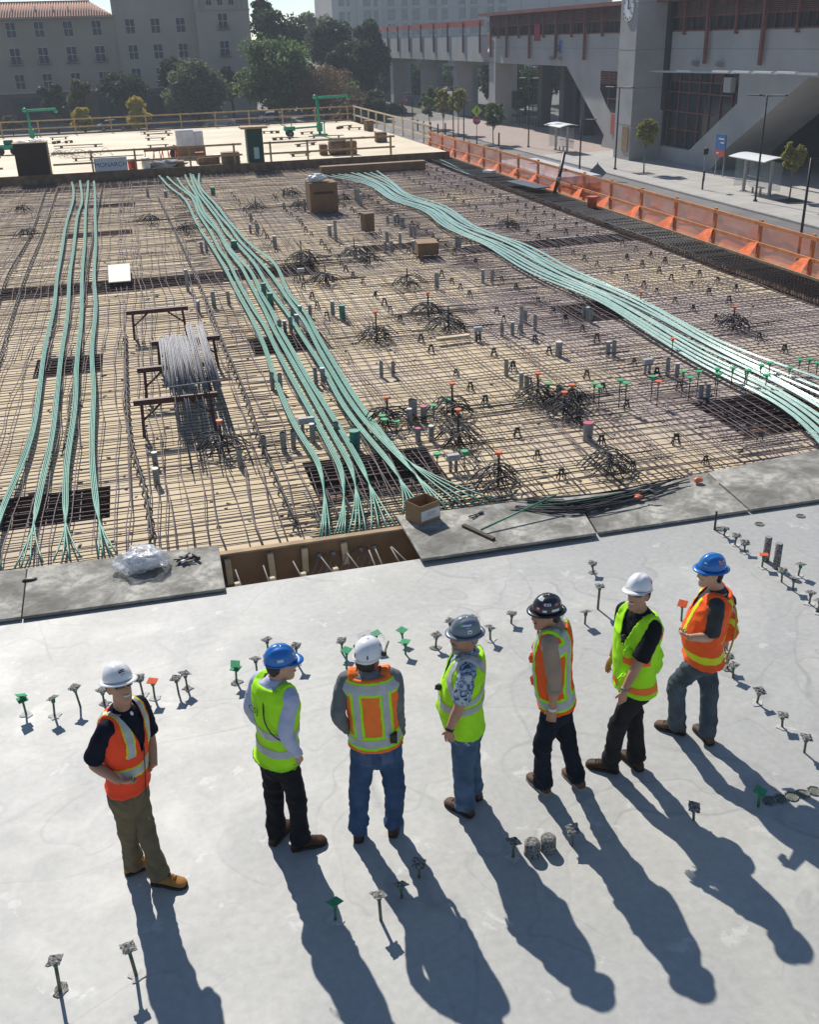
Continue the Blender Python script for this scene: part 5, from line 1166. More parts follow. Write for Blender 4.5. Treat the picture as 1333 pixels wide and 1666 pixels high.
# 4 -- lime vest over floral shirt, slate hat, facing left
def st4(st): st(-75, 46, .075, .020, M_STKW); st(-48, 44, .022, .024, M_STKG); st(-86, 20, .034, .034, M_STKW); st(-86, 18, .022, .010, M_STKK); st(-80, 35, .030, .008, M_STKL)
def armloop(u, w, v, TL=.58, r0=.125, r1=.165):
    d = math.hypot(w+.01, (v-.76)*TL); return abs(u) > .095 and r0 < d < r1
def ex4(F, root, hroot, HH, HPt, arms, shell, vm, TC, vest, base):
    pk = link_mesh('pocket_items', blob(F.pel+F.up*(.56*F.TL)+F.fwd*.215-F.rt*.05, (.03, .02, .03), 4, 2), M_STKK, root)
person(dict(label='bearded man in lime vest over blue floral shirt facing left', hatlabel='slate full brim hard hat with white stickers on bearded worker', seed=4, th=-74, ph=-72, hd=-96, pitch=-.04, la=(757,1307), ra=(771,1280), lt=(718,1298), rt=(733,1270), pel=(757,1190), neck=(760,1066), top=(756,1001), le=(748,1148,-.24), lw=(730,1190,-.26), lf=(731,1213,-.24), re=None, lk=(754,1252), rk=(765,1236),
    lc=.35, rc=.4, skin=M_SKIN[0], hair=M_HAIRGR, beard=M_HAIRGR, sleeve='short', shirt=M_FLORAL, shirt_lo=-.10, trousers=M_DENIM2, boots=M_LEATHER2, vest=M_LIME, vest_lo=-.01, vn=.62, belly=.075, scale=1.04, tw=1.05, hat='full', hatmat=M_HATG, stickers=st4, watch=('l', M_STKK), extra=ex4, baggy=1.1,
    strips=[('tape', M_TAPE, lambda u, w, v, g: .35 < v-.04*(abs(u) < .1) < .435 or armloop(u, w, v))]))
# 5 -- orange vest, tan sleeves, dark sticker hat, facing left
def st5(st): st(-20, 62, .050, .045, M_STKW); st(-30, 20, .040, .040, M_STKR); st(-32, 21, .022, .014, M_STKW); st(-70, 40, .055, .026, M_STKW); st(-66, 40, .014, .014, M_STKK); st(-78, 40, .012, .012, M_STKK); st(-112, 38, .036, .024, M_STKR); st(-104, 42, .014, .012, M_STKB); st(-114, 35, .034, .005, M_STKW); st(-104, 15, .070, .022, M_STKW); st(-60, 14, .034, .020, M_STKW); st(-50, 42, .014, .020, M_STKR); st(-145, 30, .030, .026, M_STKW)
def vest5_tape(u, w, v, g): return (.04 < v < .135) or (.080 < abs(u) < .125 and v > .13) or (w < .02 and .78 < v < .87 and abs(u) > .07)
def vest5_trim(u, w, v, g): return (.01 < v < .175) or (.058 < abs(u) < .147 and v > .13) or (w < .03 and .745 < v < .905 and abs(u) > .06)
def ex5(F, root, hroot, HH, HPt, arms, shell, vm, TC, vest, base):
    for sg in (-1, 1):
        for v, h in ((.62, .05), (.33, .06)): link_mesh('pocket', blob(F.pel+F.up*(v*F.TL)+F.fwd*.140+F.rt*(sg*.075), (.05, .03, h), 4+v*9, 3, .25), M_ORG, vest)
    for k in 'l': sh, e, w = arms[k]; d = (w-e).normalized(); q = e.lerp(w, .30); MB().tube([q-d*.02, q+d*.012], .060, 14).build('rolled_cuff', M_TAN, root)
person(dict(label='man in orange vest with tan rolled sleeves and sticker covered hat', hatlabel='dark full brim hard hat covered in stickers', seed=5, th=-60, ph=-66, hd=-92, pitch=-.02, la=(884,1270), ra=(941,1262), lt=(852,1252), rt=(911,1244), pel=(906,1148), neck=(899,1022), top=(890,965), le=(905,1120,-.20), lw=(899,1157,-.21), lf=(896,1176,-.2), re=None, lk=(883,1207), rk=(923,1202),
    lc=.55, rc=.5, skin=M_SKIN[0], hair=M_HAIRBR, beard=None, shades=False, sleeve='rolled', shirt=M_TAN, shirt_lo=-.06, trousers=M_DENIMDK, boots=M_LEATHER2, sole=M_SOLEW, vest=M_ORG, vest_lo=-.035, vn=.60, hat='full', hatmat=M_HATD, stickers=st5, watch=('l', M_STKW), extra=ex5, belly=.035,
    strips=[('trim', M_LIME, vest5_trim), ('tape', M_TAPE, vest5_tape)]))
# 6 -- lime vest with orange bands, white peaked hat, laughing, facing left
def st6(st): st(-112, 34, .034, .034, M_STKR); st(-112, 34, .018, .018, M_STKW); st(-140, 34, .010, .024, M_STKK)
def ex6(F, root, hroot, HH, HPt, arms, shell, vm, TC, vest, base):
    link_mesh('pocket', blob(F.pel+F.up*(.18*F.TL)+F.fwd*.185-F.rt*.085, (.07, .035, .075), 7, 3, .25), M_LIME, vest)
    MB().tube(catmull([F.pel+F.up*(v*F.TL)+F.fwd*(.215-.02*abs(v-.2)*5)-F.rt*u for u, v in ((.16, .30), (.165, .15), (.13, .06), (.08, .04), (.03, .08))], 14), .0045, 5).build('pocket_piping', M_STKK, vest)
    link_mesh('pocket', blob(F.pel+F.up*(.56*F.TL)+F.fwd*.158-F.rt*.08, (.055, .03, .05), 8, 3, .2), M_LIME, vest)
    link_mesh('radio_mic', blob(F.pel+F.up*(.74*F.TL)+F.fwd*.175-F.rt*.02, (.022, .022, .03), 9, 2, .2), M_STKK, root)
    MB().tube([F.pel+F.up*(v*F.TL)+F.fwd*(.16+.02*v)-F.rt*.01 for v in (.0, .25, .5, .65)], .004, 5).build('zip', M_YEL, vest)
person(dict(label='laughing man in lime vest with orange bands and dark trousers', hatlabel='white peaked hard hat with round red badge', seed=6, th=-106, ph=-100, hd=-124, pitch=-.22, tilt=.05, la=(993,1238), ra=(1036,1232), lt=(950,1240), rt=(1010,1221), pel=(1033,1118), neck=(1041,1002), top=(1041,933), le=(1038,1080,-.22), lw=(1015,1125,-.24), lf=(1011,1149,-.24), re=None, lk=(1006,1176), rk=(1034,1174),
    lc=.4, rc=.4, skin=M_SKIN[0], hair=M_HAIRDK, smile=True, sleeve='short', shirt=M_BLK, trousers=M_CHAR, boots=M_LEATHER, vest=M_LIME, vest_lo=-.09, vn=.60, belly=.035, tw=1.05, flare=.02, hat='cap', hatmat=M_HATW, stickers=st6, watch=('l', M_ROD), extra=ex6, bulge=[(0, -.15, .30, .11), (0.0, -.165, .16, .10)], vw=.008,
    strips=[('trim', M_ORG2, lambda u, w, v, g: -.02 < v < .075), ('trim', M_ORG2, lambda u, w, v, g: w > .04 and .40 < v < .50 and u < -.03), ('trim', M_ORG2, lambda u, w, v, g: w < -.02 and .76 < v < .86 and abs(u) > .05)]))
# 7 -- orange vest with yellow cross, blue full-brim hat, grey jeans, facing left
def st7(st): st(-105, 38, .040, .034, M_STKO); st(-98, 46, .014, .014, M_STKW); st(-128, 42, .022, .014, M_STKW); st(-30, 34, .030, .014, M_STKW); st(-32, 20, .040, .004, M_STKL)
def ex7(F, root, hroot, HH, HPt, arms, shell, vm, TC, vest, base):
    pts = [F.neck+F.up*.015-F.fwd*.075, F.pel+F.up*(.72*F.TL)-F.fwd*.185, F.pel+F.up*(.35*F.TL)-F.fwd*.215, F.pel+F.up*(.0*F.TL)-F.fwd*.20, F.pel-F.up*(.13*F.TL)-F.fwd*.20, F.pel-F.up*(.20*F.TL)-F.fwd*.175+F.rt*.03, F.pel-F.up*(.14*F.TL)-F.fwd*.155+F.rt*.04]
    MB().tube(catmull(pts, 22), .009, 6).build('hanging_cord', mat('mustard_cord', (0.45, 0.36, 0.05), 0.7), root)
    MB().tube([HPt(.0, -.09, .0), HPt(.0, -.105, -.05), HPt(.0, -.10, -.10)], .006, 5).build('nape_cord', M_STKK, hroot).location = -Vector((0,0,0))
person(dict(label='man in orange vest with yellow cross on back and grey jeans', hatlabel='blue full brim hard hat on the rightmost worker', seed=7, th=-62, ph=-74, hd=-90, pitch=-.04, la=(1103,1176), ra=(1152,1190), lt=(1063,1176), rt=(1127,1174), pel=(1146,1072), neck=(1166,966), top=(1160,899), le=(1157,1037,-.16), lw=(1121,1037,-.22), lf=(1108,1031,-.12), re=(1208,1008,.22), rw=(1180,1040,.12), lk=(1101,1110), rk=(1155,1122),
    lc=1.0, rc=.5, skin=M_SKIN[1], hair=M_HAIRDK, hair_lo=-.075, smile=True, sleeve='short', shirt=M_GREYPOLO, trousers=M_DENIMG, boots=M_LEATHER2, vest=M_ORG, vest_lo=-.10, vn=.62, belly=.072, tw=1.06, flare=.03, scale=1.03, hat='full', hatmat=M_HATB, stickers=st7, extra=ex7, bulge=[(.12, -.14, .45, .10), (.10, -.16, .30, .10)], vw=.009, baggy=1.05,
    strips=[('trim', M_YEL, lambda u, w, v, g: .0 < v < .11), ('trim', M_YEL, lambda u, w, v, g: w < 0 and abs(abs(u)-abs(v-.62)*.36) < .024 and .28 < v < .97), ('trim', M_YEL, lambda u, w, v, g: w > .04 and .06 < abs(u) < .105 and .3 < v < .9)]))
# ================================================================ things on the far plywood deck
def rail_run(name, pts, posts, hs, m, label, pw=0.09, z0=FAR, rw=0.09, rt=0.045, cat='guardrail'):
    a = Vector(pts[0]); root = empty(name, (a.x, a.y, z0), 0, label, cat)
    for p in posts:
        q = Vector(p)-root.location; MB().box(q.x-pw/2, q.x+pw/2, q.y-pw/2, q.y+pw/2, q.z, q.z+max(hs)+0.06).build('post', m, root)
    for h in hs:
        for p, q in zip(pts, pts[1:]): MB().bar(Vector(p)-root.location+Vector((0,-0.02,h)), Vector(q)-root.location+Vector((0,-0.02,h)), rt, rw).build('rail', m, root)
    return root
rail_run('guardrail', [(-14, 78.75, FAR), (16.2, 78.75, FAR)], [(-13.5+2.45*k, 78.75, FAR) for k in range(13)], (0.5, 1.0), M_TIMBER, 'long weathered timber guardrail along the back of the plywood deck')
rail_run('guardrail', [(16.3, 78.7, FAR), (16.3, 57.5, FAR)], [(16.3, 78.2-2.4*k, FAR) for k in range(9)], (0.42, 1.02), M_TIMBER_LT, 'pale timber guardrail joining the orange fence at the deck corner')
rail_run('guardrail', [(-3.8, FY+0.25, FAR), (5.3, FY+0.25, FAR)], [(-1.98, FY+0.2, FAR), (0.07, FY+0.2, FAR), (2.7, FY+0.2, FAR), (4.9, FY+0.2, FAR)], (0.45, 0.95), M_TIMBER, 'timber guardrail at the deck front behind the lettered sign')
rail_run('guardrail', [(6.4, FY+0.25, FAR), (13.2, FY+0.25, FAR)], [(6.72, FY+0.2, FAR), (8.61, FY+0.2, FAR), (10.9, FY+0.2, FAR), (12.97, FY+0.2, FAR)], (0.42, 0.93), M_TIMBER, 'timber guardrail at the deck front right of the dark green stand')
rail_run('guardrail', [(-11.5, FY+0.25, FAR), (-6.1, FY+0.25, FAR)], [(-11, FY+0.2, FAR), (-8.6, FY+0.2, FAR), (-6.4, FY+0.2, FAR)], (0.42, 0.93), M_TIMBER, 'timber guardrail at the deck front left of the brown cabinet')
# brown site cabinet
root = empty('site_cabinet', (-4.72, FY+0.55, FAR), 0, 'tall dark brown plywood cabinet at the deck front', 'cabinet')
M_CAB = mat('dark_brown_plywood', (0.045, 0.03, 0.022), 0.8, 0.15, 2)
MB().box(-0.74, 0.74, -0.45, 0.45, 0, 1.48).build('carcass', M_CAB, root, bevel=0.01); MB().box(-0.79, 0.79, -0.5, 0.5, 1.483, 1.52).build('lid', M_TIMBER, root)
MB().box(0.745, 0.78, -0.46, 0.46, 0.0, 1.45).build('side_panel', M_FORM, root)
tag(link_mesh('plastic_sheet', blob((0,0,0), (0.6, 0.3, 0.07), 12, 3, .5), M_CLEAR, loc=(-4.7, FY+0.55, FAR+1.58)), 'crumpled plastic sheet lying on the brown cabinet', 'sheet')
# lettered sign
root = empty('lettered_sign', (-1.12, FY+0.10, FAR), 0, 'white sign board reading MONARCH in blue letters', 'sign')
MB().box(-0.78, 0.78, -0.02, 0.02, 0.02, 0.66).build('board', mat('sign_white', (0.62, 0.64, 0.66), 0.6, 0.05, 3), root); text_mesh('MONARCH', 0.30, mat('sign_blue', (0.02, 0.07, 0.22), 0.6), root, (0, -0.024, 0.33), (1,0,0), (0,0,1))
MB().box(-0.95, 1.6, -0.04, 0.04, 0.68, 0.72).build('cover_board', M_TIMBER_DK, root)
def cooler(x, m, lab):
    root = empty('drinks_cooler', (x, FY+0.5, FAR), 0, lab, 'cooler'); MB().lathe((0,0,0), [(0.17,0),(0.2,0.04),(0.205,0.42),(0.19,0.46)], 16).build('tub', m, root); MB().lathe((0,0,0.463), [(0.205,0),(0.205,0.05),(0.12,0.07),(0.05,0.08)], 16).build('lid', M_PIPE_TOP, root); MB().cbox((0,-0.215,0.08),(0.05,0.04,0.04)).build('tap', M_PIPE_TOP, root)
cooler(-0.12, mat('red_tub', (0.45, 0.04, 0.03), 0.5), 'red drinks cooler with white lid beside the lettered sign'); cooler(0.55, M_PIPE_TOP, 'white drinks cooler right of the red one')
# dark green stand with plywood lid
root = empty('form_stand', (6.0, FY+0.7, FAR), 0, 'dark green upright box stand with a plywood lid', 'stand')
MB().box(-0.40, 0.40, -0.4, 0.4, 0, 1.62).build('box', mat('dark_green_panel', (0.012, 0.05, 0.04), 0.5), root, bevel=0.01); MB().box(-0.66, 0.66, -0.55, 0.55, 1.624, 1.72).build('lid', M_TIMBER, root); MB().box(-0.1, 0.16, -0.412, -0.403, 0.2, 0.75).build('notice', mat('pale_notice', (0.40, 0.55, 0.52), 0.6), root)
# green material hoists
M_HOIST = mat('green_hoist_paint', (0.03, 0.30, 0.17), 0.45, 0.12, 4)
def hoist(base, h, arm, label, cart=True, sx=-1):
    root = empty('material_hoist', base, 0, label, 'hoist', 'green hoists on the far deck')
    MB().tube([(0,0,0.05),(-0.05,0,h)], 0.085, 8).build('mast', M_HOIST, root); MB().bar((-0.2,0,h-0.05), (arm,0,h-0.02), 0.11, 0.15).build('boom', M_HOIST, root)
    MB().lathe((arm,0.0,h-0.16), [(0.02,-0.1),(0.13,-0.05),(0.13,0.05),(0.02,0.1)], 10).build('pulley', M_HOIST, root); MB().lathe((-0.18,0,h-0.02), [(0.02,-0.12),(0.15,-0.06),(0.15,0.1),(0.02,0.15)], 10).build('head', M_HOIST, root)
    MB().cbox((0,0,0.5), (0.34,0.3,0.5)).build('winch_box', M_HOIST, root, bevel=0.02); MB().cbox((0,0,0.06), (0.9,0.7,0.09)).build('foot', M_HOIST, root)
    MB().bar((0.3,0,0.1),(0.3,0,0.8),0.06).build('handle', M_HOIST, root)
    if cart:
        MB().bar((0,0,0.55),(sx*1.9,0,0.5),0.10).build('drawbar', M_HOIST, root)
        for s in (-1, 1):
            w = MB().tube([(sx*1.95, s*0.35-0.06, 0.22), (sx*1.95, s*0.35+0.06, 0.22)], 0.22, 14).build('wheel', M_BLACKP, root); MB().tube([(sx*1.95, s*0.35-0.07, 0.22), (sx*1.95, s*0.35+0.07, 0.22)], 0.09, 10).build('hub', M_HOIST, w)
        MB().cbox((sx*1.95,0,0.5),(0.7,0.5,0.25)).build('engine', M_HOIST, root, bevel=0.03); MB().bar((sx*2.1,0,0.6),(sx*2.8,0,0.95),0.05).build('tow_bar', M_HOIST, root); MB().bar((sx*1.8,0.2,0.5),(sx*1.7,0.2,1.1),0.05).build('lever', M_HOIST, root)
b = G(521, 221, FAR); hoist(b, 2.3, 1.95, 'green wheeled hoist with raised boom near the deck corner')
b = G(54, 231, FAR); hoist((b.x, b.y, FAR), 1.95, 1.75, 'green hoist with boom rising behind the brown cabinet', False)
b = G(14, 252, FAR); root = empty('tool_cart', (b.x, b.y, FAR), 0, 'low green wheeled cart left of the brown cabinet', 'cart')
MB().cbox((0,0,0.42),(1.1,0.6,0.28)).build('tray', M_HOIST, root, bevel=0.03); MB().cbox((0.1,0,0.68),(0.5,0.4,0.24)).build('engine', mat('teal_dark', (0.01,0.12,0.09), 0.5), root, bevel=0.04)
for s in (-1, 1): MB().tube([(s*0.35,-0.36,0.2),(s*0.35,-0.24,0.2)], 0.2, 12).build('wheel', M_BLACKP, root)
# shrink-wrapped pallets
for i, (px, py, w, h, lab) in enumerate(((305, 258, 0.85, 0.95, 'left white wrapped pallet stack on the far deck'), (324, 256, 0.62, 0.85, 'right white wrapped pallet stack on the far deck'))):
    b = G(px, py, FAR); root = empty('wrapped_pallet', (b.x, b.y+0.5, FAR), 0, lab, 'pallet')
    MB().box(-w*.62, w*.62, -.5, .5, 0, 0.55).build('crate', M_CARD, root, bevel=.02); MB().box(-w*.55, w*.55, -.45, .45, 0.553, h+.45).build('wrapped_load', mat('shrink_wrap', (0.66, 0.66, 0.68), 0.25, 0.12, 4, 0.3, 12), root, bevel=.03)
# stools, crates, drums
M_REDCR = mat('red_brown_crate', (0.21, 0.07, 0.035), 0.8, 0.2, 3)
for i, (px, py) in enumerate(((250, 266), (264, 265), (277, 264))):
    b = G(px, py, FAR); root = empty('trestle', (b.x, b.y, FAR), 0.2*i, f"small orange steel trestle on the far deck, {['left','middle','right'][i]} of three", 'trestle', 'orange trestles on the far deck')
    MB().box(-.42, .42, -.06, .06, .58, .68).build('top', M_REDCR, root)
    for sx in (-1, 1):
        for sy in (-1, 1): MB().bar((sx*.36, 0, .58), (sx*.42, sy*.24, 0), .035).build('leg', M_ORANGECAP, root)
CR = [(319,262,334,249,M_REDCR,'red brown crate beside the wrapped pallets'),(322,268,357,257,M_TIMBER_DK,'long dark crate at the deck front'),(362,268,392,249,M_TIMBER_DK,'dark timber crate left of the green stand'),(370,266,386,256,M_REDCR,'small rusty crate inside the dark timber crate group'),(291,272,301,263,M_CARD_DK,'small brown carton by the debris heap'),(522,253,535,236,M_FORM,'upright brown form box behind the right guardrail'),(562,252,582,230,M_FORM,'brown timber crate behind the right guardrail'),(596,214,608,197,M_TIMBER_DK,'dark crate by the pale guardrail, left'),(612,232,632,216,M_TIMBER_DK,'dark crate by the pale guardrail, nearer one')]
for x0, y0, x1, y1, m_, lab in CR:
    a, b = G(x0, y0, FAR), G(x1, y0, FAR); w = abs(b.x-a.x); c = (a+b)/2; h = h_from(c, y1); root = empty('timber_crate', (c.x, c.y+.35, FAR), R1.uniform(-.15, .15), lab, 'crate')
    MB().box(-w/2, w/2, -.35, .35, .0, h).build('box', m_, root, bevel=.01)
    for k in range(3): MB().box(-w/2-.015, w/2+.015, -.372, -.352, h*(.1+.3*k), h*(.1+.3*k)+h*.2).build('slat', m_, root)
b = G(550, 252, FAR); o = tag(MB().tube([(-.45,0,.38),(-.4,0,.38),(.4,0,.38),(.45,0,.38)], [.34,.38,.38,.34], 18).build('cable_drum', M_TIMBER_DK, loc=(b.x, b.y, FAR)), 'brown drum lying on its side behind the right guardrail', 'drum')
b = G(353, 266, FAR); o = tag(MB().lathe((0,0,0), [(.16,0),(.2,.4),(.21,.42)], 14).build('pail', M_PIPE_TOP, loc=(b.x, b.y, FAR)), 'white pail by the dark crates on the far deck', 'pail')
b = G(266, 272, FAR); tag(link_mesh('debris_heap', blob((0,0,.15), (1.0, .5, .2), 6, 3, .5, 3), mat('grey_rubble', (.35,.35,.36), .9, .4, 6), loc=(b.x, b.y, FAR)), 'low grey heap of bags and scraps at the deck front', 'debris')
b = G(287, 258, FAR); tag(link_mesh('tarp_bundle', blob((0,0,.3), (.3, .3, .35), 2, 3, .3), mat('maroon_tarp', (.04,.015,.02), .7), loc=(b.x, b.y, FAR)), 'dark maroon tarp bundle beside the orange trestles', 'tarp')
PL = zA([(45,215),(320,200),(80,235),(340,228),(95,272),(275,266),(110,337),(305,327),(945,160),(1215,150),(1140,210),(1300,205),(1240,270),(1333,262),(165,372),(335,345)],220,180,5.55)+zA([(490,455),(930,435),(660,570),(850,560),(450,378),(620,368),(590,408),(655,402),(480,415),(540,405)],0,160,5.55)+zA([(0,395),(75,395),(20,455),(185,445),(320,440),(615,430),(570,355),(680,345),(640,370),(760,365),(430,310),(570,303),(250,407),(360,400),(210,510),(380,490),(165,592),(330,580),(560,362),(600,352)],440,140,5.127)
for i in range(0, len(PL), 2):
    a, b = G(*PL[i], FAR), G(*PL[i+1], FAR); c = (a+b)/2; w = .35 if i in (0, 8, 16) else .16
    root = empty('lumber', (c.x, c.y, FAR), math.atan2(b.y-a.y, b.x-a.x), f"dark lumber lying on the far deck, {ORD[i//2]} of the loose pieces", 'lumber', 'loose lumber on the far deck'); L_ = (b-a).length
    MB().box(-L_/2, L_/2, -w/2, w/2, .11, .15).build('plank', M_TIMBER_DK, root)
    for s in (-.35, .35): MB().box(s*L_-.05, s*L_+.05, -w*.8, w*.8, 0, .108).build('bearer', M_TIMBER_DK, root)
root = empty('bent_bars', (-5.0, 63, FAR), 0, 'tangle of thin bent bars lying on the far deck left', 'rebar')
for k in range(16): x = R1.uniform(0, 3.2); MB().tube(catmull([(x, 0, .02), (x+.3, R1.uniform(-2, 2), .25), (x+R1.uniform(.5, 1.4), R1.uniform(-2, 2), .02)], 7), .014, 4).build('bar', M_REBAR_DK, root)
# ================================================================ orange fence on the street edge
M_ORTIM = mat('orange_stained_timber', (0.68, 0.26, 0.095), 0.8, 0.2, 4, 0.15, 50)
def net_mat():
    q = NT('orange_safety_net'); q.b.inputs['Base Color'].default_value = (0.90, 0.20, 0.07, 1); q.b.inputs['Roughness'].default_value = 0.6
    tl = q.n('BsdfTranslucent'); tl.inputs[0].default_value = (0.95, 0.24, 0.08, 1); m1 = q.n('MixShader'); m1.inputs[0].default_value = 0.55; q.l(q.b.outputs[0], m1.inputs[1]); q.l(tl.outputs[0], m1.inputs[2])
    tr = q.n('BsdfTransparent'); m2 = q.n('MixShader'); q.l(q.ramp(q.noise(1.2, 3), (.35, (.46,)*3), (.65, (.70,)*3)), m2.inputs[0]); q.l(tr.outputs[0], m2.inputs[1]); q.l(m1.outputs[0], m2.inputs[2]); q.l(m2.outputs[0], q.t.nodes['Material Output'].inputs[0]); return q.m
M_NET = net_mat(); M_NETD = mat('bunched_orange_net', (0.80, 0.20, 0.08), 0.8, 0.25, 6, spec=0.1); FX = 16.75
root = empty('safety_fence', (FX, 12, -0.5), 0, 'orange netted timber safety fence along the street edge', 'fence')
py_ = [13.2+2.42*k for k in range(20)]
for y in py_:
    MB().box(-.045, .045, y-12-.045, y-12+.045, 0, 1.36).build('post', M_ORTIM, root)
for y in range(0, 47, 5):
    for z in (.72, 1.27): MB().box(-.085, -.046, y+.6, y+5.62 if y < 45 else y+2.5, z-.048, z+.048).build('rail', M_ORTIM, root)
V = []; ny, nz_ = 300, 10
for j in range(nz_+1):
    for i in range(ny+1):
        y = .8+46.8*i/ny; z = .12+1.12*j/nz_; ph = ((y-1.2)/2.42) % 1.0; sag = math.sin(ph*math.pi); t = j/nz_
        x = .07+.05*noise.noise(Vector((y*.9, z*1.5, 0)))+.04*noise.noise(Vector((y*2.7, z*3, 4)))-(1-t)**2*.35*(0.4+sag*.8); V.append((x, y, z-.05*sag*t+(.04*noise.noise(Vector((y*1.3, 7, 0))) if j == nz_ else 0)-(.12*(1-t) if j == 0 else 0)))
n = ny+1; link_mesh('net', np_mesh('net', V, [(j*n+i, j*n+i+1, (j+1)*n+i+1, (j+1)*n+i) for j in range(nz_) for i in range(ny)], True), M_NET, root)
for k, y in enumerate(py_):                       # loose net spilling inward at the posts
    a = y-12; V = [(-.09, a-.10, .78), (-.09, a+.30, .70), (-.55, a-.30+R1.uniform(-.15,.15), .16), (-.50, a+.75+R1.uniform(-.2,.2), .17), (-.30, a+.15, .42)]
    MB().quad(V[0], V[4], V[2]).quad(V[0], V[1], V[4]).quad(V[1], V[3], V[4]).quad(V[2], V[4], V[3]).build('net_flap', M_NETD, root)
for k in range(14):
    y = 14+k*3.1; tag(MB().cbox((16.48, y, -.255), (.55, 2.3, .035), R1.uniform(-.06, .06)).build('ledge_board', M_TIMBER_LT), f"pale plywood ledge board under the orange fence, {ordn(k)}", 'board', 'ledge boards under the orange fence')
root = empty('paint_bucket', (15.85, 34.6, -.05), 0, 'orange bucket beside the black beam cage', 'bucket'); MB().lathe((0,0,0), [(.16,0),(.19,.40),(.2,.42)], 14).build('tub', mat('salmon_tub', (.60,.16,.09), .5), root); MB().tube([(-.19,0,.40),(-.12,-.1,.52),(.12,-.1,.52),(.19,0,.40)], .01, 5).build('handle', M_ROD, root)
a = PX(905, 325, 15.9); root = empty('prop_pole', (16.0, 38.8, -.1), 0, 'dark leaning prop pole against the orange fence', 'pole'); MB().tube([(0,-.2,.0),(.45,.3,.75),(.75,.65,1.5)], .07, 8).build('pole', M_BLACKP, root); MB().cbox((.3,.1,.5),(.12,.14,.25)).build('clamp', M_PIPE, root)
tag(MB().cbox((15.5, 40.2, .16), (.7, 2.6, .04), .12).build('steel_sheet', mat('dark_steel_sheet', (.10,.11,.12), .4, .2, 3, metal=.3)), 'dark steel sheet lying over the black beam cage', 'sheet')
tag(MB().cbox((15.35, 44.6, .22), (.35, .5, .10), .5).build('flashing_piece', M_PIPE_TOP), 'white and black offcut on the black beam cage', 'offcut')
# ================================================================ the station across the street
M_STCONC = mat('station_concrete', (0.40, 0.39, 0.37), 0.9, 0.10, 0.35, 0.15, 8)
M_TOWER = mat('tower_concrete', (0.36, 0.35, 0.33), 0.9, 0.12, 0.5, 0.15, 8)
M_REDBR = mat('red_brown_steel', (0.20, 0.065, 0.045), 0.7, 0.2, 1.5)
M_LOUV = mat('brown_louvre', (0.17, 0.085, 0.07), 0.8, 0.25, 1.0)
def glass(name, col, rough=0.08): return mat(name, col, rough, 0.15, 0.6, spec=0.6)
M_WIN = glass('dark_station_glass', (0.018, 0.024, 0.03)); M_SHADEGREY = mat('painted_shade_grey', (0.085, 0.082, 0.08), 0.9, 0.2, 0.4)  # undercroft shade is put into this dark grey
TZ = STREET+0.12
SX = 48.4
st = empty('station_building', (SX, 80, TZ), 0, 'grey concrete station with brown louvred roof band and diagonal piers', 'station'); SO = st.location
def sp(mb, name, m, parent=None):
    """station part given in world coordinates"""
    o = mb.build(name, m, parent or st)
    if parent is None or parent is st: o.location = -SO
    return o
Y0, Y1 = 40.0, 141.0
sp(MB().box(SX, SX+1.0, Y0, 91.0, 2.3, 5.58), 'upper_wall', M_STCONC); sp(MB().box(SX, SX+1.0, 94.4, Y1, 2.3, 5.58), 'upper_wall', M_STCONC)
sp(MB().box(SX-.004, SX+.01, Y0, 91, 4.12, 4.16).box(SX-.004, SX+.01, 94.4, Y1, 4.12, 4.16), 'wall_joint', mat('dark_joint', (.2,.2,.19), .9))  # joint line is a strip darker than the wall
sp(MB().box(SX+.25, SX+.35, Y0, Y1, 5.58, 6.66), 'window_band', M_WIN)
sp(MB().box(SX-1.4, SX+14, Y0, Y1+.5, 7.95, 8.3), 'roof', M_REDBR)
sp(MB().box(SX-.02, SX+.3, Y0, Y1, 5.5, 5.62).box(SX+.0, SX+.3, Y0, Y1, 6.62, 6.72), 'window_rail', M_REDBR)
# louvre slats, one object per bay; window mullions
bays = [Y0+4.15*k for k in range(25)]
lv = MB()
for k in range(9): lv.box(0, .12, .06, 4.09, 6.75+k*.133, 6.75+k*.133+.075)
lvm = lv.mesh('louvre_panel'); lvm.materials.append(M_LOUV)
mull = MB()
for k in range(4): mull.box(0, .06, .5+k*1.05, .56+k*1.05, 5.6, 6.62)
mlm = mull.mesh('mullion'); mlm.materials.append(M_REDBR)
for y in bays[:-1]:
    if 90 < y+2 < 95: continue
    for nm, me, x in (('louvre_panel', lvm, SX+.02), ('mullion', mlm, SX+.18)):
        o = bpy.data.objects.new(nm, me); COL.objects.link(o); o.parent = st; o.location = Vector((x, y, 0))-SO
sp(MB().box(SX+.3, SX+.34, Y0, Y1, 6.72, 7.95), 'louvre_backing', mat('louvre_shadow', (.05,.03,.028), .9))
for i, y in enumerate([75.4-8.35*k for k in range(-2, 4)]+[108.9, 116.9, 125.2, 133.3, 139.5]):
    if y > 91 and y < 96: continue
    sp(MB().box(SX-.45, SX-.18, y-.13, y+.13, 3.0, 7.94), 'fin_post', M_REDBR)
for y in [79.5, 71.2, 87.9, 62.9, 104.8, 112.8, 121, 129.2, 136.8]:
    sp(MB().box(SX-.32, SX-.16, y-.09, y+.09, 5.25, 7.94).box(SX-.16, SX+.06, y-.09, y+.09, 5.25, 5.38), 'hook_post', M_REDBR)
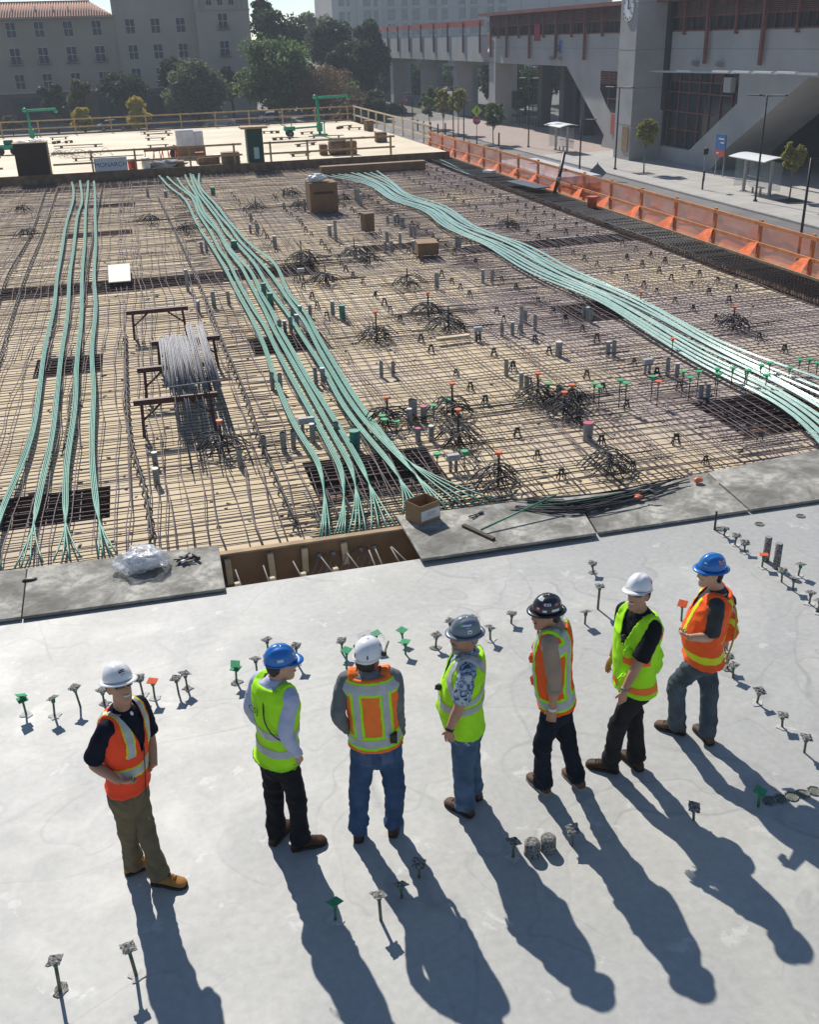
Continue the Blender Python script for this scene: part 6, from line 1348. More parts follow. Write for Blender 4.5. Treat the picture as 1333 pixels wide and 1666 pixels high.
# piers and glazing right of the tower (polygons in Y,Z extruded in X)
def yz(poly, x0, x1, name, m, parent=None): return sp(MB().slab([(x0, y, z) for y, z in poly], (x1-x0, 0, 0)), name, m, parent)
yz([(69.3,2.3),(79.6,-3.6),(81.5,TZ),(86.2,TZ),(85.6,-4.15),(78.5,0.1),(78.6,2.3)], SX, SX+5, 'diagonal_pier', M_STCONC)
yz([(86.2,TZ),(91.0,TZ),(91.0,-4.2),(85.6,-4.15)], SX, SX+2, 'plinth_wall', M_STCONC)
g = yz([(91.5,2.3),(78.6,2.3),(78.5,0.1),(85.6,-4.15),(91.5,-4.2)], SX+.5, SX+.56, 'glazing', M_WIN)
fr = MB()
for z in (1.45, .55, -1.1, -2.6): fr.box(SX+.40, SX+.48, 80.2 if z > -1 else 83.0 if z > -2 else 85, 91, z-.05, z+.05)
for y in (90.8, 89.0, 87.2, 85.4, 83.6, 81.8, 80.0): fr.box(SX+.38, SX+.46, y-.05, y+.05, max(-4.1, -4.1+(85.6-y)*.6 if y < 85.6 else -4.1), 2.28)
sp(fr, 'glazing_frame', M_REDBR)
for y in (90.2, 82.4, 79.4):
    for k in range(7): sp(MB().box(SX+.34, SX+.42, y-1.0, y+.55, 1.55+k*.1, 1.6+k*.1), 'vent_slat', M_LOUV)
sp(MB().box(SX-.1, SX+.38, 79.6, 80.7, .85, 2.0), 'wall_box', M_STCONC)
# undercroft to the right and behind, its shade put into the wall colour
sp(MB().box(SX+12, SX+12.4, Y0, Y1, TZ, 2.3), 'rear_wall', M_SHADEGREY); sp(MB().box(SX+1.0, SX+14, Y0, Y1, 2.3, 2.7), 'soffit', M_STCONC)
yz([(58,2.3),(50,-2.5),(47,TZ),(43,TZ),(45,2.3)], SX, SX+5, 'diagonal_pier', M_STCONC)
sp(MB().box(SX+5, SX+5.5, 60, 63, TZ, 2.3).box(SX+5, SX+5.4, 66, 69, TZ, 2.3), 'inner_pier', M_SHADEGREY)
# left wing: pier, window, columns
yz([(114.3,2.3),(103.6,-4.2),(104.2,TZ),(95.0,TZ),(95.0,2.3)], SX, SX+3, 'diagonal_pier', M_STCONC)
yz([(105.0,2.0),(97.2,2.0),(97.2,-4.0),(98.4,-4.0),(103.3,-1.2),(105.0,.2)], SX-.03, SX-.006, 'glazing', M_WIN)
fl = MB()
for k in range(6): fl.box(SX-.09, SX-.035, 97.3, 104.9, 1.0+k*.16, 1.08+k*.16)
for y in (98.9, 100.8, 102.8): fl.box(SX-.08, SX-.035, y, y+.07, -2.8 if y < 100 else -1.5, 2.0)
for z in (.85, -.6, -2.2): fl.box(SX-.082, SX-.036, 97.2, 104.8 if z > 0 else 103 if z > -1 else 100.5, z, z+.07)
sp(fl, 'glazing_frame', M_REDBR)
for y in (131.2, 124.0, 117.6):
    sp(MB().box(SX+3.6, SX+4.9, y-.7, y+.7, TZ, 2.3), 'column', M_SHADEGREY)  # columns carry the overhang's shade in their dark colour
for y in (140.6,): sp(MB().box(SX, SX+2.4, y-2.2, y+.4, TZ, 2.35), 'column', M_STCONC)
for y in (128, 120, 113): sp(MB().box(SX+7, SX+8.2, y-.8, y+.8, TZ, 2.3), 'column', M_SHADEGREY)
# canopy line, flood lights, fixtures
sp(MB().bar((SX-1.6, 66, 2.62), (SX-1.6, 92.6, 2.28), .09, .16), 'light_beam', mat('pale_steel', (.45,.46,.46), .5, .1, 2))
for y in (68.5, 71.5, 74.5, 77.5, 83.5): sp(MB().box(SX-1.75, SX-1.45, y, y+2.4, 2.62-(y-66)*.0128-.02, 2.74-(y-66)*.0128), 'tube_lamp', mat('lamp_diffuser', (.7,.72,.7), .4))
for y, z in ((85.4, 3.0), (81.4, 3.0), (97.0, 3.05), (118.2, 3.1), (115.8, 3.1)): sp(MB().cbox((SX-.3, y, z), (.5, .45, .35), ry=.4), 'flood_light', M_PIPE)
# red banner and the two-letter roundel panel
sp(MB().box(SX-.12, SX-.06, 122.4, 124.2, 4.9, 6.7), 'red_banner', mat('banner_red', (.36,.03,.03), .7))
lp = sp(MB().box(SX-.10, SX-.04, 115.6, 117.3, 3.55, 5.0), 'logo_panel', mat('logo_white', (.45,.5,.56), .6))
sp(MB().box(SX-.13, SX-.104, 115.65, 116.35, 3.6, 4.95), 'logo_block', mat('logo_blue', (.02,.14,.38), .5))
text_mesh('ba', 1.35, mat('logo_black', (.012,.014,.02), .6), st, Vector((SX-.14, 116.5, 4.25))-SO, (0,-1,0), (0,0,1))
# posters at the foot
sp(MB().box(SX-.09, SX-.03, 100.2, 101.9, -3.95, -1.9), 'poster_case', M_PIPE); sp(MB().box(SX-.11, SX-.092, 100.95, 101.85, -3.85, -2.0), 'poster', mat('poster_red', (.42,.08,.05), .6)); sp(MB().box(SX-.11, SX-.092, 100.25, 100.93, -3.85, -2.0), 'poster', mat('poster_blue', (.10,.30,.45), .6))
for k, (y, z) in enumerate(((99.2, -4.0), (98.2, -4.1), (97.0, -4.2))): sp(MB().box(SX-.45, SX-.03, y-.35, y+.35, TZ, z), 'ticket_box', M_SHADEGREY)
# ================================================================ clock tower
tw_ = empty('clock_tower', (45.2, 92.6, TZ), 0, 'tall grey concrete clock tower in front of the station', 'tower'); TO = tw_.location
def tp(mb, name, m): o = mb.build(name, m, tw_); o.location = -TO; return o
tp(MB().box(45.2, 48.38, 91.0, 94.4, TZ, 13.5), 'shaft', M_TOWER); tp(MB().box(45.19, 48.37, 90.992, 94.408, 4.1, 4.14).box(45.19, 48.37, 90.992, 94.408, .9, .94).box(45.19, 48.37, 90.992, 94.408, 7.9, 7.94).box(45.19, 48.37, 90.992, 94.408, -2.3, -2.26), 'pour_joint', mat('dark_joint', (.2,.2,.19), .9))
cf = MB(); cf.tube([(45.19, 92.7, 7.55), (45.10, 92.7, 7.55)], 1.12, 36); tp(cf, 'clock_face', mat('clock_white', (.78,.78,.76), .5))
cr = MB(); cr.tube([(45.10, 92.7+1.10*math.cos(a*math.pi/18), 7.55+1.10*math.sin(a*math.pi/18)) for a in range(36)], .035, 6, closed=True); tp(cr, 'clock_rim', M_PIPE)
tk = MB()
for k in range(12):
    a = k*math.pi/6; c_, s_ = math.cos(a), math.sin(a); tk.bar((45.085, 92.7+.80*c_, 7.55+.80*s_), (45.085, 92.7+.98*c_, 7.55+.98*s_), .03, .10, up=(1,0,0))
tp(tk, 'hour_mark', M_STKK); tp(MB().bar((45.07, 92.7, 7.5), (45.07, 92.16, 7.60), .03, .10, up=(1,0,0)), 'hour_hand', M_STKK); tp(MB().bar((45.055, 92.7, 7.45), (45.055, 92.72, 8.35), .03, .08, up=(1,0,0)), 'minute_hand', M_STKK)
tp(MB().box(45.12, 45.18, 91.35, 92.6, -4.6, -2.4), 'poster', mat('poster_yellow', (.50,.40,.16), .6, .5, 3, col2=(.25,.12,.08)))
tp(MB().box(48.1, 48.395, 90.3, 90.98, -1.0, 8.0), 'stair_glass', M_WIN)
# ================================================================ elevated track beyond
tr_ = empty('elevated_track', (SX, 142, TZ), 0, 'elevated concrete rail track with red mesh parapet beyond the station', 'viaduct'); KO = tr_.location
def kp(mb, name, m): o = mb.build(name, m, tr_); o.location = -KO; return o
kp(MB().box(SX-.4, SX+12, 141.8, 330, 2.4, 3.6), 'girder', M_STCONC); kp(MB().box(SX-.4, SX+.1, 141.8, 330, 3.6, 5.6), 'parapet', M_STCONC)
for k in range(22): y = 143.5+k*7.6; kp(MB().box(SX-.62, SX-.405, y-.14, y+.14, 3.5, 7.5), 'fin_post', mat('dark_brown_steel', (.10,.05,.04), .7))
for k in range(11): y = 142+k*16; kp(MB().box(SX-.46, SX-.40, y+.1, y+15.9, 6.85, 7.6), 'mesh_panel', mat('red_mesh', (.36,.06,.04), .7, .15, 2))
kp(MB().box(SX-.1, SX+.0, 141.8, 330, 5.6, 5.75).box(SX-.1, SX+.0, 141.8, 330, 6.7, 6.8), 'hand_rail', M_PIPE)
for y in (158.5, 177.5, 199, 222, 246): kp(MB().box(SX+.6, SX+3.0, y-1.1, y+1.1, TZ-.1, 1.6), 'column', M_STCONC); kp(MB().box(SX-.2, SX+11, y-1.4, y+1.4, 1.6, 2.395), 'crosshead', M_STCONC); kp(MB().box(SX+8, SX+10.2, y-1.1, y+1.1, TZ-.1, 1.6), 'column', M_STCONC)
# ================================================================ apartment block on the left
M_STUC = mat('warm_stucco', (0.33, 0.275, 0.205), 0.92, 0.08, 0.3, 0.1, 8); M_STUC2 = mat('pale_stucco', (0.38, 0.335, 0.265), 0.92, 0.08, 0.3); M_BRKB = mat('red_brown_base', (0.14, 0.075, 0.055), 0.9, 0.2, 0.8); M_FRM = mat('grey_white_frame', (0.44, 0.44, 0.43), 0.6); M_WPANE = mat('apartment_glass', (0.022, 0.027, 0.034), 0.35, 0.3, 0.5, spec=0.2); M_RAILING = mat('dark_railing', (0.05, 0.05, 0.055), 0.6)
BY = 185.0; ap = empty('apartment_block', (0, BY, TZ), 0, 'tan stucco apartment block with clay tile roof and grid windows', 'building'); AO = ap.location
def bp(mb, name, m, parent=None): o = mb.build(name, m, parent or ap); o.location = (-AO if parent is None else (0,0,0)); return o
bp(MB().box(-60, -.3, BY, BY+22, -.65, 10.25), 'wall', M_STUC); bp(MB().box(-.3, 12.8, BY+.5, BY+22, -.65, 12.9), 'wall', M_STUC2); bp(MB().box(12.8, 21.5, BY-1.2, BY+22, -.65, 18.5), 'stair_tower', M_STUC2)
bp(MB().box(-60, -.3, BY-.12, BY+21.9, TZ-.12, -.653), 'base_storey', M_BRKB); bp(MB().box(-.3, 12.8, BY+.35, BY+21.9, TZ-.12, -.653), 'base_storey', M_BRKB); bp(MB().box(12.8, 21.5, BY-1.3, BY+21.9, TZ-.12, -.653), 'base_storey', M_STUC2)
bp(MB().box(-60, -.2, BY-.22, BY-.125, -.75, -.45).box(-.2, 12.8, BY+.25, BY+.345, -.75, -.45), 'belt_course', M_STUC2); bp(MB().box(-.4, 12.85, BY+.30, BY+.495, 12.5, 12.95), 'parapet_cap', M_STUC2)
bp(MB().box(12.7, 21.6, BY-1.32, BY-1.203, 10.4, 10.75), 'belt_course', M_STUC)
# clay tile roof: slope plus real tile rows
rf = bp(MB().slab([(-60, BY-1.0, 10.15), (-.2, BY-1.0, 10.15), (-3.6, BY+5.5, 12.35), (-60, BY+5.5, 12.35)], (0, 0, .12)), 'roof', mat('clay_tile', (0.34, 0.155, 0.095), 0.85, 0.25, 1.2)); bp(MB().slab([(-.2, BY-1.0, 10.15), (-.2, BY+12, 10.15), (-3.6, BY+5.5, 12.35)], (0, 0, .12)), 'roof', MATS['clay_tile'])
til = MB()
for k in range(150):
    x = -59.8+k*.4
    if x > -.4: break
    xt = min(x, -3.6) if x > -3.6 else x; f = 1.0 if x < -3.6 else max(.05, (-.2-x)/3.4)
    til.tube([(x, BY-1.02, 10.30), (x, BY-1.0+6.5*f, 10.30+2.2*f)], .12, 5)
bp(til, 'tile_row', mat('clay_tile_light', (0.42, 0.20, 0.13), 0.85, 0.3, 3.0)); bp(MB().box(-60, -.15, BY-1.05, BY-.6, 10.02, 10.148), 'eaves', M_STUC2); bp(MB().tube([(-60, BY+5.5, 12.5), (-3.6, BY+5.5, 12.5)], .22, 6), 'ridge', MATS['clay_tile'])
for k, (x, h) in enumerate(((-12, .5), (-9.3, .4), (-7.0, .4), (-15.5, .4))): bp(MB().tube([(x, BY+2, 11.2), (x, BY+2, 11.4+h)], .12, 8), 'roof_vent', M_PIPE_TOP)
wm = MB(); wm.box(-.78,.78,-.06,.06,-1.13,-1.05).box(-.78,.78,-.06,.06,1.05,1.13).box(-.78,-.70,-.06,.06,-1.05,1.05).box(.70,.78,-.06,.06,-1.05,1.05).box(-.04,.04,-.05,.05,-1.05,1.05).box(-.70,.70,-.045,.045,-.04,.04); wme = wm.mesh('window'); wme.materials.append(M_FRM)
pm = MB().box(-.70,.70,.0,.02,-1.05,1.05).mesh('pane'); pm.materials.append(M_WPANE)
bm_ = MB().box(-1.05,1.05,-.45,-.42,-.05,.0).box(-1.05,1.05,-.45,-.40,.62,.68)
for k in range(15): x = -1.02+k*.1457; bm_.box(x-.018, x+.018, -.445, -.415, 0, .62)
bm_.box(-1.05,-1.0,-.45,.0,.62,.68).box(1.0,1.05,-.45,.0,.62,.68).box(-1.05,1.05,-.45,.0,-.10,-.05); bme = bm_.mesh('balcony_rail'); bme.materials.append(M_RAILING)
def win(x, y, z, sc=1.0, balc=False, sx=1.0):
    o = bpy.data.objects.new('window', wme); COL.objects.link(o); o.parent = ap; o.location = Vector((x, y, z))-AO; o.scale = (sc*sx, 1, sc)
    p = bpy.data.objects.new('pane', pm); COL.objects.link(p); p.parent = o
    if balc: b = bpy.data.objects.new('balcony_rail', bme); COL.objects.link(b); b.parent = ap; b.location = Vector((x, y, z-1.25))-AO
for x in (-20.3, -16.0, -11.75, -7.35, -2.95):
    win(x, BY-.065, 8.5); win(x, BY-.065, 4.75, 1.08, True); win(x, BY-.065, 1.0)
for x in (2.3, 6.3, 10.35):
    win(x, BY+.435, 8.6); win(x, BY+.435, 4.8); win(x, BY+.435, 1.3)
win(17.1, BY-1.265, 9.0, 1.05, True); win(17.0, BY-1.265, 4.95, 1.05, True); win(17.0, BY-1.265, 1.2)
for x in (15.1, 16.9, 18.7): win(x, BY-1.265, 12.1, .75, False, .8)
for x in (13.6, 14.2, 19.6, 20.4): bp(MB().box(x-.12, x+.12, BY-1.35, BY-1.205, 10.8, 13.5), 'bracket', M_STUC)
for i, x in enumerate((-15.5, -8.5, -2.5, 4.0, 9.5)):
    yb = BY-.12 if x < -.3 else BY+.35
    bp(MB().box(x-1.9, x+1.9, yb-.02, yb-.004, TZ, -2.0), 'shop_front', M_WPANE); sf = MB(); [sf.box(x-1.9+k*1.27-.04, x-1.9+k*1.27+.04, yb-.06, yb-.022, TZ, -2.0) for k in range(4)]; bp(sf.box(x-1.95, x+1.95, yb-.06, yb-.022, -2.1, -1.98), 'shop_frame', M_RAILING)
    bp(MB().slab([(x-2.1, yb-.02, -1.4), (x+2.1, yb-.02, -1.4), (x+2.1, yb-1.1, -2.0), (x-2.1, yb-1.1, -2.0)], (0,0,.05)), 'awning', mat('dark_awning', (.05,.05,.07), .8))
# ================================================================ office tower far behind
oz = empty('office_tower', (95, 320, TZ), 0, 'tall pale office tower with vertical window strips in the haze', 'building'); OO = oz.location
def op(mb, name, m): o = mb.build(name, m, oz); o.location = -OO; return o
M_OFF = mat('pale_precast', (0.50, 0.47, 0.42), 0.9, 0.06, 0.1)
op(MB().box(69.3, 150, 320, 350, TZ-.2, 48), 'main_block', M_OFF); op(MB().box(61.8, 69.295, 321.5, 350, TZ-.2, 44), 'side_block', M_OFF)
ow = MB().box(-1.1,1.1,-.12,.0,-1.45,1.45).mesh('window'); ow.materials.append(glass('tinted_office_glass', (.05,.09,.12), .06)); onr = MB().box(-.42,.42,-.12,.0,-1.2,1.2).mesh('window'); onr.materials.append(MATS['tinted_office_glass'])
for x in (645, 695, 760, 830, 880, 960, 1015, 1105, 1160, 1240, 1300):
    X = PY(380+x/2.962, 20, 320).x
    for k in range(9):
        o = bpy.data.objects.new('window', ow); COL.objects.link(o); o.parent = oz; o.location = Vector((X, 319.98, 4+k*3.9))-OO
for x in (515, 527, 555):
    X = PY(380+x/2.962, 20, 321.5).x
    for k in range(9): o = bpy.data.objects.new('window', onr); COL.objects.link(o); o.parent = oz; o.location = Vector((X, 321.48, 4+k*3.9))-OO
for k in range(10): op(MB().box(69.3, 150, 319.86, 319.998, 1.8+k*3.9, 2.05+k*3.9), 'floor_band', M_OFF)
for X in range(72, 150, 9): op(MB().box(X+3.2, X+4.6, 319.6, 319.997, TZ, 48), 'pilaster', M_OFF)
# ================================================================ street furniture
M_LAMP = mat('black_lamp_paint', (0.012, 0.012, 0.013), 0.5)
def street_lamp(base, h, heads, label, z=TZ, r=.075):
    root = empty('street_lamp', base, 0, label, 'street lamp', 'black street lamps')
    MB().tube([(0,0,0),(0,0,.12)], r*2.0, 10).build('base', M_LAMP, root); MB().tube([(0,0,.12),(0,0,h)], [r, r*.75], 8).build('pole', M_LAMP, root)
    for dx, dy in heads:
        MB().bar((0,0,h-.05), (dx*.6, dy*.6, h-.02), .06).build('arm', M_LAMP, root); d = Vector((dx, dy, 0)); a = Vector((dx*.5, dy*.5, h)); b = Vector((dx*1.5, dy*1.5, h+.02)); MB().bar(a, b, .34, .09).build('head', M_LAMP, root, bevel=.02)
    return root
def lampat(px, py, top, heads, label, z=TZ):
    p = G(px, py, z); return street_lamp(p, h_from_far(p, top), heads, label)
def h_from_far(p, y):
    h = .2
    while backpx(p+Vector((0,0,h)))[1] > y and h < 14: h += .02
    return h
lampat(1229, 328, 156, ((.4,-.9),(-.4,.9)), 'black double head street lamp in front of the right bus shelter')
lampat(1001, 276, 143, ((.4,-.9),(-.4,.9)), 'black double head street lamp beside the clock tower')
lampat(943, 283, 195, ((.5,-.8),), 'black single head street lamp on the kerb left of the tower')
p = PX(1311, 330, 30.0); b = Vector((30.0, p.y, STREET)); street_lamp(b, h_from_far(b, 258), ((.5,-.8),), 'black street lamp at the right edge behind the orange fence')
lampat(860, 240, 128, ((.4,-.9),(-.4,.9)), 'black double head street lamp before the station undercroft')
lampat(755, 231, 166, ((.9,0),), 'black short street lamp left of the stop sign')
lampat(738, 226, 143, ((.3,.3),(-.3,.3)), 'black street lamp rising through the young plaza trees')
lampat(672, 211, 153, ((-.8,.0),), 'black street lamp at the corner, right one of the pair')
lampat(656, 219, 153, ((.8,0),), 'black street lamp at the corner, left one of the pair')
# bollards
for i, (x, y) in enumerate(((680,213),(690,216),(701,218),(713,221),(725,219.5),(812,238))):
    p = G(x, y, TZ); tag(MB().lathe((0,0,0), [(.12,0),(.10,.05),(.09,1.25),(.10,1.3),(.06,1.38)], 10).build('bollard', M_LAMP, loc=p), f"black bollard on the plaza, {'leftmost' if i == 0 else ORD[i]+' from left'}", 'bollard', 'plaza bollards')
for i in range(9):
    p = G(842+i*4.3, 200+i*.9, TZ); tag(MB().lathe((0,0,0), [(.09,0),(.08,.9),(.04,1.0)], 8).build('rail_post', M_LAMP, loc=p), f"short dark post of the row under the station, {'first' if i == 0 else ORD[i]} from left", 'post', 'posts under the station')
# shelters
def shelter(cx, cy, label, L_=3.9):
    root = empty('bus_shelter', (cx, cy, TZ), 0, label, 'bus shelter', 'bus shelters'); mS = mat('shelter_steel', (.30,.30,.29), .45, .1, 3)
    for s in (-1, 1): MB().box(-.09, .09, s*L_*.36-.09, s*L_*.36+.09, .001, 2.45).build('post', mS, root); MB().box(-.2,.2,s*L_*.36-.2,s*L_*.36+.2,0,.06).build('foot', mS, root)
    V = []; n = 8
    for s in (-1, 1):
        for i in range(n+1): a = i/n; V.append((-1.15+2.0*a, s*L_/2, 2.50+.22*math.sin(a*math.pi*.8)))
    k = MB(); k._add(V, [(i, i+1, n+2+i, n+1+i) for i in range(n)]); r_ = k.build('roof', mat('white_translucent_roof', (.78,.79,.78), .4), root); sm_ = r_.modifiers.new('t', 'SOLIDIFY'); sm_.thickness = .06
    MB().box(.55, .57, -L_*.45, L_*.45, .35, 2.3).build('glass_back', M_SHGLASS, root); MB().box(-.6, .5, L_*.45, L_*.45+.02, .35, 2.3).build('glass_end', M_SHGLASS, root); MB().box(.52,.6,-L_*.46,L_*.46,1.0,1.05).build('glass_rail', mS, root)
    MB().box(-.15, .25, -.75, .75, .45, .52).build('bench', mat('pale_bench', (.7,.7,.68), .5), root)
    for s in (-1, 1): MB().box(-.05,.1,s*.5-.03,s*.5+.03,0,.45).build('bench_leg', mS, root)
def shglass():
    q = NT('shelter_glass'); q.b.inputs['Base Color'].default_value = (.35,.42,.44,1); q.b.inputs['Roughness'].default_value = .08
    t = q.n('BsdfTransparent'); m_ = q.n('MixShader'); m_.inputs[0].default_value = .22; q.l(t.outputs[0], m_.inputs[1]); q.l(q.b.outputs[0], m_.inputs[2]); q.l(m_.outputs[0], q.t.nodes['Material Output'].inputs[0]); return q.m
M_SHGLASS = shglass()
a = G(1212, 311, TZ); b = G(1249, 321, TZ); c = (a+b)/2; shelter(c.x, c.y, 'white roofed bus shelter by the right young tree', abs(a.y-b.y)/.72)
a = G(904, 244, TZ); b = G(923, 249, TZ); c = (a+b)/2; shelter(c.x, c.y, 'white roofed bus shelter left of the clock tower', 4.2)
a = G(803, 205, TZ); shelter(a.x+14, a.y+20, 'far white roofed shelter beneath the elevated track', 4.2)
# signs
def sign_post(base, h, label, cat='sign'):
    root = empty('road_sign', base, 0, label, cat); MB().tube([(0,0,0),(0,0,h)], .035, 6).build('pole', M_PIPE, root); MB().tube([(0,0,0),(0,0,.9)], .07, 6).build('sleeve', M_LAMP, root); return root
def face(root, n_, rad, z, m, nm, rot=0.0, off=-.05, th=.02):
    pts = [(rad*math.cos(2*math.pi*k/n_+rot), rad*math.sin(2*math.pi*k/n_+rot)) for k in range(n_)]
    f = Vector((-.42, -.9, 0)).normalized(); r = Vector((f.y, -f.x, 0))*-1
    return MB().slab([r*x+Vector((0,0,z+y))+f*(.05+off+.06) for x, y in pts], f*th).build(nm, m, root), f, r
M_STOP = mat('stop_red', (.45,.03,.04), .5); M_SIGNW = mat('sign_face_white', (.75,.75,.73), .5)
p = G(776, 236, TZ); root = sign_post(p, 3.9, 'red stop sign under yellow green pedestrian diamond on one pole')
_, f, r = face(root, 8, .47, 2.55, M_SIGNW, 'stop_border', math.pi/8); face(root, 8, .43, 2.55, M_STOP, 'stop_face', math.pi/8, -.025); text_mesh('STOP', .30, M_SIGNW, root, Vector((0,0,2.55))+f*.112, r, (0,0,1))
face(root, 4, .60, 3.55, mat('fluorescent_yellow_green', (.50,.68,.03), .5), 'warning_diamond', 0)
wk = MB(); wf = f*.085
for a_, b_, w_ in (((0,.02),(.02,.20),.10), ((0,.02),(-.14,-.28),.07), ((0,.02),(.13,-.28),.07), ((.02,.17),(-.15,.0),.05), ((.02,.17),(.17,.03),.05)): wk.bar(r*a_[0]+Vector((0,0,3.55+a_[1]))+wf, r*b_[0]+Vector((0,0,3.55+b_[1]))+wf, w_, .012, up=f)
wk.lathe(r*.03+Vector((0,0,3.85))+wf, [(.02,-.07),(.065,-.03),(.065,.03),(.02,.07)], 8); wk.build('walking_figure', M_STKK, root)
p = G(659, 192, TZ); root = sign_post(p, 2.9, 'red stop sign at the far corner of the cross street'); face(root, 8, .50, 2.5, M_SIGNW, 'stop_border', math.pi/8); _, f, r = face(root, 8, .46, 2.5, M_STOP, 'stop_face', math.pi/8, -.025); text_mesh('STOP', .30, M_SIGNW, root, Vector((0,0,2.5))+f*.112, r, (0,0,1))
b0 = G(972, 282, -2.9); root = sign_post((b0.x, b0.y, STREET), 3.3, 'grey back of a diamond road sign with octagon beneath'); M_ALU = mat('sign_back_alu', (.20,.20,.20), .5, .1, 4); face(root, 4, .62, 2.62, M_ALU, 'diamond_back', 0); face(root, 8, .42, 1.55, M_ALU, 'octagon_back', math.pi/8)
p = G(1143, 309, TZ); root = sign_post(p, 3.1, 'bus stop pole with small dark timetable by the kerb'); MB().cbox((.0,-.06,2.75),(.55,.05,.42),.45).build('flag', M_LAMP, root); MB().cbox((0,-.06,1.0),(.18,.06,.7),.45).build('timetable', M_LAMP, root)
# blue and red information panel by the pier
p = PX(1173, 237, 46.6); root = empty('information_panel', (46.6, p.y, TZ), 0, 'blue and red information panel standing by the diagonal pier', 'sign')
z0 = p.z-TZ; MB().box(-.05,.05,-.75,.75,z0-.35,z0+.85).build('blue_field', mat('panel_blue', (.03,.13,.33), .5), root); MB().box(-.05,.05,-.75,.75,z0-.85,z0-.355).build('red_field', mat('panel_red', (.45,.07,.05), .5), root)
for s in (-.6,.6): MB().box(.06,.12,s-.05,s+.05,0,z0+.5).build('leg', M_PIPE, root)
for k, w_ in enumerate((.85,.5)): MB().box(-.056,-.051,-.55,-.55+w_,z0+.45-k*.28,z0+.55-k*.28).build('text_bar', M_PIPE_TOP, root)
MB().box(-.056,-.051,.1,.5,z0-.65,z0-.55).build('text_bar', M_PIPE_TOP, root)
# ================================================================ vehicles
M_TYRE = mat('tyre', (.012,.012,.012), .8); M_CARGL = glass('car_glass', (.015,.02,.025), .05); M_RIM = mat('wheel_rim', (.35,.35,.36), .35, metal=.7)
def car(loc, rz, col, label, group='parked and passing cars'):
    root = empty('car', loc, rz, label, 'car', group); m_ = mat('car_paint_%s' % ('_'.join('%d' % int(c*100) for c in col)), col, .3, .03, 3, coat=.4)
    prof = [(-2.25,.55),(-2.2,.85),(-1.6,.95),(-1.05,1.42),(.35,1.45),(1.15,1.0),(2.0,.88),(2.28,.68),(2.28,.38),(-2.25,.38)]
    k = MB()
    for sg in (1,): k.slab([(x, -.86, z) for x, z in prof], (0, 1.72, 0))
    k.build('body', m_, root, bevel=.06)
    gl = [(-1.45,.99),(-1.0,1.36),(.30,1.39),(1.0,1.02)]
    for s in (-1, 1): MB().slab([(x, s*.865, z) for x, z in gl], (0, s*.012, 0)).build('side_window', M_CARGL, root)
    MB().slab([(.42,-.74,1.41),(1.12,-.76,1.03),(1.12,.76,1.03),(.42,.74,1.41)], (.03,0,.03)).build('windscreen', M_CARGL, root); MB().slab([(-1.58,-.74,.99),(-1.1,-.72,1.39),(-1.1,.72,1.39),(-1.58,.74,.99)], (-.03,0,.02)).build('rear_window', M_CARGL, root)
    for x in (-1.4, 1.42):
        for s in (-1, 1): w = MB().tube([(x, s*.70, .33),(x, s*.90, .33)], .33, 16).build('wheel', M_TYRE, root); MB().tube([(x, s*.885, .33),(x, s*.915, .33)], .21, 12).build('rim', M_RIM, w)
    for s in (-1, 1): MB().cbox((2.26, s*.62, .70), (.1,.35,.13)).build('headlight', M_PIPE_TOP, root); MB().cbox((-2.24, s*.65, .78), (.08,.3,.15)).build('tail_light', M_STKR, root)
a = G(335, 209, STREET); b = G(383, 206, STREET); car(((a.x+b.x)/2, (a.y+b.y)/2, STREET), math.pi, (.42,.44,.46), 'silver sedan on the cross street behind the guardrail')
a = G(185, 214, STREET); car((a.x, a.y+2, STREET), 0, (.10,.11,.13), 'dark grey sedan parked behind the yellow trees')
a = G(445, 199, STREET); car((a.x, a.y, STREET), 0, (.55,.55,.55), 'white sedan partly behind the guardrail under the green tree')
CARS = [(785,122,(.60,.62,.65),'silver'),(800,124,(.30,.42,.55),'pale blue'),(772,127,(.08,.08,.09),'black'),(812,131,(.65,.65,.64),'white'),(790,136,(.25,.05,.05),'dark red'),(690,133,(.55,.56,.56),'light grey'),(705,128,(.10,.12,.18),'navy'),(722,126,(.62,.60,.55),'beige'),(668,148,(.6,.6,.6),'pale silver'),(640,150,(.12,.12,.13),'charcoal'),(575,134,(.6,.6,.62),'bright silver'),(582,140,(.2,.2,.22),'dull grey')]
for i, (x, y, c_, nm) in enumerate(CARS):
    p = G(x, y, STREET); car((p.x, p.y, STREET+.01), .3+.4*(i % 3), c_, f"{nm} car parked beyond the elevated track columns" if x > 600 else f"{nm} car glimpsed between the dark oaks")
# transit bus on the road below the fence
root = empty('transit_bus', (27.4, 67.3, STREET), 0, 'white roofed bus on the road behind the orange fence', 'bus'); M_BUS = mat('bus_white', (.72,.72,.71), .35, .03, 1, coat=.2)
MB().box(-1.5,1.5,-5.7,5.7,.35,2.95).build('body', M_BUS, root, bevel=.14)
for s in (-1, 1):
    for k in range(6): MB().box(s*1.503 if s < 0 else 1.503, s*1.52 if s < 0 else 1.52, -5.2+k*1.75, -3.6+k*1.75, 1.35, 2.35).build('window', M_CARGL, root)
    for y in (-3.6, 3.4): w = MB().tube([(s*1.25,y,.5),(s*1.53,y,.5)], .5, 16).build('wheel', M_TYRE, root)
MB().box(-1.3,1.3,-5.74,-5.71,1.1,2.5).build('windscreen', M_CARGL, root); MB().box(-1.46,1.46,-5.73,-5.7,.5,1.0).build('front_panel', mat('maroon_panel', (.20,.03,.03), .4), root)
for y in (-2.5, 2.5): MB().box(-.5,.5,y-.45,y+.45,2.952,3.02).build('roof_hatch', M_BUS, root, bevel=.02)
